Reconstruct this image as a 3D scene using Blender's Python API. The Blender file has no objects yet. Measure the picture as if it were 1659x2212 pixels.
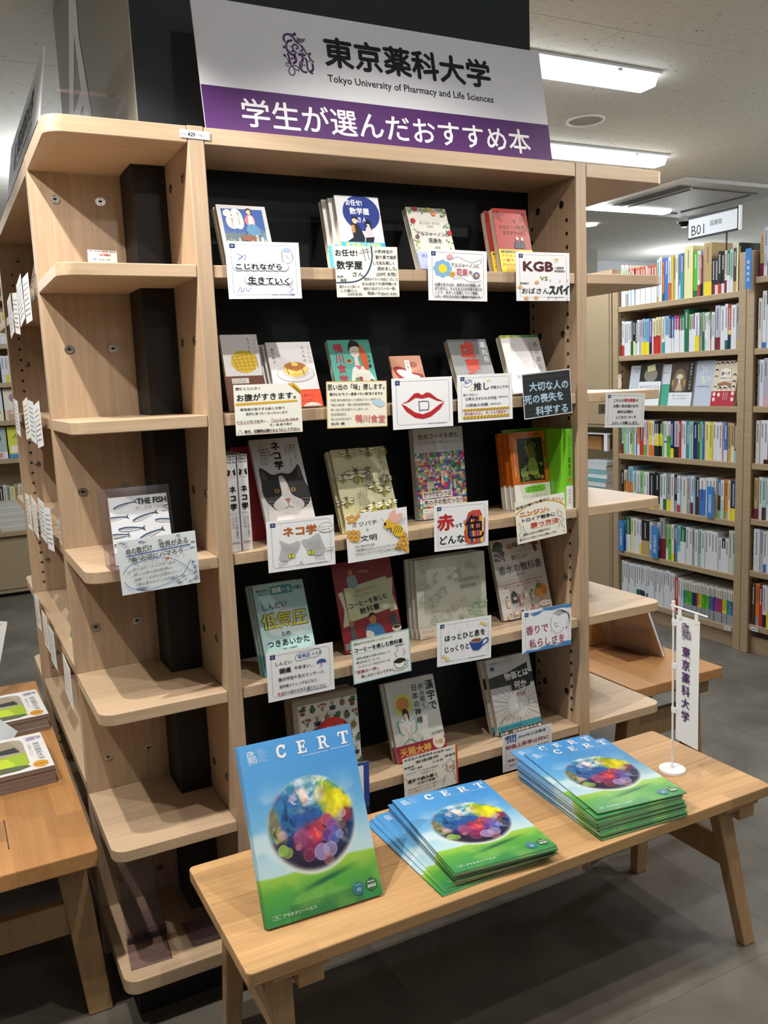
import bpy, math, random
import numpy as np
from mathutils import Vector, Matrix

# ---------------------------------------------------------------- camera, world, lights, exposure
SC = bpy.context.scene
COL = SC.collection
UNIT = 0.85            # everything below is laid out in plan units of 0.85 m and brought to metres at the end
F = 1865.41
CAM = np.array([-0.56977, -1.87468, 1.46689])
YAW, PITCH, ROLL = -0.472924, -0.150813, -0.042967

def cam_basis():
    cy, sy = math.cos(YAW), math.sin(YAW)
    f = np.array([-sy*math.cos(PITCH), cy*math.cos(PITCH), math.sin(PITCH)])
    r = np.array([cy, sy, 0.0]); u = np.cross(r, f)
    c, s = math.cos(ROLL), math.sin(ROLL)
    return c*r + s*u, -s*r + c*u, f
CR, CU, CF = cam_basis()
cd = bpy.data.cameras.new('camera'); cam = bpy.data.objects.new('camera', cd); COL.objects.link(cam)
cd.sensor_fit = 'HORIZONTAL'; cd.sensor_width = 36.0; cd.lens = 36.0*F/1659.0
cd.clip_start = 0.02; cd.clip_end = 60
M = Matrix(((CR[0], CU[0], -CF[0], CAM[0]), (CR[1], CU[1], -CF[1], CAM[1]), (CR[2], CU[2], -CF[2], CAM[2]), (0, 0, 0, 1)))
cam.matrix_world = M
SC.camera = cam
SC.view_settings.view_transform = 'Standard'; SC.view_settings.look = 'None'
SC.view_settings.gamma = 1.0; SC.view_settings.exposure = -0.1; SC.view_settings.use_curve_mapping = False

W = bpy.data.worlds.new('room_air'); SC.world = W; W.use_nodes = True
bg = W.node_tree.nodes['Background']; bg.inputs[0].default_value = (0.9, 0.93, 1.0, 1); bg.inputs[1].default_value = 0.12

def spot(name, loc, target, watts, size_deg, blend, radius, color):
    l = bpy.data.lights.new(name, 'SPOT'); l.energy = watts; l.spot_size = math.radians(size_deg); l.spot_blend = blend
    l.shadow_soft_size = radius; l.color = color
    o = bpy.data.objects.new(name, l); COL.objects.link(o); o.location = loc
    d = Vector(target) - Vector(loc); o.rotation_euler = d.to_track_quat('-Z', 'Y').to_euler()
    return o
def area(name, loc, sx, sy, watts, color, rot=(0, 0, 0)):
    l = bpy.data.lights.new(name, 'AREA'); l.shape = 'RECTANGLE'; l.size = sx; l.size_y = sy; l.energy = watts; l.color = color
    o = bpy.data.objects.new(name, l); COL.objects.link(o); o.location = loc; o.rotation_euler = rot
    return o
WARM = (1.0, 0.94, 0.86); COOL = (0.93, 0.98, 1.0)
spot('ceiling_spotlight', (-0.68, -0.36, 2.66), (-0.2, 0.1, 0.8), 84, 80, 0.4, 0.016, WARM)
spot('ceiling_spotlight', (-1.16, -0.42, 2.66), (-0.1, 0.2, 0.6), 64, 80, 0.4, 0.016, WARM)
spot('ceiling_spotlight', (0.35, -0.86, 2.66), (0.5, 0.0, 0.8), 40, 80, 0.5, 0.02, WARM)
spot('ceiling_spotlight', (1.95, -0.62, 2.66), (1.1, 0.0, 0.8), 42, 80, 0.5, 0.018, WARM)
spot('ceiling_spotlight', (2.35, -1.35, 2.66), (0.7, 0.0, 0.9), 36, 60, 0.5, 0.025, WARM)
spot('ceiling_spotlight', (-1.45, 1.55, 2.66), (-0.35, 0.9, 0.6), 46, 75, 0.6, 0.03, WARM)  # unseen spot added to light the left bay and left table
spot('ceiling_spotlight', (0.15, -2.1, 2.62), (0.45, 0.05, 2.14), 26, 46, 0.9, 0.04, (1.0, 0.97, 0.95))  # unseen spot added to brighten the banner
def lamp(name, loc, watts, color, r=0.12):
    l = bpy.data.lights.new(name, 'POINT'); l.energy = watts; l.shadow_soft_size = r; l.color = color
    o = bpy.data.objects.new(name, l); COL.objects.link(o); o.location = loc; return o
# fill lights added out of frame, just under the ceiling, to brighten the room
for x, y, w_ in ((2.9, -2.2, 14), (-2.4, -2.6, 5), (0.4, -2.9, 8), (3.9, 0.0, 26), (5.8, 0.9, 30), (7.2, 3.0, 28), (6.6, 5.0, 14), (2.0, 7.0, 12), (0.2, 3.2, 28), (-2.0, 2.4, 18), (-1.8, 5.4, 28), (4.2, 7.0, 8)):
    lamp('ceiling_fill_light', (x, y, 2.38), w_, COOL)
area('ceiling_panel_light', (1.4, 1.13, 2.62), 1.2, 0.12, 22, COOL)
area('ceiling_panel_light', (2.7, 2.19, 2.62), 1.4, 0.12, 24, COOL)
area('ceiling_panel_light', (4.0, 3.38, 2.62), 1.2, 0.12, 24, COOL)

# ---------------------------------------------------------------- unprojection: a pixel of the 1659 x 2212 frame to a point on a plane
def ray(px, py): return (px-829.5)/F*CR - (py-1106)/F*CU + CF
def on(ax, val, px, py):
    d = ray(px, py); return CAM + (val-CAM[ax])/d[ax]*d
def on_plane(px, py, P, n):
    d = ray(px, py); n = np.asarray(n, float)
    return CAM + (np.dot(np.asarray(P)-CAM, n)/np.dot(d, n))*d

# ---------------------------------------------------------------- colours and materials
def lin(c):
    if isinstance(c, str):
        c = tuple(int(c[i:i+2], 16)/255 for i in (0, 2, 4)) if len(c) == 6 else tuple(int(k*2, 16)/255 for k in c)
    return tuple((v/12.92 if v <= 0.04045 else ((v+0.055)/1.055)**2.4) for v in c[:3])
MATS = {}
def new_mat(name):
    m = bpy.data.materials.new(name); m.use_nodes = True; MATS[name] = m
    return m, m.node_tree, m.node_tree.nodes['Principled BSDF']
def plain(name, col, rough=0.5, metal=0.0, spec=0.5, noise=0.0, bump=0.0, scale=60):
    if name in MATS: return MATS[name]
    m, nt, b = new_mat(name)
    c = lin(col); b.inputs['Base Color'].default_value = (*c, 1); b.inputs['Roughness'].default_value = rough
    b.inputs['Metallic'].default_value = metal; b.inputs['Specular IOR Level'].default_value = spec
    if noise or bump:
        tc = nt.nodes.new('ShaderNodeTexCoord'); n = nt.nodes.new('ShaderNodeTexNoise'); n.inputs['Scale'].default_value = scale
        n.inputs['Detail'].default_value = 4
        nt.links.new(tc.outputs['Object'], n.inputs['Vector'])
        if noise:
            mx = nt.nodes.new('ShaderNodeMix'); mx.data_type = 'RGBA'
            mx.inputs['A'].default_value = (*[v*(1-noise) for v in c], 1); mx.inputs['B'].default_value = (*[min(1, v*(1+noise)) for v in c], 1)
            nt.links.new(n.outputs['Fac'], mx.inputs['Factor']); nt.links.new(mx.outputs['Result'], b.inputs['Base Color'])
        if bump:
            bp = nt.nodes.new('ShaderNodeBump'); bp.inputs['Strength'].default_value = bump; bp.inputs['Distance'].default_value = 0.001
            nt.links.new(n.outputs['Fac'], bp.inputs['Height']); nt.links.new(bp.outputs['Normal'], b.inputs['Normal'])
    return m
def wood(name, c1, c2, grain='X', scale=1.0, staves=None, rough=0.42):
    """Stretched noise for grain along one axis; staves = (length, width) adds laminated staves with slight tone steps."""
    if name in MATS: return MATS[name]
    m, nt, b = new_mat(name); N = nt.nodes; L = nt.links
    tc = N.new('ShaderNodeTexCoord'); mp = N.new('ShaderNodeMapping')
    s = {'X': (2.2, 60, 60), 'Y': (60, 2.2, 60), 'Z': (60, 60, 2.2)}[grain]
    mp.inputs['Scale'].default_value = tuple(v*scale for v in s)
    L.new(tc.outputs['Object'], mp.inputs['Vector'])
    n = N.new('ShaderNodeTexNoise'); n.inputs['Scale'].default_value = 1.6; n.inputs['Detail'].default_value = 7; n.inputs['Roughness'].default_value = 0.65
    n.inputs['Distortion'].default_value = 0.5
    L.new(mp.outputs['Vector'], n.inputs['Vector'])
    r = N.new('ShaderNodeValToRGB'); r.color_ramp.elements[0].position = 0.3; r.color_ramp.elements[1].position = 0.72
    r.color_ramp.elements[0].color = (*lin(c1), 1); r.color_ramp.elements[1].color = (*lin(c2), 1)
    L.new(n.outputs['Fac'], r.inputs['Fac'])
    out = r.outputs['Color']
    if staves:
        mp2 = N.new('ShaderNodeMapping'); L.new(tc.outputs['Object'], mp2.inputs['Vector'])
        if grain == 'Y': mp2.inputs['Rotation'].default_value = (0, 0, math.pi/2)
        bk = N.new('ShaderNodeTexBrick'); bk.inputs['Scale'].default_value = 1.0; bk.inputs['Brick Width'].default_value = staves[0]
        bk.inputs['Row Height'].default_value = staves[1]; bk.inputs['Mortar Size'].default_value = 0.0
        bk.inputs['Color1'].default_value = (0.84, 0.82, 0.8, 1); bk.inputs['Color2'].default_value = (1.08, 1.07, 1.05, 1); bk.inputs['Bias'].default_value = 0.0
        bk.inputs['Mortar'].default_value = (0.9, 0.9, 0.9, 1)
        L.new(mp2.outputs['Vector'], bk.inputs['Vector'])
        mx = N.new('ShaderNodeMix'); mx.data_type = 'RGBA'; mx.blend_type = 'MULTIPLY'; mx.inputs['Factor'].default_value = 1.0
        L.new(out, mx.inputs['A']); L.new(bk.outputs['Color'], mx.inputs['B']); out = mx.outputs['Result']
    L.new(out, b.inputs['Base Color'])
    b.inputs['Roughness'].default_value = rough
    bp = N.new('ShaderNodeBump'); bp.inputs['Strength'].default_value = 0.12; bp.inputs['Distance'].default_value = 0.0006
    L.new(n.outputs['Fac'], bp.inputs['Height']); L.new(bp.outputs['Normal'], b.inputs['Normal'])
    return m
def ink(name, rough, coat=0.0):
    """Printed paper: the colour comes from the mesh's own colour attribute (the ink)."""
    m, nt, b = new_mat(name)
    a = nt.nodes.new('ShaderNodeAttribute'); a.attribute_name = 'ink'
    nt.links.new(a.outputs['Color'], b.inputs['Base Color']); b.inputs['Roughness'].default_value = rough
    b.inputs['Coat Weight'].default_value = coat; b.inputs['Coat Roughness'].default_value = 0.12
    b.inputs['Specular IOR Level'].default_value = 0.35
    return m
INK = ink('printed_matt_paper', 0.6); GLOSS = ink('printed_glossy_cover', 0.35, 0.55)
def clear(name, tint, mixf=0.12, rough=0.05):
    m = bpy.data.materials.new(name); m.use_nodes = True; nt = m.node_tree; nt.nodes.clear(); MATS[name] = m
    o = nt.nodes.new('ShaderNodeOutputMaterial'); t = nt.nodes.new('ShaderNodeBsdfTransparent'); g = nt.nodes.new('ShaderNodeBsdfGlossy')
    t.inputs[0].default_value = (*lin(tint), 1); g.inputs['Roughness'].default_value = rough; g.inputs['Color'].default_value = (0.9, 0.88, 0.92, 1)
    lw = nt.nodes.new('ShaderNodeLayerWeight'); lw.inputs['Blend'].default_value = 0.25; fr = nt.nodes.new('ShaderNodeMath'); fr.operation = 'MULTIPLY_ADD'
    nt.links.new(lw.outputs['Facing'], fr.inputs[0]); fr.inputs[1].default_value = 0.22; fr.inputs[2].default_value = mixf*0.25
    mx = nt.nodes.new('ShaderNodeMixShader'); nt.links.new(fr.outputs[0], mx.inputs[0]); nt.links.new(t.outputs[0], mx.inputs[1]); nt.links.new(g.outputs[0], mx.inputs[2])
    nt.links.new(mx.outputs[0], o.inputs[0])
    return m
def emit(name, col, strength):
    m, nt, b = new_mat(name); b.inputs['Emission Color'].default_value = (*lin(col), 1); b.inputs['Emission Strength'].default_value = strength
    b.inputs['Base Color'].default_value = (0.8, 0.8, 0.8, 1)
    return m

BEECH_X = wood('beech_veneer_long', 'b69c80', 'cbb294', 'X')
BEECH_Z = wood('beech_veneer_upright', 'aa9179', 'c0a78a', 'Z')
BEECH_Y = wood('beech_veneer_deep', 'b69c80', 'cbb294', 'Y')
BENCH = wood('oak_stave_bench', 'bc9264', 'd6ae7c', 'X', staves=(0.55, 0.043))
BENCHLEG = wood('oak_leg', 'a98660', 'c29c72', 'Z')
CHERRY = wood('cherry_board', 'b07f4e', 'c8955f', 'Y', scale=0.6, staves=(0.9, 0.11))
CHERRYLEG = wood('cherry_leg', '9a7a54', 'b08e64', 'Z')
DARKWOOD = wood('far_beech', 'a48c6e', 'b49c7c', 'Y')
BLACKBOARD = plain('black_laminate', '0b1016', 0.5, spec=0.3, noise=0.15, scale=3)
BLACK = plain('matt_black_paint', '0c0c0e', 0.6)
COLUMNPAINT = plain('blue_black_wall_paint', '1c242c', 0.75, noise=0.08, bump=0.6, scale=240)
METALGREY = plain('brushed_grey_sheet', '8c897e', 0.32, 0.25, noise=0.12, scale=4)
STEEL = plain('nickel_plate', 'b8b0a4', 0.25, 1.0)
PAPER = plain('book_page_block', 'cfc6b2', 0.85, noise=0.1, scale=900)
WHITE = plain('white_card', 'ecedf0', 0.6)
WHITEPL = plain('white_plastic', 'eef0f2', 0.3)
ACRYL = clear('clear_acrylic', 'fdfcfd'); ACRYLT = clear('tinted_acrylic', 'efecf1', rough=0.08); ACRYLD = clear('smoky_acrylic', 'ebe8ef', rough=0.1)
ACEDGE = plain('acrylic_cut_edge', '4a3c4a', 0.3)

# ---------------------------------------------------------------- mesh helpers
class MB:
    """Collects faces with a material slot and a colour, builds ONE mesh object."""
    def __init__(s): s.v = []; s.f = []; s.m = []; s.c = []
    def face(s, pts, mi=0, c=(0.8, 0.8, 0.8)):
        b = len(s.v); s.v += [tuple(p) for p in pts]; s.f.append(tuple(range(b, b+len(pts)))); s.m.append(mi); s.c.append(c)
    def box(s, a, b, mi=0, c=(0.8, 0.8, 0.8), cs=None):
        x0, y0, z0 = a; x1, y1, z1 = b; k = len(s.v)
        s.v += [(x0,y0,z0),(x1,y0,z0),(x1,y1,z0),(x0,y1,z0),(x0,y0,z1),(x1,y0,z1),(x1,y1,z1),(x0,y1,z1)]
        for i, q in enumerate(((0,3,2,1),(4,5,6,7),(0,1,5,4),(1,2,6,5),(2,3,7,6),(3,0,4,7))):
            s.f.append(tuple(k+j for j in q)); s.m.append(mi); s.c.append(cs[i] if cs else c)
    def prism(s, pts, z0, z1, mi=0, c=(0.8, 0.8, 0.8)):
        n = len(pts); k = len(s.v)
        s.v += [(x, y, z0) for x, y in pts] + [(x, y, z1) for x, y in pts]
        s.f.append(tuple(k+i for i in reversed(range(n)))); s.m.append(mi); s.c.append(c)
        s.f.append(tuple(k+n+i for i in range(n))); s.m.append(mi); s.c.append(c)
        for i in range(n):
            j = (i+1) % n; s.f.append((k+i, k+j, k+n+j, k+n+i)); s.m.append(mi); s.c.append(c)
    def hexa(s, lo, hi, mi=0, c=(0.8,)*3):
        k = len(s.v); s.v += [tuple(p) for p in lo] + [tuple(p) for p in hi]
        for q in ((0,3,2,1),(4,5,6,7),(0,1,5,4),(1,2,6,5),(2,3,7,6),(3,0,4,7)):
            s.f.append(tuple(k+j for j in q)); s.m.append(mi); s.c.append(c)
    def tube(s, p, q, r, n=12, mi=0, r2=None, c=(0.8,)*3):
        p = Vector(p); q = Vector(q); d = (q-p).normalized(); a = d.orthogonal().normalized(); b = d.cross(a); k = len(s.v); r2 = r if r2 is None else r2
        for t, rr in ((p, r), (q, r2)):
            for i in range(n):
                an = 2*math.pi*i/n; s.v.append(tuple(t + a*rr*math.cos(an) + b*rr*math.sin(an)))
        s.f.append(tuple(k+i for i in reversed(range(n)))); s.f.append(tuple(k+n+i for i in range(n)))
        s.m += [mi, mi]; s.c += [c, c]
        for i in range(n):
            j = (i+1) % n; s.f.append((k+i, k+j, k+n+j, k+n+i)); s.m.append(mi); s.c.append(c)
    def mesh(s, name, mats, bevel=0):
        me = bpy.data.meshes.new(name); me.from_pydata(s.v, [], s.f)
        for m in mats: me.materials.append(m)
        if len(mats) > 1: me.polygons.foreach_set('material_index', s.m)
        if any(m in (INK, GLOSS) for m in mats):
            at = me.color_attributes.new('ink', 'FLOAT_COLOR', 'CORNER')
            tot = np.array([len(f) for f in s.f]); cc = np.array([(*c, 1.0) for c in s.c], dtype=np.float32)
            at.data.foreach_set('color', np.repeat(cc, tot, axis=0).ravel())
        me.update()
        return me
    def build(s, name, mats, parent=None, bevel=0, **kw):
        mats = mats if isinstance(mats, (list, tuple)) else [mats]
        return link(name, s.mesh(name, mats), parent, bevel, **kw)
def link(name, me, parent=None, bevel=0, label=None, cat=None, group=None, kind=None, loc=None):
    o = bpy.data.objects.new(name, me); COL.objects.link(o)
    if parent is not None: o.parent = parent
    if loc is not None: o.location = loc
    if bevel:
        b = o.modifiers.new('edge_rounding', 'BEVEL'); b.width = bevel; b.segments = 2; b.limit_method = 'ANGLE'; b.angle_limit = math.radians(40)
        b.harden_normals = False
    tag(o, label, cat, group, kind)
    return o
def tag(o, label=None, cat=None, group=None, kind=None):
    if label: o['label'] = label
    if cat: o['category'] = cat
    if group: o['group'] = group
    if kind: o['kind'] = kind
    return o
def thing(name, label, cat, loc=(0, 0, 0), rot=(0, 0, 0), group=None):
    o = bpy.data.objects.new(name, None); COL.objects.link(o); o.location = loc; o.rotation_euler = rot; o.empty_display_size = 0.02
    return tag(o, label, cat, group)
def kids(o): return [c for c in COL.objects if c.parent is o]
CH = {}
def copy_tree(o, parent=None):
    c = o.copy(); COL.objects.link(c); c.parent = parent
    for ch in [x for x in bpy.data.objects if x.parent == o]: copy_tree(ch, c)
    return c
def bolt_mesh():
    b = MB(); b.tube((0, 0, 0), (0, -0.0022, 0), 0.0095, 20, 0); b.tube((0, -0.0022, 0), (0, -0.0026, 0), 0.0072, 20, 0, 0.006); b.tube((0, -0.0023, 0), (0, -0.0032, 0), 0.0028, 6, 1)
    return b.mesh('bolt', [STEEL, BLACK])
BOLT = bolt_mesh()
def bolt(parent, loc, rz): o = link('bolt', BOLT, parent, loc=loc); o.rotation_euler = (0, 0, rz); return o
# ---------------------------------------------------------------- the room shell
def ceiling_mat():
    m, nt, b = new_mat('rock_wool_ceiling'); N = nt.nodes; L = nt.links
    tc = N.new('ShaderNodeTexCoord'); mp = N.new('ShaderNodeMapping'); mp.inputs['Scale'].default_value = (26, 60, 60); mp.inputs['Rotation'].default_value = (0, 0, 0.4)
    L.new(tc.outputs['Object'], mp.inputs['Vector'])
    n = N.new('ShaderNodeTexNoise'); n.inputs['Scale'].default_value = 1.5; n.inputs['Detail'].default_value = 2.5; n.inputs['Distortion'].default_value = 1.6
    L.new(mp.outputs['Vector'], n.inputs['Vector'])
    r = N.new('ShaderNodeValToRGB'); r.color_ramp.elements[0].position = 0.315; r.color_ramp.elements[1].position = 0.35
    r.color_ramp.elements[0].color = (*lin('8f887a'), 1); r.color_ramp.elements[1].color = (*lin('dcdad2'), 1)
    L.new(n.outputs['Fac'], r.inputs['Fac']); L.new(r.outputs['Color'], b.inputs['Base Color']); b.inputs['Roughness'].default_value = 0.9
    bp = N.new('ShaderNodeBump'); bp.inputs['Strength'].default_value = 0.5; bp.inputs['Distance'].default_value = 0.002
    L.new(r.outputs['Color'], bp.inputs['Height']); L.new(bp.outputs['Normal'], b.inputs['Normal'])
    return m
CEIL = ceiling_mat()
def floor_mat():
    m, nt, b = new_mat('grey_stone_vinyl'); N = nt.nodes; L = nt.links
    tc = N.new('ShaderNodeTexCoord')
    n = N.new('ShaderNodeTexNoise'); n.inputs['Scale'].default_value = 3.0; n.inputs['Detail'].default_value = 9; n.inputs['Roughness'].default_value = 0.62; n.inputs['Distortion'].default_value = 0.5
    L.new(tc.outputs['Object'], n.inputs['Vector'])
    r = N.new('ShaderNodeValToRGB'); r.color_ramp.elements[0].position = 0.28; r.color_ramp.elements[1].position = 0.75
    r.color_ramp.elements[0].color = (*lin('4e4a44'), 1); r.color_ramp.elements[1].color = (*lin('7b756c'), 1)
    L.new(n.outputs['Fac'], r.inputs['Fac']); L.new(r.outputs['Color'], b.inputs['Base Color'])
    b.inputs['Roughness'].default_value = 0.5
    n2 = N.new('ShaderNodeTexNoise'); n2.inputs['Scale'].default_value = 400; L.new(tc.outputs['Object'], n2.inputs['Vector'])
    bp = N.new('ShaderNodeBump'); bp.inputs['Strength'].default_value = 0.2; bp.inputs['Distance'].default_value = 0.001
    L.new(n2.outputs['Fac'], bp.inputs['Height']); L.new(bp.outputs['Normal'], b.inputs['Normal'])
    return m
FLOOR = floor_mat()
WALL = plain('grey_white_wall', 'b4b6ba', 0.9, noise=0.03)
WALLB = plain('warm_grey_wall', 'a5a297', 0.9, noise=0.03)
X0, X1, Y0, YB = -3.2, 8.5, -3.4, 8.5
HC = 2.7
b = MB(); b.box((X0, Y0, -0.05), (X1, YB, -0.002)); flo = b.build('floor', plain('floor_joint', '47433e', 0.9), kind='structure')
tm = MB(); T_W, T_L = 0.95, 0.95
tm.box((0.0004, 0.0004, -0.002), (T_W-0.0004, T_L-0.0004, 0.0)); tme = tm.mesh('floor_tile', [FLOOR])
rnd = random.Random(5)
for i in range(-3, 7):
    for j in range(-3, 7):
        link('floor_tile', tme, flo, loc=(i*T_W+0.30, j*T_L+0.42, rnd.uniform(-0.0002, 0.0002)))
b = MB(); b.box((X0, Y0, HC+0.008), (X1, YB, HC+0.06)); ce = b.build('ceiling', plain('ceiling_void', '5a564c', 0.9), kind='structure')
cm = MB(); cm.box((0.0015, 0.0015, 0), (2.14-0.0015, 1.07-0.0015, 0.0085)); cme = cm.mesh('ceiling_panel', [CEIL])
cp0 = on(2, HC, 1345, 65)
for i in range(-2, 4):
    for j in range(-4, 8):
        x = cp0[0] + i*2.14 + (0 if j % 2 == 0 else -1.07); y = cp0[1] + j*1.07
        if x < X1-2.2 and y < YB-1.1 and x > X0 and y > Y0: link('ceiling_panel', cme, ce, loc=(x, y, HC))
b = MB(); b.box((X0, YB-0.1, 0), (X1, YB, HC)); b.build('wall_back', WALLB, kind='structure')
b = MB(); b.box((X1-0.1, Y0, 0), (X1, YB-0.1, HC)); b.build('wall_right', WALL, kind='structure')
b = MB(); b.box((X0, Y0, 0), (X0+0.1, YB-0.1, HC)); b.build('wall_left', WALLB, kind='structure')
b = MB(); b.box((X0+0.1, Y0, 0), (X1-0.1, Y0+0.1, HC)); b.build('wall_front', WALLB, kind='structure')
# a return wall seen behind the B01 case, with its lit face
pa = on(1, 5.2, 1290, 540); pb = on(1, 5.2, 1420, 540)
b = MB(); b.box((pa[0]-1.6, 5.2, 0), (pa[0], 5.5, HC)); b.build('wall_return', WALLB, kind='structure')
b = MB(); b.box((pa[0]+0.002, 5.9, 0), (pb[0]+1.6, 6.1, HC)); b.build('wall_far', WALL, kind='structure')

# ceiling strip lamps: housing, glowing diffuser, two clips
LAMP = emit('lamp_diffuser', 'f4fbff', 9.0); HOUS = plain('lamp_housing', 'dfe4e6', 0.4)
def strip_lamp(x1, y, length, label):
    t = thing('ceiling_lamp', label, 'ceiling lamp', (x1-length/2, y, HC), group='ceiling strip lamps')
    b = MB(); b.box((-length/2, -0.085, -0.012), (length/2, 0.085, -0.001)); b.build('housing', HOUS, t, 0.002)
    b = MB(); b.hexa([(-length/2, -0.045, -0.052), (length/2, -0.045, -0.052), (length/2, 0.045, -0.052), (-length/2, 0.045, -0.052)],
                     [(-length/2, -0.062, -0.012), (length/2, -0.062, -0.012), (length/2, 0.062, -0.012), (-length/2, 0.062, -0.012)])
    b.build('diffuser', LAMP, t, 0.006)
    for s in (-0.35, 0.35):
        b = MB(); b.box((s*length-0.012, -0.068, -0.02), (s*length+0.012, -0.06, -0.006)); b.build('clip', HOUS, t)
p = on(2, HC-0.03, 1400, 183); strip_lamp(p[0], p[1], 1.45, 'glowing ceiling strip lamp nearest the top right end of the purple and white banner')
p = on(2, HC-0.03, 1425, 352); strip_lamp(p[0], p[1], 1.6, 'glowing ceiling strip lamp just above the right end of the display shelf top')
p = on(2, HC-0.03, 1440, 456); strip_lamp(p[0], p[1], 1.6, 'farthest glowing ceiling strip lamp, seen under the rounded right top shelf')
# round ceiling speaker / vent ring
p = on(2, HC, 1265, 259)
t = thing('ceiling_speaker', 'round flush ceiling speaker with a pale rim between two strip lamps', 'speaker', (p[0], p[1], HC))
b = MB(); n = 40; R1, R2 = 0.095, 0.084
for i in range(n):
    a0, a1 = 2*math.pi*i/n, 2*math.pi*(i+1)/n
    P = lambda r, a, z: (r*math.cos(a), r*math.sin(a), z)
    b.face([P(R1, a0, -.001), P(R1, a1, -.001), P(R1, a1, -.008), P(R1, a0, -.008)]); b.face([P(R1, a0, -.008), P(R1, a1, -.008), P(R2, a1, -.008), P(R2, a0, -.008)]); b.face([P(R2, a0, -.008), P(R2, a1, -.008), P(R2, a1, -.002), P(R2, a0, -.002)])
b.build('rim', plain('speaker_rim', 'eceee8', 0.35), t)
b = MB(); b.tube((0, 0, -.001), (0, 0, -.003), R2, n); b.build('grille', plain('speaker_grille', 'a8a498', 0.7), t)
# air conditioner cassette
c0 = on(2, HC, 1482.5, 380)
t = thing('air_conditioner', 'square ceiling cassette air conditioner with slotted louvres above the B01 bookcase', 'air conditioner', (c0[0], c0[1]+0.0, HC))
S = 1.05; ACW = plain('cassette_white', 'c9c8c2', 0.5); ACD = plain('louvre_dark', '4d4b47', 0.6)
b = MB(); b.box((0, 0, -.03), (S, S, -.001)); b.build('panel', ACW, t, 0.006)
for i in range(4):
    b = MB(); y = 0.1+0.0
    b.box((0.075+i*0.03, 0.12, -.034), (0.087+i*0.03, S-0.12, -.029)); b.build('slot', ACD, t)
b = MB(); b.box((0.22, 0.14, -.036), (S-0.2, 0.155, -.029)); b.build('louvre', ACD, t)
b = MB(); b.box((0.22, S-0.155, -.036), (S-0.2, S-0.14, -.029)); b.build('louvre', ACD, t)
b = MB(); b.box((0.235, 0.2, -.036), (0.25, S-0.2, -.029)); b.build('louvre', ACD, t)
b = MB(); b.box((S-0.215, 0.2, -.036), (S-0.2, S-0.2, -.029)); b.build('louvre', ACD, t)
# more ceiling parts: small downlight and security camera
p = on(2, HC, 1272, 484)
b = MB(); b.tube((0, 0, -.002), (0, 0, -.012), 0.07, 24); o = b.build('ceiling_downlight', emit('downlight', 'fff8ee', 6.0), label='small round lit ceiling downlight low beside the display shelf, left of the B01 sign', cat='ceiling lamp'); o.location = (p[0], p[1], HC)
p = on(2, HC, 1478, 472)
t = thing('security_camera', 'small dark dome camera on the ceiling left of the B01 sign', 'camera', (p[0], p[1], HC))
b = MB(); b.tube((0, 0, 0), (0, 0, -.03), 0.06, 20); b.build('mount', HOUS, t)
b = MB(); b.tube((0, 0, -.03), (0, 0, -.07), 0.05, 20, 0, 0.02); b.build('dome', plain('dome_black', '15151a', 0.1), t)

# the structural column inside the display unit (black cladding below, painted and sheet clad above)
XC0, XC1, YC0, YC1 = -0.112, 1.112, 0.2103, 1.539
b = MB()
b.box((XC0, YC0, 0), (XC1, YC1, 2.0)); col = b.build('column', BLACK, kind='structure')
b = MB(); b.box((-0.083, YC0+0.002, 2.0), (1.019, 1.30, HC)); b.build('column_casing', COLUMNPAINT, col)
b = MB(); b.box((-0.087, YC0+0.012, 2.0), (-0.0835, 1.27, HC)); b.build('side_sheet', METALGREY, col)
# the big white letter on the sheet
b = MB()
XL = -0.0875
def LQ(pts):
    global XL
    XL -= 0.0003; b.face([tuple(on(0, XL, *q)) for q in pts])
LQ([(148, -30), (160, -30), (160, 258), (150, 256)]); LQ([(162, -30), (170, 80), (200, 258), (183, 258), (158, 60)]); LQ([(182, 168), (190, 196), (170, 254), (158, 254)])
b.build('lettering', WHITEPL, col)
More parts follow.
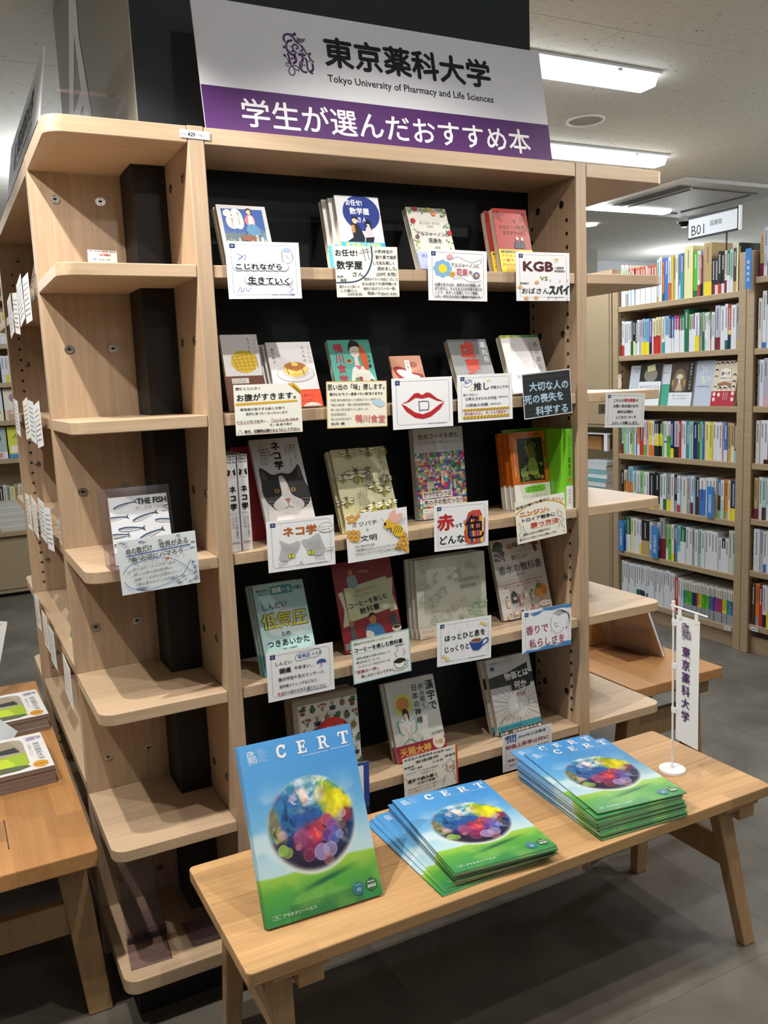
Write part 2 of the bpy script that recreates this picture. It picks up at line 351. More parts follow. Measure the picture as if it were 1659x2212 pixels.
# ---------------------------------------------------------------- the display shelving round the column
TP, TH, TT, ZT = 0.0356, 0.0271, 0.0343, 2.0125
SZ = [1.73, 1.4092, 1.0919, 0.7738, 0.4538, 0.134]
YP, YD, XW, RR = 0.2103, 0.3389, -0.3207, 0.034
BZ = [1.918, 1.573, 1.229, 0.886, 0.541, 0.2]
def arc(cx, cy, r, a0, a1, n=7): return [(cx + r*math.cos(math.radians(a0+(a1-a0)*i/n)), cy + r*math.sin(math.radians(a0+(a1-a0)*i/n))) for i in range(n+1)]
def unit(name, label, xf, sockets=True, back=True):
    """One bay 1.0 wide; local frame: interior x 0..1, front y = 0, depth 0.21."""
    t = thing(name, label, 'bookshelf', xf[0], (0, 0, xf[1]))
    for x in (-TP, 1.0):
        b = MB(); b.box((x, 0, 0), (x+TP, YP-0.0006, ZT+0.0015)); b.build('upright', BEECH_Z, t, 0.0022)
    b = MB(); b.box((0.0006, 0.0008, ZT-TT), (0.9994, YP-0.001, ZT)); b.build('top_board', BEECH_X, t, 0.0016)
    for z in SZ:
        th = TH if z > 0.2 else TT
        b = MB(); b.box((0.002, 0.004, z-th), (0.998, YP-0.001, z)); b.build('shelf', BEECH_X, t, 0.0016)
    if back:
        b = MB(); b.box((0.0005, YP-0.0012, 0.1), (0.9995, YP-0.0007, ZT-TT-0.001)); b.build('back_panel', BLACKBOARD, t)
    b = MB(); b.box((0, 0.066, 0), (1.0, YP-0.002, 0.0995)); b.build('plinth', BLACK, t)
    for z in BZ:
        for y in (0.057, 0.16):
            bolt(t, (1.0, y, z), -math.pi/2)
            bolt(t, (0.0, y, z), math.pi/2); 
            bolt(t, (-TP, y, z), -math.pi/2); bolt(t, (1.0+TP, y, z), math.pi/2)
    if sockets:
        b = MB(); z = 0.17
        while z < 1.9:
            for y in (0.037, 0.19):
                if min(abs(z-q+0.014) for q in SZ) > 0.02:
                    for x, s in ((1.0, -1), (0.0, 1)):
                        b.tube((x, y, z), (x+s*0.0012, y, z), 0.0052, 10, 0); b.tube((x+s*0.0012, y, z), (x+s*0.0014, y, z), 0.0034, 8, 1)
            z += 0.0355
        b.build('pin_socket', [STEEL, BLACK], t, kind='stuff')
    return t
front = unit('display_bookshelf', 'pale beech bookshelf bay facing front, full of recommended books under the banner', ((0, 0, 0), 0))
left = unit('display_bookshelf', 'pale beech bookshelf bay on the left side of the column, seen edge on', ((XW, 0.3389+TP+1.0, 0), -math.pi/2))
right = unit('display_bookshelf', 'pale beech bookshelf bay on the far right side of the column, behind the corner shelves', ((1.0-XW, 0.3389+TP, 0), math.pi/2), sockets=False)
def corner(label, mirror):
    t = thing('corner_shelf', label, 'bookshelf')
    X = (lambda x: 1.0-x) if mirror else (lambda x: x)
    for z in [ZT] + SZ:
        th = TT if z > 2 or z < .2 else TH
        pts = [(-TP-0.0006, 0.0), (XW+RR, 0.0)] + arc(XW+RR, RR, RR, 270, 180)[1:] + [(XW, YD-0.0006), (XC0-0.0006, YD-0.0006), (XC0-0.0006, YP-0.0008), (-TP-0.0006, YP-0.0008)]
        pts = [(X(x), y) for x, y in pts]
        if not mirror: pts = pts[::-1]
        b = MB(); b.prism(pts, z-th, z); b.build('shelf' if z < 2 else 'top_board', BEECH_X, t, 0.002)
    b = MB(); pts = [(X(x), y) for x, y in ((-TP-.001, 0.066), (-0.284, 0.066), (-0.284, YD-.001), (XC0-.001, YD-.001), (XC0-.001, YP-.001), (-TP-.001, YP-.001))]
    if not mirror: pts = pts[::-1]
    b.prism(pts, 0, 0.0995); b.build('plinth', BLACK, t)
    return t
cl = corner('rounded beech corner shelves left of the front bay, mostly empty, with the fish book', False)
cr = corner('rounded beech corner shelves right of the front bay, in front of the B01 bookcase', True)
for z in BZ:
    for x in (-0.267, -0.165): bolt(cl, (x, YD, z), 0)
# far corner shelves behind the left bay
t = thing('corner_shelf', 'rounded beech corner shelves at the far end of the left bay', 'bookshelf')
yf = 0.3389+2*TP+1.0
for z in [ZT]+SZ:
    th = TT if z > 2 or z < .2 else TH
    pts = [(XW, yf+.0006), (XC0-.001, yf+.0006), (XC0-.001, yf+0.30), (XW+RR, yf+0.30)] + [(XW+RR-RR*math.sin(a), yf+0.30-RR+RR*math.cos(a)) for a in (0.4, 0.8, 1.2, 1.57)]
    b = MB(); b.prism(pts, z-th, z); b.build('shelf' if z < 2 else 'top_board', BEECH_Y, t, 0.002)
# small shelf label A29
# ---------------------------------------------------------------- tables
def rbox(b, x0, x1, y0, y1, z0, z1, r=0.012):
    b.prism(arc(x0+r, y0+r, r, 180, 270, 4) + arc(x1-r, y0+r, r, 270, 360, 4) + arc(x1-r, y1-r, r, 0, 90, 4) + arc(x0+r, y1-r, r, 90, 180, 4), z0, z1)
def leg_table(name, label, x0, x1, y0, y1, zt, th, mats, along='x'):
    top, legm = mats
    t = thing(name, label, 'table', ((x0+x1)/2, (y0+y1)/2, 0)); cx, cy = (x0+x1)/2, (y0+y1)/2
    b = MB(); rbox(b, x0-cx, x1-cx, y0-cy, y1-cy, zt-th, zt); b.build('tabletop', top, t, 0.003)
    return t, cx, cy
bt, cx, cy = leg_table('bench', 'long low oak bench with splayed legs carrying the magazines', -0.175, 1.211, -0.482, -0.071, 0.415, 0.0285, (BENCH, BENCHLEG))
for side, lx in ((-1, -0.096), (1, 1.095)):
    for sy, ft, tp in ((-1, -0.472, -0.412), (1, -0.088, -0.150)):
        b = MB(); w = 0.024; d = 0.018
        dxf = 0.045 if side > 0 else -0.012
        lo = [(lx+dxf-w*.8-cx, ft-d*.8-cy, 0), (lx+dxf+w*.8-cx, ft-d*.8-cy, 0), (lx+dxf+w*.8-cx, ft+d*.8-cy, 0), (lx+dxf-w*.8-cx, ft+d*.8-cy, 0)]
        hi = [(lx-w-cx, tp-d-cy, 0.386), (lx+w-cx, tp-d-cy, 0.386), (lx+w-cx, tp+d-cy, 0.386), (lx-w-cx, tp+d-cy, 0.386)]
        b.hexa(lo, hi); b.build('leg', BENCHLEG, bt, 0.003)
    b = MB(); b.box((lx+0.0245-cx, -0.462-cy, 0.334), (lx+0.078-cx, -0.10-cy, 0.3665)); b.build('batten', BENCH, bt, 0.002)
    b = MB(); b.box((lx-0.026-cx, -0.466-cy, 0.367), (lx+0.088-cx, -0.096-cy, 0.3862)); b.build('mounting_plate', BENCH, bt, 0.002)
    b = MB(); dx = 0.02 if side > 0 else 0.0
    b.box((lx+dx-0.010-cx, -0.425-cy, 0.198), (lx+dx+0.012-cx, -0.132-cy, 0.272)); b.build('rail', BENCHLEG, bt, 0.002)
    b = MB(); b.tube((lx-0.026-cx, -0.140-cy, 0.30), (lx-0.034-cx, -0.140-cy, 0.30), 0.009, 12); b.build('peg', BENCH, bt)
lt, cx, cy = leg_table('display_table', 'orange brown wooden table at the left edge carrying white brochures', -1.35, -0.345, 0.05, 1.385, 0.45, 0.04, (CHERRY, CHERRYLEG))
for lx in (-0.40, -1.29):
    for sy, ft, tp in ((-1, 0.150, 0.20), (1, 1.30, 1.24)):
        b = MB(); w = 0.028; d = 0.028; fx = lx+(0.035 if lx > -1 else -0.035)
        b.hexa([(fx-w-cx, ft-d-cy, 0), (fx+w-cx, ft-d-cy, 0), (fx+w-cx, ft+d-cy, 0), (fx-w-cx, ft+d-cy, 0)],
               [(lx-w*1.2-cx, tp-d-cy, 0.41), (lx+w*1.2-cx, tp-d-cy, 0.41), (lx+w*1.2-cx, tp+d-cy, 0.41), (lx-w*1.2-cx, tp+d-cy, 0.41)])
        b.build('leg', CHERRYLEG, lt, 0.004)
for y in (0.17, 1.26):
    b = MB(); b.box((-1.29-cx, y-0.012-cy, 0.20), (-0.40-cx, y+0.018-cy, 0.28)); b.build('rail', CHERRYLEG, lt, 0.003)
b = MB(); b.box((-1.25-cx, 0.09-cy, 0.395), (-0.39-cx, 1.35-cy, 0.41)); b.build('mounting_plate', CHERRY, lt, 0.003)
q = on(2, 0.45, 1559, 1443)
rt, cx, cy = leg_table('display_table', 'low wooden table behind the right corner shelves', 1.335, 1.735, 0.13, 1.45, 0.45, 0.036, (CHERRY, CHERRYLEG))
for lx in (1.40, 1.66):
    for ft, tp in ((0.24, 0.22), (1.38, 1.34)):
        b = MB(); w = 0.024; d = 0.028; fx = lx+(0.05 if lx > 1.5 else -0.03)
        b.hexa([(fx-w-cx, ft-d-cy, 0), (fx+w-cx, ft-d-cy, 0), (fx+w-cx, ft+d-cy, 0), (fx-w-cx, ft+d-cy, 0)],
               [(lx-w*1.2-cx, tp-d-cy, 0.414), (lx+w*1.2-cx, tp-d-cy, 0.414), (lx+w*1.2-cx, tp+d-cy, 0.414), (lx-w*1.2-cx, tp+d-cy, 0.414)])
        b.build('leg', CHERRYLEG, rt, 0.004)
    b = MB(); b.box((lx-0.045-cx, 0.17-cy, 0.355), (lx+0.05-cx, 1.41-cy, 0.413)); b.build('batten', CHERRYLEG, rt, 0.003)
b = MB(); b.box((1.40-cx, 0.225-cy, 0.22), (1.68-cx, 0.25-cy, 0.31)); b.build('rail', CHERRYLEG, rt, 0.003)
# ---------------------------------------------------------------- print: lettering and drawings as thin ink layers
GC = {}
def glyphs(s):
    if s in GC: return GC[s]
    c = bpy.data.curves.new('t', 'FONT'); c.body = s; c.resolution_u = 2; c.size = 1
    o = bpy.data.objects.new('t', c); m = bpy.data.meshes.new_from_object(o)
    n = len(m.vertices); co = np.empty(n*3, np.float32); m.vertices.foreach_get('co', co); co = co.reshape(-1, 3)[:, :2].astype(float)
    tr = [tuple(p.vertices) for p in m.polygons]
    bpy.data.objects.remove(o); bpy.data.meshes.remove(m); bpy.data.curves.remove(c)
    GC[s] = (co, tr); return GC[s]
def smooth(pts, closed=False, n=6):
    P = [np.array(p, float) for p in pts]; out = []; N = len(P)
    rng = range(N) if closed else range(N-1)
    for i in rng:
        p0 = P[(i-1) % N] if closed or i > 0 else P[i]; p1 = P[i]; p2 = P[(i+1) % N]; p3 = P[(i+2) % N] if closed or i+2 < N else p2
        for k in range(n):
            t = k/n; out.append(0.5*((2*p1) + (-p0+p2)*t + (2*p0-5*p1+4*p2-p3)*t*t + (-p0+3*p1-3*p2+p3)*t**3))
    if not closed: out.append(P[-1])
    return [tuple(p) for p in out]
class Print:
    """Drawing area W wide (always 100) and H = 100*h/w tall, y down."""
    def __init__(s, w, h): s.w = w; s.h = h; s.H = 100*h/w; s.k = w/100; s.v = []; s.f = []; s.c = []; s.z = 0.00025
    def up(s): s.z += 0.00004
    def add(s, pts, faces, c, inc=True):
        b = len(s.v); k = s.k
        if inc: s.z += 6e-6
        s.v += [(x*k, -s.z, s.h-y*k) for x, y in pts]; s.f += [tuple(b+i for i in f) for f in faces]; s.c += [lin(c)]*len(faces)
    def poly(s, pts, c, sm=0):
        if sm: pts = smooth(pts, True, sm)
        s.up(); s.add(pts, [tuple(range(len(pts)))], c); return s
    def rect(s, x0, y0, x1, y1, c): return s.poly([(x0, y0), (x1, y0), (x1, y1), (x0, y1)], c)
    def ell(s, cx, cy, rx, ry, c, rot=0, n=24):
        a = math.radians(rot); ca, sa = math.cos(a), math.sin(a)
        return s.poly([(cx+rx*math.cos(t)*ca-ry*math.sin(t)*sa, cy+rx*math.cos(t)*sa+ry*math.sin(t)*ca) for t in [2*math.pi*i/n for i in range(n)]], c)
    def ln(s, pts, w, c, closed=False, sm=0, layer=True, taper=False):
        if sm: pts = smooth(pts, closed, sm)
        if closed: pts = list(pts)+[pts[0]]
        if layer: s.up()
        n = len(pts); P = np.array(pts, float); V = []; 
        for i in range(n):
            a = P[max(i-1, 0)]; b = P[min(i+1, n-1)]
            if closed and i in (0, n-1): a = P[-2]; b = P[1]
            d = b-a; L = np.hypot(*d) or 1; nn = np.array([-d[1], d[0]])/L
            ww = w/2*(math.sin(math.pi*(0.12+0.76*i/max(1, n-1))) if taper else 1)
            V += [tuple(P[i]+nn*ww), tuple(P[i]-nn*ww)]
        s.add(V, [(2*i, 2*i+1, 2*i+3, 2*i+2) for i in range(n-1)], c); return s
    def t(s, st, x, y, size, c='16161a', bold=0.0, rot=0, vert=False, anchor='l', fw=None, slant=0.0, sh=1.0):
        """y = middle of the line (horizontal) or top (vertical, x = middle of the column); fw = fitted length."""
        s.z += 0.00004; bold = max(bold, getattr(s, 'minb', 0.0))
        offs = [(0, 0)] if not bold else [(0, 0), (bold, 0), (-bold, 0), (0, bold), (0, -bold)]
        ca, sa = math.cos(math.radians(rot)), math.sin(math.radians(rot))
        if not vert:
            co, tr = glyphs(st)
            if len(co) == 0: return s
            x0, x1 = co[:, 0].min(), co[:, 0].max(); sx = size
            if fw: sx = fw/max(1e-6, (x1-x0))
            L = (x1-x0)*sx; ax = {'l': 0, 'c': -L/2, 'r': -L}[anchor]
            for dx, dy in offs:
                X = (co[:, 0]-x0)*sx + ax + dx*size + slant*(co[:, 1]-0.38)*size; Y = -(co[:, 1]-0.38)*size*sh + dy*size
                s.add(list(zip(x+X*ca-Y*sa, y+X*sa+Y*ca)), tr, c)
        else:
            n = len(st); adv = (fw/n) if fw else size
            for i, ch in enumerate(st):
                if ch == ' ': continue
                co, tr = glyphs(ch)
                if len(co) == 0: continue
                q = co - np.array([0.5 if ord(ch) > 255 else (co[:, 0].min()+co[:, 0].max())/2, 0.38])
                if ch in 'ー（）()「」〜…': q = np.stack([q[:, 1], -q[:, 0]], 1)
                if ch in '、。': q = q + np.array([0.55, 0.55])
                if ch in 'っゃゅょッャュョ': q = q + np.array([0.08, 0.08])
                for dx, dy in offs:
                    X = q[:, 0]*size + dx*size; Y = (i+0.5)*adv - q[:, 1]*size + dy*size
                    s.add(list(zip(x+X*ca-Y*sa, y+X*sa+Y*ca)), tr, c)
        return s
    def build(s, name='cover_print', parent=None, mat=None, flip=None):
        b = MB(); v2 = list(s.v); f2 = []; c2 = []; X1, Z1 = s.w, s.h; ep = 1e-6
        for f, c in zip(s.f, s.c):                      # nothing prints beyond the sheet
            P_ = [s.v[i] for i in f]
            if all(-ep <= p[0] <= X1+ep and -ep <= p[2] <= Z1+ep for p in P_): f2.append(f); c2.append(c); continue
            for ax, lim, sg in ((0, 0, 1), (0, X1, -1), (2, 0, 1), (2, Z1, -1)):
                out = []
                for i in range(len(P_)):
                    A, B = P_[i-1], P_[i]; da, db = sg*(A[ax]-lim), sg*(B[ax]-lim)
                    if (da >= 0) != (db >= 0): t_ = da/(da-db); out.append(tuple(A[k]+(B[k]-A[k])*t_ for k in range(3)))
                    if db >= 0: out.append(B)
                P_ = out
                if len(P_) < 3: break
            if len(P_) >= 3: b0 = len(v2); v2 += P_; f2.append(tuple(range(b0, b0+len(P_)))); c2.append(c)
        b.v = v2; b.f = f2; b.m = [0]*len(f2); b.c = c2
        return b.build(name, [mat or INK], parent)
def fbm(nx, ny, sx, sy, seed, oct=5):
    out = np.zeros((ny, nx)); amp = 1; tot = 0; r = np.random.RandomState(seed)
    for o in range(oct):
        gx, gy = int(sx*2**o)+3, int(sy*2**o)+3; g = r.rand(gy, gx)
        X = np.linspace(0, gx-2.001, nx); Y = np.linspace(0, gy-2.001, ny); xi = X.astype(int); yi = Y.astype(int)
        fx = X-xi; fy = Y-yi; fx = fx*fx*(3-2*fx); fy = fy*fy*(3-2*fy)
        a = g[yi][:, xi]; b = g[yi][:, xi+1]; c = g[yi+1][:, xi]; d = g[yi+1][:, xi+1]
        out += amp*((a*(1-fx)+b*fx)*(1-fy[:, None]) + (c*(1-fx)+d*fx)*fy[:, None]); tot += amp; amp *= 0.5
    return out/tot
def warp(img, dx, dy):
    ny, nx = img.shape; Y, X = np.mgrid[0:ny, 0:nx]
    return img[np.clip((Y+dy).astype(int), 0, ny-1), np.clip((X+dx).astype(int), 0, nx-1)]
def rgb(c): return np.array([int(c[i:i+2], 16)/255 for i in (0, 2, 4)])
def mixc(img, c, m):
    m = np.clip(m, 0, 1)[..., None]; return img*(1-m)+rgb(c)*m
def ss(a, b, x): t = np.clip((x-a)/(b-a), 0, 1); return t*t*(3-2*t)
def grid_mesh(name, img, w, h, yoff=-0.0002, mat=None, x0=0.0, z0=0.0):
    ny, nx = img.shape[:2]
    X, Z = np.meshgrid(x0+np.linspace(0, w, nx), z0+np.linspace(h, 0, ny))
    co = np.stack([X, np.full_like(X, yoff), Z], -1).reshape(-1, 3).astype(np.float32)
    me = bpy.data.meshes.new(name); i = np.arange(nx*ny).reshape(ny, nx)
    q = np.stack([i[1:, :-1], i[1:, 1:], i[:-1, 1:], i[:-1, :-1]], -1).reshape(-1, 4)
    me.vertices.add(nx*ny); me.vertices.foreach_set('co', co.ravel())
    me.loops.add(q.size); me.loops.foreach_set('vertex_index', q.ravel().astype(np.int32))
    me.polygons.add(len(q)); me.polygons.foreach_set('loop_start', (np.arange(len(q))*4).astype(np.int32))
    me.update(calc_edges=True)
    at = me.color_attributes.new('ink', 'FLOAT_COLOR', 'POINT')
    L = np.where(img <= 0.04045, img/12.92, ((img+0.055)/1.055)**2.4)
    at.data.foreach_set('color', np.concatenate([L, np.ones((ny, nx, 1))], -1).reshape(-1).astype(np.float32))
    me.materials.append(mat or GLOSS); return me

# the university crest: strokes traced in a 1040 x 1400 box
CREST = [('l', [(400,600),(368,520),(385,430),(440,370),(540,342),(700,350),(750,335)], 66), ('e', (755,312), 52), ('l', [(560,360),(670,410),(750,510),(720,545)], 62),
 ('w', [(800,390),(880,420),(980,425),(1100,400),(1060,480),(980,545),(900,560),(770,545),(810,470)], 0),
 ('l', [(650,525),(560,540),(470,600),(425,700),(435,830),(500,920),(600,990)], 72), ('e', (345,775), 44), ('e', (330,1030), 44), ('e', (562,1100), 40),
 ('l', [(665,850),(632,740),(665,665),(735,640),(800,680),(800,745),(735,775)], 52), ('l', [(770,560),(880,610),(945,700),(955,790),(850,825)], 46),
 ('l', [(950,650),(1020,760),(1060,870),(1105,885)], 44), ('l', [(930,860),(985,950),(1035,915)], 56), ('l', [(555,885),(640,860),(755,900)], 56), ('l', [(660,930),(665,1040),(695,1115)], 105),
 ('l', [(795,960),(860,925),(920,1000),(920,1090),(870,1165)], 84), ('l', [(430,950),(470,1060),(480,1200),(512,1290)], 66), ('l', [(345,1030),(400,1120),(455,1245)], 24),
 ('w', [(550,1290),(590,1200),(680,1130),(760,1105),(710,1210),(620,1270)], 0),
 ('l', [(525,1330),(430,1258),(352,1275),(350,1330),(440,1362)], 28), ('l', [(550,1325),(660,1310),(745,1360),(760,1430),(700,1455),(600,1400)], 30),
 ('l', [(530,1340),(440,1420),(412,1520),(450,1605),(530,1622),(600,1560),(603,1450),(560,1360),(480,1285)], 34),
 ('l', [(800,1170),(835,1220),(800,1300),(830,1400),(900,1470),(1020,1472)], 66), ('l', [(895,1190),(890,1260),(845,1340)], 46), ('e', (960,1260), 26), ('e', (570,725), 24),
 ('l', [(990,1020),(1045,1080),(1052,1200),(1048,1320),(1090,1430),(1220,1500)], 58), ('l', [(1225,880),(1155,865),(1150,960),(1200,1060),(1295,1120)], 52), ('e', (1190,870), 42), ('e', (1135,1110), 28),
 ('l', [(1230,1160),(1240,1270),(1220,1380),(1140,1430),(1125,1400)], 74)]
def crest(P, x, y, w, c, rot=0, thin=1.0, line=None):
    k = w/1040; ca, sa = math.cos(math.radians(rot)), math.sin(math.radians(rot))
    T = lambda p: (x+((p[0]-805)*ca-(p[1]-950)*sa)*k, y+((p[0]-805)*sa+(p[1]-950)*ca)*k)
    for kind, g, wd in CREST:
        if kind == 'l': P.ln([T(p) for p in smooth(g, False, 4)], wd*k*thin, c, layer=False)
        elif kind == 'e': q = T(g); P.add([(q[0]+wd*k*math.cos(a), q[1]+wd*k*math.sin(a)) for a in [i*math.pi/6 for i in range(12)]], [tuple(range(12))], c)
        else: g2 = [T(p) for p in g]; P.add(g2, [tuple(range(len(g2)))], c)
    if line:
        P.up()
        for g in ([(820,430),(980,445),(1070,430)], [(815,480),(960,490),(1040,460)], [(810,520),(900,530),(990,500)], [(440,640),(432,740),(455,830)], [(480,640),(470,740),(480,850)], [(690,680),(680,760),(700,850)], [(860,960),(905,1010),(900,1090)], [(560,350),(700,400),(770,480)], [(980,690),(1000,800),(985,900)], [(810,1200),(850,1260),(830,1340)]):
            P.ln([T(p) for p in smooth(g, False, 3)], 9*k, line, layer=False)
def slab(P, ch, x, y, s, c):
    """Heavy slab letters of the magazine title, s = height, (x, y) = top left."""
    q = lambda pts: P.add([(x+a*s, y+b*s) for a, b in pts], [tuple(range(len(pts)))], c)
    R = lambda a, b, d, e: q([(a, b), (d, b), (d, e), (a, e)])
    P.up()
    if ch == 'C':
        P.ln([(x+.70*s, y+.30*s), (x+.62*s, y+.13*s), (x+.42*s, y+.08*s), (x+.20*s, y+.2*s), (x+.13*s, y+.5*s), (x+.20*s, y+.8*s), (x+.42*s, y+.92*s), (x+.62*s, y+.87*s), (x+.75*s, y+.70*s)], .2*s, c, sm=3, layer=False); R(.64, .03, .78, .36)
    if ch == 'E': R(.12, 0, .34, 1); R(0, 0, .7, .13); R(0, .87, .74, 1); R(.3, .43, .55, .56); R(.5, .33, .6, .66); R(.62, 0, .72, .3); R(.66, .70, .76, 1)
    if ch == 'R':
        R(.12, 0, .34, 1); R(0, 0, .5, .12); R(0, .88, .46, 1); R(.3, .46, .52, .58)
        P.ln([(x+.45*s, y+.06*s), (x+.64*s, y+.12*s), (x+.68*s, y+.29*s), (x+.62*s, y+.46*s), (x+.45*s, y+.52*s)], .17*s, c, sm=3, layer=False); q([(.45, .5), (.63, .5), (.82, .9), (.95, .88), (.95, 1), (.68, 1)])
    if ch == 'T': R(.33, 0, .56, 1); R(.0, 0, .9, .13); R(0, 0, .11, .34); R(.79, 0, .9, .34); R(.2, .88, .7, 1)

# ---------------------------------------------------------------- placing leaning books and hanging cards from the photograph's own corners
def lean_pose(tl, tr, yb, lean, t, zs, yaw=0.0):
    th = math.radians(lean); ps = math.radians(yaw)
    U = np.array([-math.sin(ps)*math.sin(th), math.cos(ps)*math.sin(th), math.cos(th)]); XD = np.array([math.cos(ps), math.sin(ps), 0]); lift = t*math.sin(th)
    d = ray(*tl); A = np.array([[U[1], -d[1]], [U[2], -d[2]]]); r = np.array([CAM[1]-yb, CAM[2]-zs-lift]); h, sgm = np.linalg.solve(A, r)
    O = CAM + sgm*d - h*U; nrm = np.cross(XD, U); Q = on_plane(tr[0], tr[1], O, nrm); w = float(np.dot(Q-(O+h*U), XD))
    return O, w, float(h)
def book_mesh(w, h, t, spine, col, spinecol, hard=False):
    b = MB(); c = lin(col); sc = lin(spinecol or col); e = 0.0005; r = 0.0005
    b.box((0, 0, 0), (w, e, h), 0, c); b.box((0, t-e, 0), (w, t, h), 0, c)
    xs = (0, e) if spine == 'L' else (w-e, w)
    b.box((xs[0], e, 0), (xs[1], t-e, h), 0, sc)
    p = MB(); g = 0.003 if hard else 0.0008
    p.box((g if spine == 'R' else e, e, g), (w-(g if spine == 'L' else e), t-e, h-g))
    return b, p
def fit_card(q, y, lean=0.0):
    th = math.radians(lean); XD = np.array([1, 0, 0]); U = np.array([0, math.sin(th), math.cos(th)]); n = np.cross(XD, U)
    P = [on_plane(a, b, (0, y, 0.0), n) for a, b in q]; P2 = np.array([[np.dot(p, XD), np.dot(p, U)] for p in P])
    c = P2.mean(0); wv = (P2[1]-P2[0]+P2[2]-P2[3])/2; hv = (P2[0]-P2[3]+P2[1]-P2[2])/2
    w = np.hypot(*wv); h = np.hypot(*hv); a = (math.atan2(wv[1], wv[0]) + math.atan2(-hv[0], hv[1]))/2
    C3 = c[0]*XD + 0*U; k = c[1]
    cen = np.array([c[0], 0, 0]) ; cen = np.array([c[0], y, 0.0]) + U*(k - np.dot(np.array([c[0], y, 0.0]), U))
    return cen, w, h, a, th
def card_obj(label, q, y, draw, vh=None, lean=0.0, back='f0f1f4', cat='card', name='promotion_card', group='handwritten recommendation cards clipped to the shelf edges', thick=0.0006, mat=None):
    cen, w, h, a, th = fit_card(q, y, lean)
    b = MB(); c = lin(back); b.box((0, 0, 0), (w, thick, h), 0, c)
    o = b.build(name, [mat or INK]); tag(o, label, cat, group)
    R = Matrix.Rotation(-th, 4, 'X') @ Matrix.Rotation(-a, 4, 'Y')
    o.matrix_world = Matrix.Translation(Vector(cen)) @ R @ Matrix.Translation(Vector((-w/2, 0, -h/2)))
    P = Print(w, h); P.z = 0.0001
    if vh:
        P.H = vh; P.h = vh*P.k; P.minb = 0.012; draw(P); f_ = h/P.h; P.v = [(a_, b_, c_*f_) for a_, b_, c_ in P.v]; P.h = h
    else: draw(P)
    P.build('lettering', o, mat)
    return o
# ---------------------------------------------------------------- the banner
def banner_print(P):
    H = P.H; k = H/30.0; Y = lambda v: v*k
    P.rect(0, Y(19.9), 100, H, '502666')
    crest(P, 25.6, Y(10.2), 8.2, '4a2b5c', line='cfc6d6')
    P.t('東京薬科大学', 32.7, Y(8.4), 8.1, '15131a', bold=0.03, fw=49.2, sh=0.98)
    # slab-serif line
    P.t('Tokyo University of Pharmacy and Life Sciences', 32.7, Y(14.75), 2.6, '17171c', bold=0.008, fw=49.4)
    P.t('学生が選んだおすすめ本', 9.2, Y(25.2), 7.4, 'f1eff4', bold=0.012, fw=83.6, sh=0.98)
def panel(name, label, O, w, h, lean, thick, back, printf, cat, yaw=0.0, mat=None, seg=1, wob=0.0):
    t = thing(name, label, cat, tuple(O), (-math.radians(lean), 0, math.radians(yaw)))
    b = MB(); b.box((0, 0, 0), (w, thick, h), 0, lin(back)); b.build('board', [INK], t, 0.0)
    P = Print(w, h); printf(P); P.build('lettering', t, mat)
    return t
th = math.radians(10); U = np.array([0, math.sin(th), math.cos(th)]); O0 = np.array([0, 0.016, ZT]); nn = np.cross([1, 0, 0], U)
bl = on_plane(445, 277, O0, nn); br = on_plane(1193, 345, O0, nn); tl = on_plane(410, -8, O0, nn); tr = on_plane(1160, 100, O0, nn)
BW = float(br[0]-bl[0]); BH = float((np.dot(tl-bl, U)+np.dot(tr-br, U))/2)
panel('banner', 'large white and purple university banner leaning on top of the front bay', (bl[0], 0.016, ZT), BW, BH, 10, 0.004, 'dcdde4', banner_print, 'banner')
# the matching banner on the left bay, seen almost edge on
t = panel('banner', 'white and purple banner on top of the left bay, seen almost edge on', (XW+0.02, 1.30, ZT), 0.92, 0.246, 9.5, 0.004, 'dcdde4', banner_print, 'banner', yaw=-90)
t.location = (-0.298, 1.262, ZT)
# clear acrylic stand behind it
t = thing('acrylic_stand', 'clear acrylic stand behind the left banner on the corner top', 'stand', (XW+0.05, 0.12, ZT))
b = MB(); b.box((0, 0, 0), (0.14, 0.003, 0.085)); b.build('front_plate', ACRYL, t)
b = MB(); b.box((0.139, 0.003, 0), (0.142, 0.12, 0.085)); b.build('side_plate', ACRYL, t)
b = MB(); b.box((0, 0.003, 0.0825), (0.139, 0.02, 0.085)); b.build('lip', ACRYL, t)

# shelf number label A29 on the left upright
def a29(P):
    P.t('KY2F-', 4, P.H*.55, 9, '33333a', fw=20, sh=.9); P.t('A29', 26, P.H*.5, 17, '17171c', bold=.03, fw=24); P.t('外商注', 60, P.H*.55, 8, '44444c', fw=20)
card_obj('small white shelf number label A29 at the top of the left upright', [(388, 279), (453, 284.5), (453, 302), (389, 297)], -0.0016, a29, cat='label', name='shelf_label', group=None, back='e6e7ea')

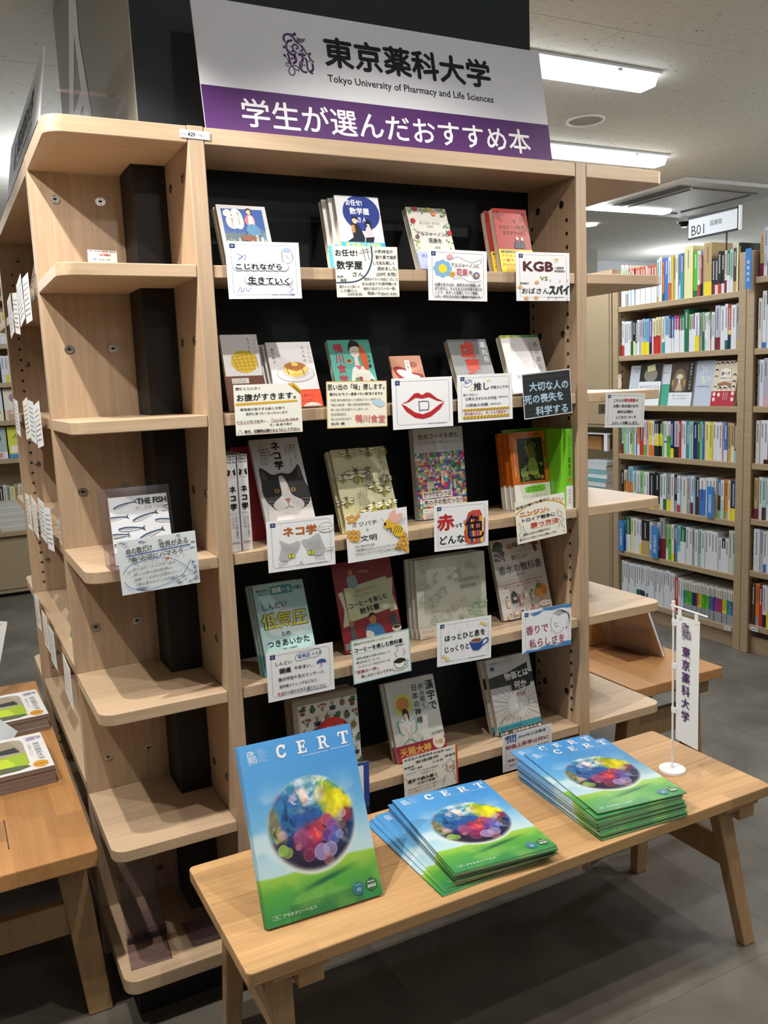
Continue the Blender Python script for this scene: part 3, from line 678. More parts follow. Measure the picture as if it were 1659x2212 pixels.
# ---------------------------------------------------------------- the magazine with the globe
def globe_image(nx, ny):
    X, Y = np.meshgrid(np.linspace(0, 100, nx), np.linspace(0, 141.4, ny))
    n1 = fbm(nx, ny, 3, 6, 1); n2 = fbm(nx, ny, 5, 7, 2, 6); n3 = fbm(nx, ny, 6, 8, 3, 6); n4 = fbm(nx, ny, 10, 14, 4, 5)
    img = np.zeros((ny, nx, 3)) + rgb('4f9be0'); img = mixc(img, '62ace8', ss(100, 0, X)*0.5)
    img = mixc(img, '8fc9e6', ss(25, 95, Y)*0.9); img = mixc(img, 'd4ebee', ss(60, 104, Y)*0.75)
    cl = ss(0.45, 0.72, warp(n1, 0, (n2-.5)*30)); img = mixc(img, 'e4f2f5', cl*ss(25, 70, Y)*0.65)
    hz = 105 - 0.02*X + 1.2*np.sin(X/14)
    g = ss(-1.2, 1.2, Y-hz); img2 = np.zeros_like(img)+rgb('9ccb4a'); img2 = mixc(img2, '58a848', ss(104, 121, Y)); img2 = mixc(img2, '3a8f52', ss(118, 141, Y)); img2 = mixc(img2, 'b4d45e', ss(.5, .75, n2)*.35)
    img = img*(1-g[..., None])+img2*g[..., None]
    sh = np.exp(-(((X-55)+(Y-117)*1.5)/15)**2 - (((Y-117)+(X-55)*0.16)/2.3)**2); img = mixc(img, '1d5a45', sh*0.9)
    cx, cy, R = 51.0, 72.5, 38.0
    d = np.hypot(X-cx, Y-cy)/R
    halo = ss(1.04, 0.99, d); G = np.zeros_like(img)+rgb('2f5fa8')
    wx, wy = (n2-.5)*nx*.35, (n3-.5)*ny*.3
    m1 = warp(n3, wx, wy); m2 = warp(n4, wy, wx); m3 = warp(n2, wy*.8, wx*.8)
    G = mixc(G, '3d8fb4', ss(.42, .6, m1)); G = mixc(G, 'bfe0e6', ss(.55, .7, m2)*ss(75, 40, Y)); G = mixc(G, '20306f', ss(.5, .62, m3)*ss(60, 80, Y+(50-X)*.3)); 
    G = mixc(G, '4e4a88', ss(.5, .66, m2)*ss(60, 30, X)*.8); G = mixc(G, '3f5a3c', ss(.52, .62, m1)*ss(50, 30, X)*ss(50, 60, Y)*ss(85, 70, Y))
    e = lambda x, y, rx, ry, s=.35: ss(1+s, 1-s, np.hypot((X-x)/rx, (Y-y)/ry)+(m1-.5)*1.6)
    G = mixc(G, '8a7a4a', e(19, 66, 5, 14)*.8); G = mixc(G, 'a8a85a', e(22, 78, 5, 7)*.8); G = mixc(G, 'c9a0b8', e(25, 76, 4, 3)*.8)
    G = mixc(G, 'a9c63a', e(68, 50, 11, 12)); G = mixc(G, 'e8dd2a', e(76, 58, 12, 11)); G = mixc(G, 'f0e43c', e(70, 66, 7, 6)*.9); G = mixc(G, '3f8f9c', e(84, 53, 3, 4)*.8)
    G = mixc(G, 'e9c3b8', e(47.5, 49, 4.8, 7.5, .2)); G = mixc(G, 'dcc9a8', e(61, 50, 4.5, 7, .3)*.8); G = mixc(G, 'd9ecef', e(50, 38, 20, 3.5)*.6)
    lo = ss(82, 92, Y+(X-50)*-.12+(m2-.5)*26); G = mixc(G, '2a2034', lo*.92)
    G = mixc(G, '8c2f5c', e(48, 86, 13, 11, .5)*.95); G = mixc(G, 'c03a50', e(54, 80, 9, 8, .5)*.85); G = mixc(G, 'd8574a', e(63, 75, 6, 6)*.8); G = mixc(G, 'a85a86', e(40, 82, 6, 7)*.7); G = mixc(G, 'e8604a', e(55, 82, 2.5, 2.5)*.9)
    G = mixc(G, '8a6a5c', e(76, 84, 4, 9)*.8); G = mixc(G, 'cbb8a4', e(74, 74, 3, 3)*.8); G = mixc(G, '9c2a3c', e(82, 72, 4, 5)*.8)
    G = mixc(G, 'e4f0f2', ss(.62, .78, warp(n4, wy*1.3, wx))*ss(96, 60, Y)*.7); G = mixc(G, '16204a', ss(.40, .28, warp(n4, wx*.7, wy))*ss(40, 60, Y)*.6)
    G = np.clip(G*(0.72+0.56*fbm(nx, ny, 16, 22, 9, 4))[..., None], 0, 1)
    def bub(x, y, r, c, a=.8, rim='f0e4f4'):
        nonlocal G
        q = np.hypot(X-x, Y-y)/r; G = mixc(G, c, ss(1.03, .95, q)*a); G = mixc(G, rim, np.exp(-((q-.94)/.05)**2)*.32)
    for a in ((64, 72, 5, 'b04a70'), (67, 77, 4.5, '8a4a9c'), (69, 82, 5, '6a5ab0'), (62, 84, 5, '6a3a8c'), (67, 88, 4.6, '6064b8'), (72.5, 86, 3.4, '8c90d0'), (44, 96, 5, '7c3050'), (36, 88, 2.4, 'b06a80')): bub(*a)
    bub(55, 96, 6.6, 'a08cc0', .85); bub(62.5, 95.5, 6, 'b49ccc', .7); bub(60, 103, 4.5, 'a86a6c', .6, 'e8d4b4'); bub(23, 87.5, 4.4, '94b85a', .9, 'dcf0a0'); bub(26.5, 90, 4.2, '86ac50', .8, 'dcf0a0'); bub(78, 70, 3.6, 'd8c4b4', .6)
    G = mixc(G, '4a5c74', ss(.55, .7, m3)*ss(96, 104, Y)*.7)
    G = mixc(G, 'dfe8d8', ss(.86, 1.0, d)*ss(60, 108, Y)*.85); G = mixc(G, 'cfe0ee', ss(.93, 1.0, d)*.5)
    img = img*(1-halo[..., None])+G*halo[..., None]
    img = mixc(img, 'e6eee0', np.exp(-((d-1.01)/.03)**2)*.5*ss(50, 100, Y))
    return img
MW, MH, MT = 0.2470, 0.3495, 0.0026
def mag_print(P):
    crest(P, 10.3, 10.6, 8.6, 'f4f8fc', thin=.8)
    for i in range(8): P.t('Tokyo University'[:7+(i*3) % 7], 15.5, 5.2+i*1.35, 1.1, 'e8f2fa', fw=4+(i*37 % 5))
    for ch, x in zip('CERT', (31, 49.5, 68, 87)): slab(P, ch, x, 5, 10.6, 'f2f3f6')
    P.t('THE CUTTING EDGE RESEARCHES OF TOYAKU', 52, 17.9, 1.3, 'eef4fa', fw=24); P.t('東京薬科大学 研究活動広報誌', 79, 17.6, 1.3, 'eef4fa', fw=17.5)
    hx = [(91.5+5.6*math.cos(math.radians(a)), 131+5.6*math.sin(math.radians(a))) for a in range(30, 390, 60)]; P.poly(hx, '3d6b48')
    P.ell(79.8, 131.5, 5.2, 5.2, '3b7f92'); P.t('SPRING', 91.5, 128.8, 1.6, 'f4f8f4', bold=.02, anchor='c', fw=6.6); P.t('2025', 91.5, 132, 3, 'f4f8f4', bold=.04, anchor='c', fw=7.4)
    P.t('ISSUE', 79.8, 128.6, 1.3, 'cfe6ee', anchor='c', fw=4.4); P.t('11', 80, 132.2, 3.6, 'f4f8f4', bold=.04, anchor='c')
    P.t('プラネタリーヘルス', 13.6, 135.4, 3.2, 'eef6ea', bold=.01, fw=28.5); P.ln([(5.4, 133.6), (11.8, 133.6), (11.8, 136.6), (5.4, 136.6)], .25, 'd8ecd4', closed=True); P.t('特集', 8.6, 135.1, 1.6, 'e4f2e0', anchor='c', fw=2.8)
GIMG = globe_image(178, 252)
GM = grid_mesh('cover_print', GIMG, MW, MH, -0.00012)
def magazine(label, group, thick=MT, sag=False):
    t = thing('magazine', label, 'magazine', group=group)
    b = MB(); b.box((0, 0.0003, 0.0003), (MW-0.0006, thick-0.0003, MH-0.0006)); b.build('pages', PAPER, t)
    b = MB(); gr = [lin(c) for c in ('4f9be0', '74b6e6', '9ccfe6', 'c8e6ea', '9ccb4a', '4aa04c')]
    zz = [MH, MH*.8, MH*.55, MH*.4, MH*.255, MH*.2, 0]
    for i in range(6):
        a0, a1 = zz[i], zz[i+1]
        b.face([(0, 0, a1), (MW, 0, a1), (MW, 0, a0), (0, 0, a0)], 0, gr[i]); b.face([(0, 0, a0), (0, thick, a0), (0, thick, a1), (0, 0, a1)], 0, gr[i]); b.face([(0, thick, a0), (MW, thick, a0), (MW, thick, a1), (0, thick, a1)], 0, gr[i])
    b.build('cover', [GLOSS], t)
    o = link('cover_print', GM, t)
    P = Print(MW, MH); P.z = 0.0002; mag_print(P); P.build('lettering', t, GLOSS)
    return t
mg = magazine('glossy blue and green globe magazine standing upright in a clear stand on the bench', 'globe magazines on the bench')
zb = 0.4165; LEAN = 23.6
p0 = on(2, zb, 579, 2012); p1 = on(2, zb, 826, 1935); yaw = math.atan2(p1[1]-p0[1], p1[0]-p0[0])
mg.location = tuple(p0 + np.array([0, 0, 0.0035])); mg.rotation_euler = (-math.radians(LEAN), 0, yaw)
for i in range(3):
    c = copy_tree(mg); c['label'] = 'globe magazine leaning behind the upright front copy in the clear stand'
    dy = (i+1)*(MT+0.0006)
    c.location = Vector(mg.location) + Matrix.Rotation(yaw, 3, 'Z') @ Matrix.Rotation(-math.radians(LEAN), 3, 'X') @ Vector((-0.0015*(i+1), dy, 0.0004*(i+1)))
# the clear stand holding them
t = thing('acrylic_stand', 'clear acrylic magazine stand holding the upright globe magazine', 'stand', tuple(p0 + np.array([0, 0, -0.0015])), (0, 0, yaw))
RX = Matrix.Rotation(-math.radians(LEAN), 4, 'X')
def rot_box(a, b_, name, parent, mat=ACRYL):
    m = MB(); m.box(a, b_); m.v = [tuple(RX @ Vector(v)) for v in m.v]; return m.build(name, mat, parent)
rot_box((0.05, -0.0045, -0.0015), (0.205, -0.003, 0.035), 'front_lip', t); rot_box((0.05, 4*MT+.0024+.004, 0), (0.262, 4*MT+.0024+0.0055, 0.20), 'back_plate', t); rot_box((0.05, -0.0045, -0.003), (0.205, 4*MT+.0024+0.0055, -0.0015), 'ledge', t)
b = MB(); b.face([(0.10, 0.085, 0.17), (0.16, 0.085, 0.17), (0.17, 0.16, 0.0), (0.09, 0.16, 0.0)]); b.build('rear_leg', ACRYL, t)
# lying stacks: flat copies, cover up
def lay_pose(c, x, y, z, yawdeg, thick=MT):
    # local cover faces -Y with Z up the page; lay it on its back: +Z -> +Y, -Y -> +Z
    c.matrix_world = Matrix.Translation((x, y, z+thick)) @ Matrix.Rotation(math.radians(yawdeg), 4, 'Z') @ Matrix.Rotation(-math.pi/2, 4, 'X')
rs = random.Random(11)
def place_stack(n, z0, fl, yaw0, side, fan, word):
    for i in range(n):
        c = copy_tree(mg); f = i/(n-1)
        x, y, yw = fan(i, n)
        last = i == n-1
        if last: c['label'] = f'topmost globe magazine of the {word} flat stack on the bench, its cover fully in view'
        else: c['label'] = f'globe magazine under the topmost copy in the {word} flat stack on the bench'
        c['group'] = f'globe magazines in the {word} stack'
        lay_pose(c, x, y, z0+i*(MT+0.00025), yw)
THK = 0.62
mg_flat_t = MT
def fanL(i, n):
    if i < 3: return (0.250-0.0+0.008*i, -0.462+0.006*i, 0.5-1.2*i)
    j = (i-3)/(n-4)
    return (0.287+rs.uniform(-.003, .003), -0.452+rs.uniform(-.004, .004), -4.5-2.0*j+rs.uniform(-.8, .8))
def fanR(i, n):
    j = i/(n-1)
    if i == n-1: return (0.682, -0.437, -8.0)
    if i == n-2: return (0.676, -0.400, -6.0)
    return (0.668+rs.uniform(-.004, .004)+0.002*j, -0.468+0.028*j+rs.uniform(-.003, .003), -4.2-1.8*j+rs.uniform(-.7, .7))
place_stack(13, 0.4152, 0, 0, 0, fanL, 'left')
place_stack(18, 0.4152, 0, 0, 0, fanR, 'right')

# ---------------------------------------------------------------- the little desk flag
fb = on(2, 0.416, 1452, 1664)
t = thing('desk_flag', 'small white vertical desk flag with purple writing on a round white base', 'flag', (fb[0], fb[1], 0.4152))
b = MB(); b.tube((0, 0, 0), (0, 0, 0.0065), 0.0345, 48); b.tube((0, 0, 0.0065), (0, 0, 0.008), 0.0335, 48); b.build('base', WHITEPL, t, 0.001)
b = MB(); b.tube((0, 0, 0.008), (0, 0, 0.018), 0.0045, 14); b.tube((0, 0, 0.010), (0, 0, 0.452), 0.0026, 12); b.build('pole', WHITEPL, t)
b = MB(); b.tube((0, 0, 0.438), (0, 0, 0.462), 0.0046, 14); b.tube((0, 0, 0.405), (0, 0, 0.415), 0.0042, 14); b.build('collar', WHITEPL, t)
fd = Vector((-0.06, -0.998, 0)); fd.normalize()
b = MB(); b.tube(tuple(fd*-0.008+Vector((0, 0, 0.449))), tuple(fd*0.118+Vector((0, 0, 0.447))), 0.0023, 10); b.build('crossbar', WHITEPL, t)
fl = bpy.data.objects.new('flag_cloth', None)
fy = math.atan2(fd.y, fd.x)
FW_, FH_ = 0.082, 0.335
b = MB(); nseg = 8
def fx(u): return 0.010+u*FW_
def fdp(u, v): return 0.0016*math.sin(u*3.0+v*2.2)
for i in range(nseg):
    for j in range(10):
        q = []
        for (a, c_) in ((i, j), (i+1, j), (i+1, j+1), (i, j+1)):
            u, v = a/nseg, c_/10; q.append((fx(u), fdp(u, v), 0.428-v*FH_))
        b.face(q[::-1], 0, lin('eef0f2'))
cl_ = b.build('flag_cloth', [INK], t); cl_.rotation_euler = (0, 0, fy)
sol = cl_.modifiers.new('thickness', 'SOLIDIFY'); sol.thickness = 0.0006
P = Print(FW_, FH_); P.z = 0.0022
crest(P, 46, 44, 42, '4f2a63'); P.t('東京薬科大学', 46, 88, 36, '4f2a63', bold=.02, vert=True, fw=250)
pr_ = P.build('lettering', cl_); pr_.location = (fx(0), 0, 0.428-FH_)
for u in (0.16, 0.86):
    b = MB(); b.box((fx(u)-0.006, -0.001, 0.42), (fx(u)+0.006, 0.0012, 0.450)); o = b.build('hanging_loop', WHITEPL, t); o.rotation_euler = (0, 0, fy)
for z in (0.405, 0.29, 0.17):
    b = MB(); b.box((-0.004, -0.0016, z-0.007), (0.014, 0.0016, z+0.007)); o = b.build('side_clip', WHITEPL, t); o.rotation_euler = (0, 0, fy)
# ---------------------------------------------------------------- the recommended books: covers
RR_ = random.Random(3)
def c_manga(P):
    P.rect(8, 8, 92, 88, '2f63b8'); P.rect(8, 62, 92, 88, '7c8a7c')
    P.poly([(8,70),(14,60),(20,66),(27,55),(36,66),(44,58),(55,64),(62,52),(72,60),(82,48),(92,58),(92,88),(8,88)], '5f7a86')
    for i in range(14): x = 10+i*5.8; hh = 8+RR_.random()*14; P.rect(x, 88-hh, x+4.4, 88, ('c8cfc9', '8fa39a', 'a9b8b0', '6f8078')[i % 4])
    for p in ([(12,14),(22,10),(28,18),(22,26),(12,24)], [(28,12),(40,9),(48,20),(50,40),(44,52),(34,50),(30,34)], [(16,28),(28,24),(36,40),(32,52),(20,50),(15,40)]): P.poly(p, 'f2f4f6', 4)
    P.t('私をくいとめて', 41, 15, 4.6, '20222a', vert=True, fw=30); P.t('綿矢りさ', 27, 29, 4.8, '20222a', vert=True, fw=20)
    P.poly([(58,22),(64,20),(72,26),(72,42),(58,44),(52,34)], 'e88a92', 3); P.poly([(62,22),(70,26),(70,44),(60,44)], 'f0eef0', 3); P.poly([(56,44),(74,42),(82,64),(54,66)], '5f9fd0', 2)
    P.ell(63, 14, 5.2, 6, 'f2d2bc'); P.poly([(57,14),(59,7),(67,7),(70,14),(68,20),(66,10),(60,11)], '3a2420', 3); P.rect(60, 65, 64, 84, 'f0cdb4'); P.rect(70, 64, 74, 84, 'f0cdb4')
    P.poly([(44,66),(66,66),(68,76),(42,76)], '9c5a3c', 2); P.ln([(50,66),(55,58),(60,66)], 1.2, '3a2420'); P.rect(10, 90, 90, 92, 'd2506a'); P.t('私をくいとめて', 50, 100, 9, 'd2406a', anchor='c', fw=60); P.t('朝日文庫', 50, 116, 6, '333', anchor='c')
def c_math(P):
    P.ell(56, 36, 42, 38, '2c3f8e'); P.t('お任せ!', 24, 14, 14, 'f2f4fa', bold=.03, fw=36); P.t('数学屋', 30, 32, 15, 'f2f4fa', bold=.03, fw=44); P.t('さん', 44, 50, 13, 'f2f4fa', bold=.02)
    P.poly([(28,62),(36,54),(44,60),(52,76),(54,98),(14,98),(30,88)], '1f2430', 2); P.ell(38, 52, 6, 7, 'e8c8ae'); P.poly([(31,50),(36,43),(45,46),(44,52),(38,47)], '15161c', 2); P.rect(28, 62, 36, 78, 'b88a5c')
    P.poly([(62,66),(72,66),(76,86),(58,88)], 'e6c4cc', 2); P.ell(68, 58, 5, 6, 'ecd0b8'); P.poly([(61,56),(66,49),(74,54),(74,74),(70,60),(63,60),(60,72)], '15161c', 2); P.poly([(58,88),(78,86),(74,98),(56,98)], '1f2430')
    P.rect(0, 98, 100, P.H, '4fb0dc'); P.t('数学屋の大逆転', 50, 104, 10, 'f2e05a', anchor='c', fw=80, bold=.02)
def c_algernon(P):
    for i in range(46):
        x, y = [(RR_.uniform(2, 98), RR_.uniform(2, 16)), (RR_.uniform(2, 16), RR_.uniform(10, 120)), (RR_.uniform(84, 98), RR_.uniform(10, 120))][i % 3]
        P.ell(x, y, 3.2, 1.5, ('7d9a4c', 'a8b86a', '5f7f4a')[i % 3], RR_.uniform(0, 180), 10)
    for x, y, r, c in ((22,4,6,'c8505a'), (56,5,5,'e0cf4a'), (66,14,6,'e08a6a'), (10,34,6,'b8323c'), (95,42,6,'a8bfae'), (96,60,6,'c8404c'), (12,72,5,'7a5a5a')): P.ell(x, y, r, r, c)
    P.t('ダニエル・キイス', 50, 38, 7, '22252a', anchor='c', fw=50); P.t('小尾芙佐訳', 50, 46, 4, '44474c', anchor='c', fw=16)
    P.t('アルジャーノンに', 52, 64, 11, '1a1c20', anchor='c', fw=80, bold=.015); P.t('花束を', 54, 80, 12, '1a1c20', anchor='c', fw=32, bold=.015); P.t('新版', 56, 97, 6, '333', anchor='c', fw=12)
    P.rect(0, 108, 100, P.H, 'b9c4e8'); P.t('累計三百万部突破', 50, 118, 9, '4060b0', anchor='c', fw=80)
def c_red(P):
    P.rect(0, 0, 100, P.H, 'a02c26')
    for i in range(22):
        x, y = (RR_.uniform(60, 98), RR_.uniform(3, 60)) if i % 2 else (RR_.uniform(2, 30), RR_.uniform(3, 30)); P.ell(x, y, 5, 3.4, '7d1f22', RR_.uniform(0, 180), 12)
    P.t('ミセス・ハリス、', 14, 46, 11, '4c1216', fw=76); P.t('モスクワへ行く', 22, 60, 11, '4c1216', fw=66)
    P.poly([(52,84),(60,76),(66,84),(68,98),(50,98)], '1f2c50', 2); P.ell(60, 74, 4, 4, 'e8c8a8'); P.poly([(70,82),(78,78),(82,98),(66,98)], '2a1c1c', 2); P.ell(74, 75, 4, 4, 'eed8b8')
    P.rect(0, 102, 100, P.H, 'ecd23c'); P.rect(6, 105, 56, 111, '3c3a30'); P.t('ソ連で大冒険', 8, 108, 4.5, 'f0e060', fw=44); P.t('アラカンの家政婦', 6, 118, 8, 'b83a28', fw=88, bold=.02); P.t('ソ連でスパイ', 6, 129, 8, 'b83a28', fw=70, bold=.02); P.t('かけられる!?', 6, 140, 8, 'b83a28', fw=60, bold=.02)
def c_itoshi(P):
    P.t('いとしい', 90, 10, 8, '4a4a4c', vert=True, fw=42); P.t('たべもの', 74, 8, 8, '4a4a4c', vert=True, fw=42)
    P.poly([(30,52),(48,44),(70,46),(88,60),(90,80),(78,98),(52,104),(30,94),(20,74)], 'dfc02a', 5)
    for i in range(6): P.ln([(24+i*13, 54+abs(i-2)*1), (36+i*11, 98-abs(i-2)*2)], 1.6, 'b8860c', layer=False)
    for i in range(5): P.ln([(22+i*2, 60+i*9), (88-i*1, 54+i*10)], 1.6, 'b8860c', layer=False)
    P.rect(0, 112, 100, P.H, '6f4434'); P.rect(14, 118, 60, 132, 'e4e2dc'); P.t('ほっと浸みる', 16, 122, 4.6, '4a3a34', fw=36); P.t('あの味の記憶', 16, 128, 4.6, '4a3a34', fw=36)
    P.ell(26, 148, 9, 11, 'b8c25a'); P.ell(26, 143, 9, 5, 'e4e8d0'); P.t('10', 36, 154, 6, 'e8e4d8')
def c_koishi(P):
    P.t('こいしい', 93, 10, 8, '4a4a4c', vert=True, fw=40); P.t('たべもの', 80, 8, 8, '4a4a4c', vert=True, fw=40); P.t('森下典子', 12, 12, 7, '4a4a4c', vert=True, fw=38)
    P.ell(54, 72, 42, 20, 'a8a8ac'); P.ell(54, 71, 40.6, 18.8, 'd4d2d6'); P.ell(54, 70, 30, 13, 'c2c0c6')
    P.poly([(30,60),(36,74),(56,80),(76,72),(80,58)], 'd8bc54', 3); P.ell(55, 58, 26, 12, 'c8863c'); P.poly([(30,56),(55,68),(80,56),(78,64),(56,72),(32,64)], 'e4cf78', 3); P.ell(54, 55, 22, 9, 'b8702c'); P.poly([(48,47),(60,48),(62,54),(50,55)], 'f0dc6a', 2)
    P.ln([(36,58),(38,74)], 2, 'a8642c'); P.ln([(70,58),(72,76)], 2, 'a8642c')
    P.rect(0, 112, 100, P.H, 'd8452c'); P.t('食べたら甦る、', 50, 122, 8, '2c1a16', anchor='c', fw=80); P.t('あの思い出。', 50, 133, 8, '2c1a16', anchor='c', fw=66); P.ell(76, 147, 20, 9, 'f0c8bc'); P.t('こいしい', 76, 146, 5, 'c0402c', anchor='c', fw=26); P.t('本文より', 30, 147, 5, 'f4e4dc', anchor='c', fw=34)
def c_kamo(P):
    P.rect(0, 0, 100, P.H, '5fb8ac')
    for ch, y in zip('鴨川食堂', (8, 32, 55, 80)): P.t(ch, 22, y, 22, 'b83a4c', vert=True, bold=.03)
    P.t('柏井壽', 90, 34, 9, '22302c', vert=True, fw=34, bold=.01)
    P.poly([(46,70),(56,62),(74,62),(88,76),(94,110),(40,112)], 'eef0ee', 3); P.ell(60, 26, 12, 15, 'f0e6dc'); P.poly([(46,28),(48,10),(56,4),(68,4),(74,14),(75,30),(68,16),(52,18)], '1c1a1e', 3); P.ell(58, 6, 6, 5, '1c1a1e')
    P.poly([(56,40),(64,40),(66,66),(54,66)], 'f0e6dc'); P.poly([(54,60),(70,60),(64,72)], 'd87a8c'); P.poly([(72,18),(76,10),(82,22),(88,40),(86,66),(80,80),(74,60),(70,40)], 'd8683c', 4)
    P.ell(42, 50, 8, 6, 'c8c0a0'); P.ell(42, 49, 6, 4, '8c5a3a'); P.ell(70, 100, 26, 11, '6a4a44'); P.rect(54, 76, 84, 96, 'e8e6de'); P.poly([(52,78),(66,68),(84,72),(88,80)], 'f4f2ea'); P.rect(58, 86, 66, 96, 'b8404c'); P.ell(54, 94, 6, 7, '6f9c7a')
    P.ln([(54,27),(58,28)], .8, '333'); P.ln([(63,28),(67,27)], .8, '333'); P.ell(61, 34, 1.6, .8, 'c04a50')
def c_kuchi(P):
    P.rect(0, 0, 100, P.H, 'c48a70'); P.poly([(0,0),(100,0),(100,40),(60,46),(20,30),(0,34)], 'd09a80'); P.ell(70, 28, 14, 9, 'a86a54'); P.poly([(4,36),(30,34),(60,50),(94,60),(90,84),(50,88),(16,66)], '9c2f34', 4); P.poly([(14,44),(34,42),(62,56),(84,64),(70,74),(40,70),(22,58)], 'efeae2', 4)
    for i in range(7): P.ln([(20+i*9, 44+i*3.2), (21+i*8.6, 60+i*2.6)], .9, 'b8a89c')
    P.rect(44, 14, 60, 96, 'f2f2f2'); P.t('口に関するアンケート', 52, 17, 7.4, '1a1a1c', vert=True, fw=78)
def c_kyomu(P):
    P.rect(0, 0, 100, P.H, '8a8f94'); P.poly([(0,0),(44,0),(50,60),(30,98),(0,100)], 'a9adae')
    for i in range(9): P.ln([(4+i*5, 2), (8+i*4.5, 40), (2+i*5, 90)], .5, '6a7074', sm=3)
    P.t('虚', 46, 4, 40, 'd8402c', vert=True, bold=.04); P.t('夢', 50, 46, 38, 'd8402c', vert=True, bold=.04); P.t('薬丸岳', 88, 6, 15, 'e8eaec', vert=True, fw=52, bold=.02)
    P.poly([(30,100),(60,86),(100,84),(100,P.H),(30,P.H)], 'c4c6e4')
def c_mo(P):
    P.rect(0, 0, 100, P.H, 'e0dfe0'); P.rect(0, 0, 100, 6, '4a9a50'); P.poly([(0,0),(40,0),(50,6),(0,6)], 'bcc83c'); P.t('岩波現代文庫', 6, 3, 3.2, '28402c', fw=26)
    P.t('喪の途上にて', 86, 14, 12, '3a3a3e', vert=True, fw=100); P.t('大事故遺族の悲哀の研究', 72, 16, 4.6, '66666a', vert=True, fw=60); P.t('野田正彰', 20, 96, 10, '3a3a3e', fw=40)
def c_cat(P):
    P.rect(0, 0, 100, P.H, 'd3d2d6'); 
    P.t('ネコ学', 50, 6, 19, '141416', vert=True, bold=.05, fw=60); P.t('クレア・ベサント', 16, 10, 4, '333', fw=26); P.t('三木直子訳', 16, 14.5, 3, '444', fw=14)
    for i, s_ in enumerate(('How to', 'Talk to', 'Your Cat')): P.t(s_, 15, 21+i*6, 6, '141416', bold=.03, fw=(20, 22, 28)[i])
    for i, s_ in enumerate(('Get Inside', 'the Mind', 'of Your Pet')): P.t(s_, 15, 39+i*4, 3.2, '222', fw=(17, 14, 20)[i], bold=.01)
    P.t('築地書館', 16, 52, 3, '222', fw=11)
    for i, s_ in enumerate(('あなたの猫と', '最高の', 'コミュニケーションを', 'とる方法')): P.t(s_, 88-i*6.2, 14, 4.6, '2a2a2c', vert=True, fw=(36, 17, 46, 22)[i])
    # the cat
    i0 = len(P.v)
    P.poly([(14,128),(24,118),(60,126),(92,112),(100,122),(100,P.H),(8,P.H)], 'e4e0de', 4)
    P.poly([(12,62),(22,66),(34,74),(50,72),(66,74),(78,66),(84,60),(88,66),(90,84),(96,104),(92,122),(76,132),(54,138),(34,134),(18,122),(10,104),(11,84)], '26262a', 4)
    P.poly([(14,66),(20,72),(22,82),(14,80)], '5a5054', 2); P.poly([(84,66),(80,74),(80,82),(87,80)], '5a5054', 2)
    P.poly([(44,78),(52,78),(58,92),(62,108),(78,118),(80,128),(66,136),(52,138),(34,134),(24,124),(30,116),(42,108),(44,92)], 'dcd8d8', 4)
    for x in (36, 66): P.ell(x, 100, 5.6, 4.6, '17171a', 0); P.ell(x, 100.2, 4.6, 3.9, 'b8863c'); P.ell(x, 100, 1.4, 3.0, '0c0c0e')
    P.poly([(47,114),(57,114),(55,118),(52,121),(49,118)], 'b8706e', 3); P.ln([(52,121),(52,126),(44,129)], .9, '5a4648', sm=3); P.ln([(52,126),(60,129)], .9, '5a4648', sm=3)
    for s in (-1, 1):
        for k in range(4): P.ln([(52+s*10, 120+k*2), (52+s*30, 116+k*5), (52+s*46, 118+k*8)], .28, 'f4f4f4', sm=3)
    P.v[i0:] = [((50+(x/P.k-50)*1.1)*P.k, y, P.h-(60+((P.h-z)/P.k-62)*1.27)*P.k) for x, y, z in P.v[i0:]]
def bee(P, x, y, s, rot=0, big=False):
    a = math.radians(rot); T = lambda u, v: (x+(u*math.cos(a)-v*math.sin(a))*s, y+(u*math.sin(a)+v*math.cos(a))*s)
    for sg in (-1, 1):
        for (ux, uy) in (((1.0, -.35), (1.5, .0)), ((.8, .15), (1.25, .5))):
            p = [T(0, -.1), T(sg*.6, ux[1] if False else uy[1]-.5), T(sg*uy[0], uy[1]-.25), T(sg*.7, uy[1])]; P.poly(p, 'f1f0d4', 3); P.ln(p, .07*s, '3a3a2a', True, 3, taper=False)
        P.ln([T(sg*.1, -.6), T(sg*.3, -.9)], .06*s, '222'); P.ln([T(sg*.2, .3), T(sg*.55, .7), T(sg*.4, .95)], .07*s, '222', sm=2)
    P.poly([T(-.28,.1), T(.28,.1), T(.34,.6), T(.12,1.1), T(-.12,1.1), T(-.34,.6)], 'd6c84a' if not big else 'e0a830', 3)
    for k in range(4): v = .28+k*.2; ww = .32-.04*k; P.ln([T(-ww, v), T(ww, v)], .1*s, '1c1c18', layer=(k == 0))
    P.ell(*T(0, -.12), .24*s, .28*s, '9a8a40'); P.ell(*T(0, -.5), .2*s, .18*s, '3a382a')
def c_bee(P):
    P.rect(0, 0, 100, P.H, 'dedcb4'); P.rect(0, 104, 100, P.H, 'e4dfa0')
    for x, y, s in ((30,8,11),(68,6,11),(38,46,15),(12,50,8),(10,90,10),(66,68,10),(82,76,10),(92,58,9),(42,112,10),(56,104,10),(74,102,10),(80,116,9),(98,8,8),(90,100,7)): bee(P, x, y, s)
    P.t('ミツバチ', 84, 14, 10, '3a3a34', vert=True, fw=46); P.t('と', 71, 50, 8, '3a3a34', vert=True); P.t('文明', 58, 34, 14, '26262a', vert=True, bold=.01)
    for i in range(4): P.t('宗教芸術から科学政治まで文化を形づくった昆虫の物語'[i*6:i*6+9], 46-i*5, 72, 4, '4a4a44', vert=True, fw=30)
    P.t('BEE', 12, 118, 9, '3a3a34', fw=18); P.t('クレア・プレストン', 86, 104, 4.4, '4a4a44', vert=True, fw=30)
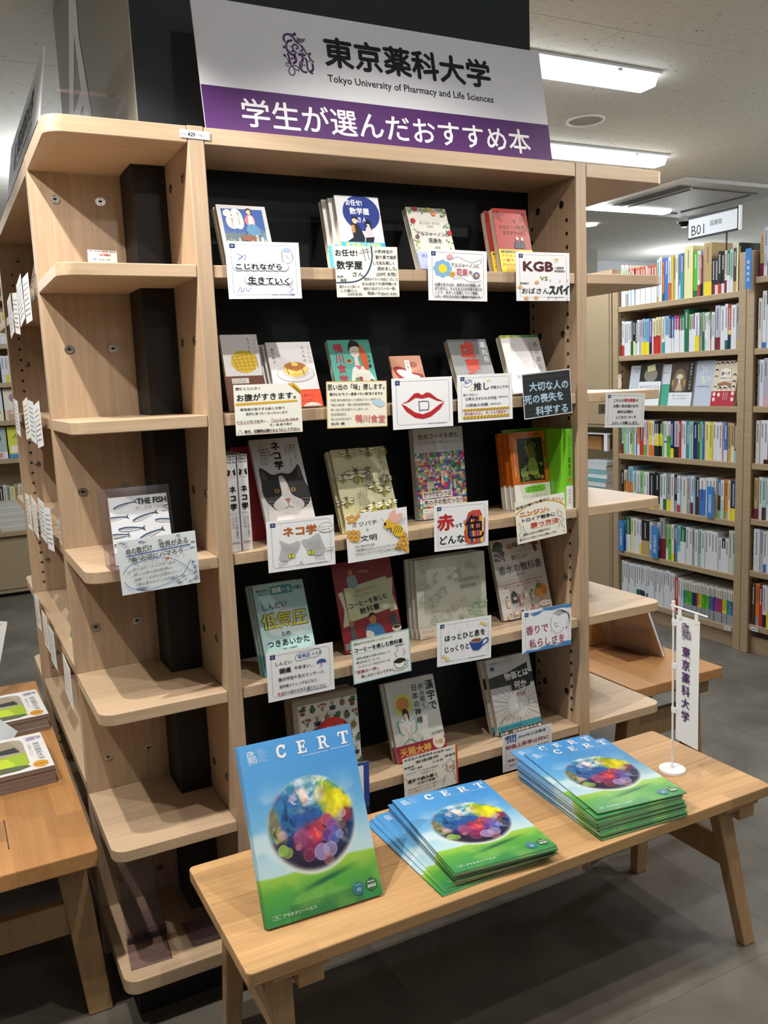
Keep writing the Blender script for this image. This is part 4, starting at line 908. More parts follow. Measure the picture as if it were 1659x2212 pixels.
def c_colour(P):
    P.rect(0, 0, 100, 42, 'c9cacc'); P.t('色のコードを読む', 50, 14, 10, '1a1a20', anchor='c', fw=82, bold=.02); P.t('なぜ「怒り」は赤で「憂鬱」はブルーなのか', 50, 25, 5, '3a3a40', anchor='c', fw=80)
    cols = ['2f5fae', 'c83c8c', 'e8b83a', '3fa08c', '8a4a9c', 'd8504a', '7fb83f', '3f7fc8', 'e07a9c', 'e8df7a', '5a3f8c', 'f0ece4', '2f8f6a', 'c8a0c8', 'b8324a', '4fb0c8']
    r = random.Random(8); P.up()
    nx, ny = 24, int((P.H-42)/100*24)
    for j in range(ny+1):
        for i in range(nx):
            x, y = i*100/nx, 42+j*100/nx; P.add([(x, y), (x+100/nx, y), (x+100/nx, min(P.H, y+100/nx)), (x, min(P.H, y+100/nx))], [(0, 1, 2, 3)], r.choice(cols), inc=False)
    P.t('THE COLOUR CODE:', 6, 54, 9, 'e6e4ec', fw=84); P.t('Why we see red,', 8, 68, 8, 'e6e4ec', fw=62); P.t('feel blue and go green', 6, 81, 8, 'e6e4ec', fw=84); P.t('Paul Simpson', 8, 94, 6, 'e6e4ec', fw=40)
    P.rect(10, 109, 70, 121, 'f4f2f0'); P.t('かつてピンクは', 12, 115, 10, '17171a', fw=56, bold=.02); P.rect(10, 123, 90, 135, 'f4f2f0'); P.t('男の子の色だった?', 12, 129, 10, '17171a', fw=76, bold=.02)
    P.rect(8, 139, 70, 160, 'f4f2f0')
    for i in range(4): P.t('「あのドレスは何色ですか」目からウロコの本'[i*2:i*2+14], 11, 143+i*4.6, 3.6, '333', fw=50)
def c_arc(P, col='c8681f', sp='3fa04a'):
    P.rect(0, 0, 100, P.H, col); P.rect(20, 14, 90, 112, '121310')
    # plain generic stand-in for the old painting: a dark panel with a heap of fruit and leaves
    r = random.Random(4)
    P.poly([(44,40),(56,28),(66,40),(68,58),(56,68),(46,58)], '6f5a30', 4)
    for i in range(26): P.ell(r.uniform(26, 84), r.uniform(74, 110), r.uniform(3, 7), r.uniform(2.5, 5.5), r.choice(['6f7a34', '8c8a3c', 'a08a4a', '5a6a30', '8a5a34', 'c0bc94', '7c8c44']), r.uniform(0, 180), 12)
    for i in range(12): P.ell(r.uniform(40, 74), r.uniform(24, 38), r.uniform(3, 6), 1.8, r.choice(['4a5428', '5f5a34', '6a6a3c']), r.uniform(0, 180), 10)
    P.ell(30, 92, 8, 11, '6f9a4a'); P.poly([(48,62),(66,62),(72,92),(58,100),(44,90)], '8c9a40', 3)
    P.t('ニンジンでトロイア戦争に', 16, 7, 7, '3f2a14', fw=72); P.t('勝つ方法', 95, 24, 7, '3f2a14', vert=True, fw=36, bold=.02); P.ell(95, 68, 4, 4, '4fa04a'); P.t('上', 95, 64.5, 6, 'f0e4d0', vert=True)
    P.t('世界を変えた二十の野菜の歴史', 9, 30, 5, 'f0d8b8', vert=True, fw=70); P.rect(0, 118, 100, P.H, 'eeefee')
    P.poly([(34,124),(80,122),(86,128),(82,136),(36,138),(30,132)], '7fd84a' if col != '6fb82c' else 'd8402c', 3); P.t('伝説、分類、栄養から、', 58, 127, 4.4, '1f5a20', anchor='c', fw=42); P.t('歴史、迷信、伝説、文化まで', 58, 133, 4.4, '1f5a20', anchor='c', fw=46); P.t('トマトは毒だった', 56, 146, 6, '8ac86a', anchor='c', fw=66)
def c_arcg(P): c_arc(P, '6fb82c')
def c_teal(P):
    P.rect(0, 0, 100, P.H, 'b4d6d6'); P.ell(52, 62, 24, 20, 'd3dfe2'); P.ell(72, 82, 26, 20, 'd3dfe2'); P.ell(36, 84, 22, 16, 'd3dfe2')
    P.poly([(33,10),(36,6),(70,6),(76,10),(76,18),(72,22),(36,22),(32,18)], '4a98a4', 3); P.t('頭痛ーる', 54, 14, 11, 'f4f8f8', anchor='c', fw=36, bold=.02); P.t('が贈る', 79, 14, 8, '26383c', fw=17, bold=.01); P.t('累計100万人', 6, 12, 5, '26383c', fw=24, bold=.02); P.t('利用アプリ!', 9, 19, 4.4, '26383c', fw=18)
    P.t('しんどい', 12, 44, 14, '1c2a30', fw=48, bold=.01, rot=-4)
    P.t('低気圧', 50, 70, 32, '3c4438', anchor='c', fw=89, bold=.045); P.up(); P.t('低気圧', 50, 70, 31, 'e4dc4c', anchor='c', fw=87, bold=.015)
    P.t('との', 48, 96, 9, '1c2a30', anchor='c', fw=16, bold=.02); P.t('つきあいかた', 50, 112, 14, '1c2a30', anchor='c', fw=82, bold=.02); P.t('頭痛ーる編集部', 50, 124, 4, '26383c', anchor='c', fw=28)
    P.rect(0, 130, 100, P.H, '3f9aa4'); P.t('だるい、めまい、うつ', 50, 135, 5, 'f0e86a', anchor='c', fw=60, bold=.02); P.t('不調を繰り返し', 62, 141, 5, 'f4f8f8', anchor='c', fw=44); P.ell(88, 134, 10, 5, 'e8c4bc')
def c_coffee(P):
    P.rect(0, 0, 100, P.H, '8c2430'); P.ln([(50+22*math.cos(i*math.pi/4+.39), 26+22*math.sin(i*math.pi/4+.39)) for i in range(8)], .5, 'b8606a', True)
    P.poly([(4,46),(12,44),(16,96),(4,98),(10,72)], 'c9cdaa'); P.poly([(88,34),(99,34),(94,58),(99,84),(86,86)], 'c9cdaa')
    P.poly([(14,40),(88,30),(92,80),(16,92)], 'c9cdaa'); P.ln([(14,40),(88,30),(92,80),(16,92)], .5, '4a4a3a', True)
    P.t('COFFEE', 50, 18, 6, 'e4c8b8', anchor='c', fw=18); P.t('理由がわかれば', 50, 45, 5.4, '6a3028', anchor='c', fw=36, rot=-6); P.t('もっとおいしい!', 50, 52, 5.4, '6a3028', anchor='c', fw=38, rot=-6)
    P.t('コーヒーを楽しむ', 52, 64, 9, '1f1a16', anchor='c', fw=66, rot=-7, bold=.03); P.t('教科書', 52, 76, 10, '1f1a16', anchor='c', fw=34, rot=-7, bold=.03)
    P.ell(79, 76, 6, 4, 'e8e6de'); P.poly([(22,24),(36,22),(38,40),(24,40)], '86a0a8', 2); P.ell(29, 18, 4, 5, 'c88a6a')
    P.poly([(40,106),(48,98),(58,98),(68,106),(72,132),(44,132)], '3f7fb8', 3); P.ell(54, 92, 6, 8, 'c07a54'); P.poly([(47,90),(50,83),(58,83),(61,90),(56,86)], '2a1a16', 2); P.poly([(40,108),(52,112),(50,124),(40,122)], 'dfe0dc', 2)
    P.poly([(14,100),(22,98),(24,122),(16,124)], '5a5458', 2); P.ell(18, 94, 4, 5, 'a87a5c'); P.poly([(82,92),(96,90),(98,108),(84,108)], '4a4448'); P.ell(92, 112, 8, 5, 'e0dcd4'); P.ell(92, 110, 6, 2.5, '4a2a1c'); P.rect(2, 122, 22, 132, '8a888a'); P.ell(14, 138, 8, 5, 'e0dcd4')
    P.poly([(0,142),(100,132),(100,P.H),(0,P.H)], 'eeedea'); P.ell(86, 146, 20, 16, 'd8301f'); P.t('1', 86, 146, 18, 'f4dc3a', anchor='c', bold=.08); P.t('売上', 72, 142, 5, 'f4f0e8', bold=.02)
    P.poly([(38,144),(62,140),(64,156),(40,158)], '24201c', 2); P.t('一番売れて', 51, 150, 6, 'f0d83a', anchor='c', fw=21, bold=.03); P.t('家でも、', 6, 152, 7, '24201c', fw=20, bold=.01); P.t('お店でも', 6, 160, 7, '24201c', fw=22, bold=.01)
def c_tea(P):
    P.rect(0, 0, 100, P.H, 'd6d8cf'); r = random.Random(21)
    for i in range(44):
        x, y = r.uniform(5, 92), r.uniform(5, 84); c = r.choice(['8fb894', '9aa89c', 'a8c4a4', '8a9a8c', '7fb08a']); s = r.uniform(3, 7.5); k = i % 4
        if 48 < x < 92 and 28 < y < 46: continue
        if k == 0: P.ln([(x+s*math.cos(a), y+s*.7*math.sin(a)) for a in [j*math.pi/5 for j in range(10)]], .45, c, True, 2); P.ln([(x-s, y), (x+s, y)], .4, c)
        elif k == 1: P.ln([(x-s, y+s), (x-s, y-s*.6), (x+s, y-s), (x+s, y+s*.6)], .45, c, True); P.ln([(x-s, y), (x+s, y-.4*s)], .4, c)
        elif k == 2: [P.ln([(x, y), (x+s*math.cos(q), y+s*math.sin(q)), (x+s*.7*math.cos(q+.7), y+s*.7*math.sin(q+.7))], .45, c, sm=2) for q in (0, 1.1, 2.2, 3.3, 4.4)]
        else: P.ln([(x-s, y), (x, y-s), (x+s, y), (x, y+s*.6)], .5, c, True, 3); P.ln([(x+s, y-1), (x+s*1.5, y), (x+s, y+2)], .4, c)
    for i in range(14): x, y = r.uniform(70, 94), r.uniform(60, 82); P.poly([(x, y), (x+4, y-1.5), (x+6, y+1), (x+2, y+2)], 'a8d0a0', 2)
    P.t('「うちでお茶する?」', 54, 32, 5.4, '2a3430', fw=36, rot=-2); P.t('のコツ100', 62, 40, 5.4, '2a3430', fw=21, rot=-2); P.t('三宅貴里', 22, 24, 3, '3a4440', rot=-40, fw=10); P.t('雷鳥社', 40, 66, 2.8, '3a4440', rot=30, fw=6)
    P.rect(0, 84, 100, P.H, 'dedcd2'); P.t('家でのお茶ライフを充実させたい人から、喫茶店', 4, 88, 4, 'c87450', fw=68); P.t('や茶葉屋さんを開きた', 4, 95, 4, 'c87450', fw=36); P.t('い人までどうぞ', 4, 101, 4, 'c87450', fw=28)
    P.poly([(74,85),(92,84),(93,87),(91,90),(75,91),(73,88)], 'e0763a', 2); P.t('Q', 6, 110, 8, 'd87040'); P.t('お茶の淹れ方', 18, 110, 3.4, 'c87450', fw=18)
def c_perf(P):
    P.rect(0, 0, 100, P.H, 'dcd8d6')
    for i in range(9): P.ell(5+RR_.random()*16, 6+RR_.random()*16, 7, 4, '3f5a34', RR_.random()*180, 10)
    r = random.Random(9)
    for i in range(40): P.ell(4+r.random()*20, 20+r.random()*16, 1.5, 1.3, r.choice(['8a4a7c', 'a8689c', '70386a']), 0, 7)
    P.ell(36, 14, 6, 4.4, 'b06a3c'); P.ell(48, 12, 6, 4, '9a6a44'); P.ell(62, 12, 6, 3, '5f8a44'); P.poly([(72,8),(94,12),(94,17),(72,12)], 'a0522c'); P.poly([(80,6),(86,6),(90,26),(84,28)], '8c4424')
    P.ln([(14,26),(92,20)], .3, '555'); P.t('新しい', 52, 32, 10, '2c2c30', anchor='c', fw=32, rot=-3); P.t('香水の教科書', 50, 49, 15, '2c2c30', anchor='c', fw=86, rot=-3); P.t('監修 小島由江', 50, 61, 3.6, '444', anchor='c', fw=18)
    P.ln([(4,70),(96,64)], .3, '8aa8b0'); P.t('香水の歴史や奏でる物語、香調別の選びかたまで', 50, 73, 4, 'b85060', anchor='c', fw=86, rot=-3); P.t('新しい香りの扉を開く', 50, 78, 3.4, 'b85060', anchor='c', fw=76, rot=-3); P.ln([(4,86),(96,80)], .3, '8aa8b0')
    P.ell(84, 92, 10, 10, 'd8862c'); P.ell(77, 96, 7, 7, 'e8a850'); P.ell(82, 102, 6, 4, 'e8b464'); P.poly([(74,84),(80,80),(84,86),(78,88)], '4a8a3c', 2)
    def bottle(x, y, w, h, c, cap): P.rect(x-w*.2, y-h*.2, x+w*.2, y, cap); P.poly([(x-w/2, y), (x+w/2, y), (x+w/2, y+h), (x-w/2, y+h)], c); P.rect(x-w*.3, y+h*.4, x+w*.3, y+h*.7, 'eeeae4')
    for a in ((14,96,7,16,'cfc6a8','8a7a50'),(28,90,11,16,'4a4c50','17171a'),(40,96,7,16,'dca89c','b88a70'),(52,88,10,14,'d8d2c0','bdb08a'),(64,92,7,14,'c8c4b8','2a2a2c'),(14,124,10,12,'e0c9a0','a88a5a'),(26,118,9,8,'e4c8b8','c0a08c'),(38,122,9,14,'d8c48a','1a1a1c'),(50,118,5,20,'e0dcc0','a8a88a'),(60,116,7,16,'e07a90','8a3a4c'),(72,122,7,12,'dcdad4','aaa'),(82,124,6,10,'2f4a40','333'),(92,122,6,12,'d4d2ce','99a')): bottle(*a)
    P.ell(16, 146, 12, 11, 'd86a84'); P.ell(16, 145, 7, 6, 'e48a9e'); P.ell(40, 150, 8, 7, 'e07a94'); P.ell(84, 108+6, 12, 5, 'e8e4e0'); P.t('これ1冊で香水の全てがわかる', 84, 114, 3, '333', anchor='c', fw=20)
def c_kampo(P):
    P.rect(0, 0, 100, P.H, '9a9080'); P.rect(7, 9, 100, P.H, 'e2dfd8'); r = random.Random(12)
    for j in range(7):
        for i in range(6):
            x, y = 14+i*15.5+(j % 2)*6, 16+j*18
            k = (i+j*2) % 5
            if k == 0: P.poly([(x-4,y+3),(x+4,y+3),(x+3,y+8),(x-3,y+8)], '8c3a24'); P.ell(x, y, 6, 2.5, '3f5a30'); P.ell(x+2, y-4, 4, 2, '4a6a38')
            elif k == 1: P.ell(x, y+2, 4.6, 5, '4f6248'); P.rect(x-2, y-5, x+2, y-2, '3a3a30')
            elif k == 2: [P.ln([(x, y+7), (x+a, y), (x+a*1.6, y-5)], .8, '4a2420', sm=2) for a in (-4, 0, 3)]; [P.ell(x+a, y-4+abs(a)*.4, 1.5, 1.5, 'b8483c', 0, 8) for a in (-6, -2, 2, 5)]
            elif k == 3: P.poly([(x-5,y+2),(x+5,y+2),(x+4,y+8),(x-4,y+8)], '30304a'); [P.ln([(x, y+2), (x+a, y-6)], .7, '506a40') for a in (-3, 0, 3)]
            else: P.ell(x, y, 4, 5, '8a6a44'); P.ln([(x, y-5), (x+2, y-9)], .8, '3a4a2a')
    P.ell(56, 66, 30, 33, 'b42a2c'); P.t('心も体もととのう', 56, 47, 5, 'e8b8a8', anchor='c', fw=36); P.t('漢方の', 56, 62, 14, 'f0e4dc', anchor='c', fw=40); P.t('くらし帖', 56, 80, 12, 'f0e4dc', anchor='c', fw=40); P.ell(89, 122, 11, 12, '9aa43c')
    P.ln([(7,9),(7,P.H)], .8, '6a6050')
def c_kanji(P):
    P.rect(0, 0, 100, P.H, 'dcdfdc')
    for i in range(34):
        a = i*2*math.pi/34; P.ln([(28+21*math.cos(a), 42+21*math.sin(a)), (28+(28+(i % 3)*3)*math.cos(a), 42+(28+(i % 3)*3)*math.sin(a))], .35, '8a8a70', layer=(i == 0))
    P.ell(28, 42, 20, 20, 'd8d878'); P.ell(28, 42, 13, 13, 'd8924c')
    P.poly([(22,64),(30,58),(38,66),(44,84),(40,112),(20,114),(18,84)], 'e6e4de', 3); P.poly([(24,54),(30,50),(36,56),(36,74),(31,60),(27,72)], '2a262a', 3); P.ell(30, 64, 4, 6, 'efdccb')
    for s in (-1, 1): P.ln([(30+s*6, 74), (30+s*18, 70), (30+s*16, 90), (30+s*8, 96)], 3, '7fb8ba', sm=4, taper=True)
    P.ln([(16,112),(30,104),(46,114),(56,106)], 3, '7fb8ba', sm=4); P.ln([(22,80),(30,96),(26,112)], .5, '5a5a5a', sm=3); P.ln([(38,80),(34,96),(40,112)], .5, '5a5a5a', sm=3)
    P.t('漢字で', 88, 8, 18, '17171a', vert=True, fw=56, bold=.02); P.t('読み解く', 70, 12, 11, '17171a', vert=True, fw=44); P.t('日本の神様', 56, 10, 13, '17171a', vert=True, fw=72, bold=.01); P.t('山口謠司', 74, 103, 6, '222', fw=24)
    P.rect(0, 112, 100, P.H, 'a02c48'); P.t('天照大神', 6, 124, 16, 'd8b04a', fw=62, bold=.03); P.ell(86, 119, 12.5, 12.5, 'eee8dc'); P.t('75話', 86, 120, 9, 'b08a3c', anchor='c', fw=17, bold=.02)
    for i in range(4): P.rect(6+i*16, 135, 20+i*16, 140, 'c89a34')
    P.t('知られざる名前の由来から', 50, 148, 6.4, 'f0e4e4', anchor='c', fw=72, bold=.02); P.t('神様の個性を解き明かす', 52, 157, 6.4, 'f0e4e4', anchor='c', fw=66, bold=.02)
def c_price(P):
    P.rect(0, 0, 100, P.H, 'cfcecb')
    for i in range(26):
        a = math.pi*(.02+.96*i/25)*2; P.ln([(54+8*math.cos(a), 92+8*math.sin(a)), (54+60*math.cos(a), 92+50*math.sin(a))], 1.3, ('9a98a0', 'b8a8a4', '86848c', 'c0a89c')[i % 4], taper=False, layer=(i == 0))
    P.rect(0, 0, 100, 34, 'cfcecb'); P.ell(54, 94, 22, 22, 'd8d8d8'); P.poly([(0,34),(44,30),(92,18),(90,36),(100,38),(100,56),(48,62),(50,54),(0,54)], '1a1a1c'); P.t('物価とは', 36, 38, 15, 'eceae4', fw=54, bold=.03, rot=-3); P.t('何か', 52, 56, 15, 'eceae4', fw=28, bold=.03, rot=-3)
    P.poly([(46,48),(92,44),(90,62),(48,66)], '1a1a1c'); P.t('何か', 54, 56, 15, 'eceae4', fw=28, bold=.03); P.t('渡辺努', 54, 74, 7, '8a2a2a', fw=22); P.ell(12, 18, 5, 4, '2a5a8c'); P.t('講談社選書メチエ', 8, 9, 3.4, '444', fw=26)
    r = random.Random(6); pts = [(8+i*2.6, 118-i*.9+r.uniform(-7, 7)) for i in range(30)]; P.ln(pts, .6, '3a6a50')
    P.rect(0, 124, 100, P.H, '3a9aac'); P.t('第63回(2020年度)', 5, 130, 5.4, '14444c', fw=50, bold=.01); P.poly([(0,134),(100,134),(100,152),(68,152),(64,146),(0,146)], '141416')
    P.t('日経・経済図書文化賞', 4, 140.4, 10, 'eeece6', fw=94, bold=.03); P.t('受賞作', 72, 149, 6.5, 'eeece6', fw=26, bold=.03)
    for i in range(3): P.t('インフレもデフレも何が起きているのか経済学の核心に迫る'[i*4:i*4+17], 5, 152+i*5.2, 4.4, 'e8f4f4', fw=62)
def c_fish(P):
    P.rect(0, 0, 100, P.H, 'd4d7de'); P.t('THE FISH', 48, 10, 14, '0e0e10', fw=50, bold=.06); P.t('魚と出会う図鑑', 44, 22, 7, '8a8c90', fw=50); P.t('長嶋祐成', 88, 31, 3, '444', fw=11)
    def fish(x, y, s, rot):
        a = math.radians(rot); T = lambda u, v: (x+(u*math.cos(a)-v*math.sin(a))*s, y+(u*math.sin(a)+v*math.cos(a))*s)
        P.poly([T(0,0), T(.3,-.12), T(.7,-.14), T(1.4,-.06), T(1.7,0), T(1.4,.07), T(.7,.16), T(.25,.12)], '9aa3b0', 3); P.ln([T(.05,-.03), T(.5,-.12), T(1.1,-.1), T(1.7,-.01)], .09*s, '2a3a5c', sm=3)
        P.ln([T(.2,.08), T(.8,.12), T(1.5,.04)], .05*s, 'e4e0d4', sm=3); P.poly([T(1.65,0), T(1.95,-.2), T(1.85,0), T(1.98,.2)], '3a4250'); P.ell(*T(.13,-.02), .035*s, .035*s, '111')
    for a in ((6,20,22,-14),(-12,38,22,-4),(36,44,24,-16),(74,46,22,6),(10,56,24,2),(44,76,24,-18),(0,82,20,2),(64,84,24,-12),(10,104,24,-6),(-10,66,20,0),(92,22,20,12)): fish(*a)
    P.rect(0, 118, 100, P.H, 'e8eaee')

# ---------------------------------------------------------------- books: pose and copies
THEME_BOOKS = []
def display_book(label, tl, tr, s, yb, lean, t, draw, spine='R', col='e4e3e0', spinecol=None, n=1, step=None, band=None, name='book', yaw=0.0, group=None, hard=False, stand=True, wfix=None, hfix=None, dx=-0.007, dz=0.0, gloss=True):
    zs = SZ[s]; O, w, h = lean_pose(tl, tr, yb, lean, t, zs, yaw)
    w = wfix or w; h = hfix or h
    r = thing(name, label, 'book', tuple(O + np.array([0, 0, t*math.sin(math.radians(lean))+0.0006])), (-math.radians(lean), 0, math.radians(yaw)), group)
    # lean_pose already includes the lift in its z equation
    r.location = tuple(O + np.array([0, 0, 0.0006]))
    b, p = book_mesh(w, h, t, spine, col, spinecol, hard); b.build('cover', [GLOSS if gloss else INK], r); p.build('pages', PAPER, r)
    P = Print(w, h); draw(P); P.build('cover_print', r, GLOSS if gloss else INK)
    if band:
        bb = MB(); bc = lin(band[0]); bh = band[1]*h
        xs = -0.0004 if spine == 'L' else w-0.0; bb.box((-0.0003, -0.0001, 0), (w+0.0003, 0.00015, bh), 0, bc); bb.box((xs, 0.0, 0), (xs+0.0004, t, bh), 0, bc); bb.build('paper_band', [INK], r)
    st = step or (t*1.06+0.001)
    R = Matrix.Rotation(math.radians(yaw), 3, 'Z') @ Matrix.Rotation(-math.radians(lean), 3, 'X')
    for k in range(1, n):
        c = copy_tree(r); c['label'] = ('copy directly behind the ' if k == 1 else 'rearmost copy behind the ') + ' '.join(label.split(',')[0].split()[:11])
        off = R @ Vector((dx*k, st*k, dz*k)); c.location = Vector(r.location)+off
        c.location.z = max(c.location.z, zs+0.0006)
    if stand:
        e = thing('acrylic_stand', 'small clear easel under the ' + ' '.join(label.split(',')[0].split()[:10]), 'stand', (r.location[0], yb, zs+0.0004), (0, 0, math.radians(yaw)), group='clear acrylic book easels')
        th = math.radians(lean); tt = (t*1.06+.001)*n
        bb = MB(); bb.box((w*.12, -0.0042, 0), (w*.88, -0.0028, 0.020)); bb.build('front_lip', ACRYL, e)
        bb = MB(); bb.box((w*.12, -0.0042, -0.0003), (w*.88, 0.05, 0.0)); bb.build('ledge', ACRYLT, e)
        RX2 = Matrix.Rotation(-th, 4, 'X'); m = MB(); m.box((w*.2-.02, tt+0.002, 0.002), (w*.8-.02, tt+0.0032, h*.62)); m.v = [tuple(RX2 @ Vector(v)) for v in m.v]
        lim = YP-0.004-yb
        m.v = [(x, min(y, lim), z) for x, y, z in m.v]; m.build('back_plate', ACRYL, e)
    return r, w, h
D = display_book
D('small white framed comic-style novel leaning, woman with handbag on its cover', (465.3, 441.8), (571.6, 449.4), 0, .05, 22, .012, c_manga, n=2, dx=-.003, col='e2e2e4')
D('glossy white paperback with a big blue circle and a couple on its cover', (721, 421.5), (816, 429), 0, .045, 14, .017, c_math, n=3, col='dfe3ea', band=('4fb0dc', .30), dx=-.009)
D('white paperback with a wreath of leaves and flowers on its cover', (875, 447.1), (960.3, 449.9), 0, .055, 22, .020, c_algernon, n=1, col='d8d9d4', band=('b9c4e8', .25))
D('red paperback with dark leaves and a yellow paper band', (1062.3, 449.9), (1135.7, 458), 0, .045, 13, .018, c_red, n=2, col='b8382e', dx=-.012)
D('white book with a yellow melon bread on its cover, brown band below', (474, 724), (554, 726), 1, .05, 16, .012, c_itoshi, n=1, col='e6e5e6', band=('6f4434', .29))
D('white book with a pancake on a plate on its cover', (572.1, 740.5), (669.3, 742.9), 1, .045, 23, .011, c_koishi, n=3, col='e0dfe2', band=('d8452c', .26), dx=-.006, dz=-.001)
D('turquoise paperback with a woman and a fried prawn on its cover', (705.4, 735.7), (795.1, 731.3), 1, .05, 21, .016, c_kamo, n=1, col='5fb8ac')
D('small book with a close up of smiling teeth on its cover', (839.9, 770.3), (907, 769.5), 1, .05, 23, .006, c_kuchi, n=1, col='c48a70')
D('grey paperback with two large red characters on its cover', (964.6, 734.5), (1048.1, 734.5), 1, .05, 24, .018, c_kyomu, n=1, col='9a9ea2', band=('c4c6e4', .28))
D('plain pale grey paperback with a green top edge, right end of the second row', (1078.6, 725.2), (1159.5, 718.6), 1, .05, 21, .020, c_mo, n=1, col='dcdbdc')
D('tall white book with a black and white cat on its cover', (537.4, 951.7), (644.7, 959.4), 2, .045, 25, .012, c_cat, n=1, col='d8d7da', spine='L', stand=True)
D('pale yellow book covered with drawn bees', (712.7, 973.4), (827.2, 960.1), 2, .05, 22, .014, c_bee, n=2, col='dcd9b0', dx=-.006)
D('thick book with a mosaic of coloured squares on its cover', (891.3, 928.4), (997.9, 925.3), 2, .105, 4.5, .024, c_colour, n=1, spine='L', col='c9cacc', spinecol='d4d4d4')
D('orange book with a dark picture panel and a white band, front copy', (1097.5, 936.2), (1174.6, 924.8), 2, .075, 8, .014, c_arc, n=3, spine='L', col='c8681f', step=.0165, dx=-.006, band=('eeefee', .30))
D('pale blue green book with large yellow lettering on its cover', (544.1, 1267), (651.8, 1247), 3, .022, 22, .012, c_teal, n=3, spine='L', col='b4d6d6', dx=-.004)
D('dark red book about coffee with a pouring man on its cover', (714, 1219), (841.5, 1206.6), 3, .08, 16, .014, c_coffee, n=1, spine='L', col='8c2430', spinecol='2a1c14')
D('wide pale green book printed with thin teapot drawings, front copy', (895, 1212.6), (1045.7, 1196.2), 3, .085, 3, .012, c_tea, n=3, spine='L', col='d3d4cb', dx=-.006)
D('white book with perfume bottles and roses on its cover', (1056.5, 1169.6), (1163.8, 1157), 3, .09, 16.5, .014, c_perf, n=1, spine='L', col='d9d3d0')
D('white book patterned with potted plants around a red disc', (630.3, 1516.9), (769.5, 1490.4), 4, .045, 4, .018, c_kampo, n=2, spine='L', col='9a9080', dx=-.004, step=.03)
D('white book with an orange sun and a goddess on its cover', (830, 1478.5), (934, 1453.3), 4, .055, 18.5, .011, c_kanji, n=2, spine='R', col='dcdfdc', dx=-.006)
D('grey book with a black title strip and a blue lower band', (1047.2, 1428.2), (1141.3, 1410.9), 4, .053, 17, .016, c_price, n=2, spine='R', col='cfcecb', dx=-.008)
# books standing spine out at the left end of the third row
def spine_cat(P):
    P.t('How to', 50, 10, 26, '17171a', anchor='c', fw=76, bold=.02); P.t('Talk to', 50, 38, 26, '17171a', anchor='c', fw=76, bold=.02); P.t('Your Cat', 50, 66, 26, '17171a', anchor='c', fw=84, bold=.02)
    P.ell(50, 180, 42, 34, '26262a'); P.poly([(14,160),(10,132),(34,150)], '26262a'); P.poly([(86,160),(90,132),(66,150)], '26262a'); P.poly([(40,150),(60,150),(66,186),(84,214),(16,214),(34,186)], 'dcd8d8', 2); P.ell(34, 176, 6, 5, 'b8863c'); P.ell(66, 176, 6, 5, 'b8863c'); P.ell(50, 196, 6, 4, 'b8706e')
    P.t('ネコ学', 50, 290, 68, '141416', vert=True, bold=.05, fw=255); P.t('クレア・ベサント', 50, 570, 20, '333', anchor='c', fw=80); P.t('あなたの猫と最高の', 70, 600, 24, '222', vert=True, fw=220); P.t('とる方法', 36, 600, 24, '222', vert=True, fw=120); P.t('築地書館', 50, 860, 18, '222', anchor='c', fw=70)
for k, (x0, lab) in enumerate(((0.004, 'white cat book standing spine out against the left upright of the third row'), (0.0325, 'white cat book standing spine out, second from the left upright of the third row'))):
    t = thing('book', lab, 'book', (x0, 0.022+k*.004, SZ[2]+0.0005)); b = MB(); b.box((0, 0, 0), (.0235, .14, .222), 0, lin('dfe0e4')); b.build('cover', [GLOSS], t)
    P = Print(.0235, .222); spine_cat(P); P.build('spine_print', t, GLOSS)
# red folder behind the cat book, and the two green copies on the right
b = MB(); b.box((0, 0, 0), (.085, .003, .235), 0, lin('a03038')); o = b.build('red_board', [INK], label='plain dark red book cover peeking out behind the cat book', cat='book'); o.location = (.066, .13, SZ[2]+.0006); o.rotation_euler = (-math.radians(14), 0, 0)
g1, gw, gh = D('green copy of the dark portrait book, cover to the front behind the orange copies', (1180, 929), (1229, 926), 2, .085, 0, .012, c_arcg, n=1, spine='R', col='6fb82c', wfix=.12, hfix=.222, stand=False)
g1.location = (.846, .135, SZ[2]+.0006)
t = thing('book', 'bright green book standing spine out against the right upright of the third row', 'book', (.967, .012, SZ[2]+0.0005)); b = MB(); b.box((0, 0, 0), (.024, .14, .222), 0, lin('6fc02a')); b.build('cover', [GLOSS], t)
P = Print(.024, .222); P.t('ニンジンでトロイア戦争に勝つ方法', 50, 60, 40, '1f3a10', vert=True, fw=480); P.ell(50, 590, 20, 20, 'd85a30'); P.rect(0, 660, 100, P.H, 'ecedee'); P.t('野菜の物語', 50, 700, 30, 'c04a5a', vert=True, fw=170); P.build('spine_print', t, GLOSS)
# fish book on the left corner shelf with its stand
D('white book with printed silver fish on its cover, on the left corner shelf', (233, 1077), (358.5, 1063), 2, .03, 12, .008, c_fish, n=1, spine='L', col='d8dade', stand=False)
t = thing('acrylic_stand', 'tinted clear stand behind the fish book on the left corner shelf', 'stand', (-.272, .05, SZ[2]+.0004), (0, 0, 0))
m = MB(); m.box((0, 0, 0), (.158, .0015, .168)); m.v = [tuple(Matrix.Rotation(-math.radians(12), 4, 'X') @ Vector(v)) for v in m.v]; m.build('back_plate', ACRYLT, t)
m = MB(); m.box((0, -.055, 0), (.158, 0, .0014)); m.build('ledge', ACRYLT, t); m = MB(); m.box((0, -.0565, 0), (.060, -.055, .036)); m.build('front_lip', ACRYLT, t)

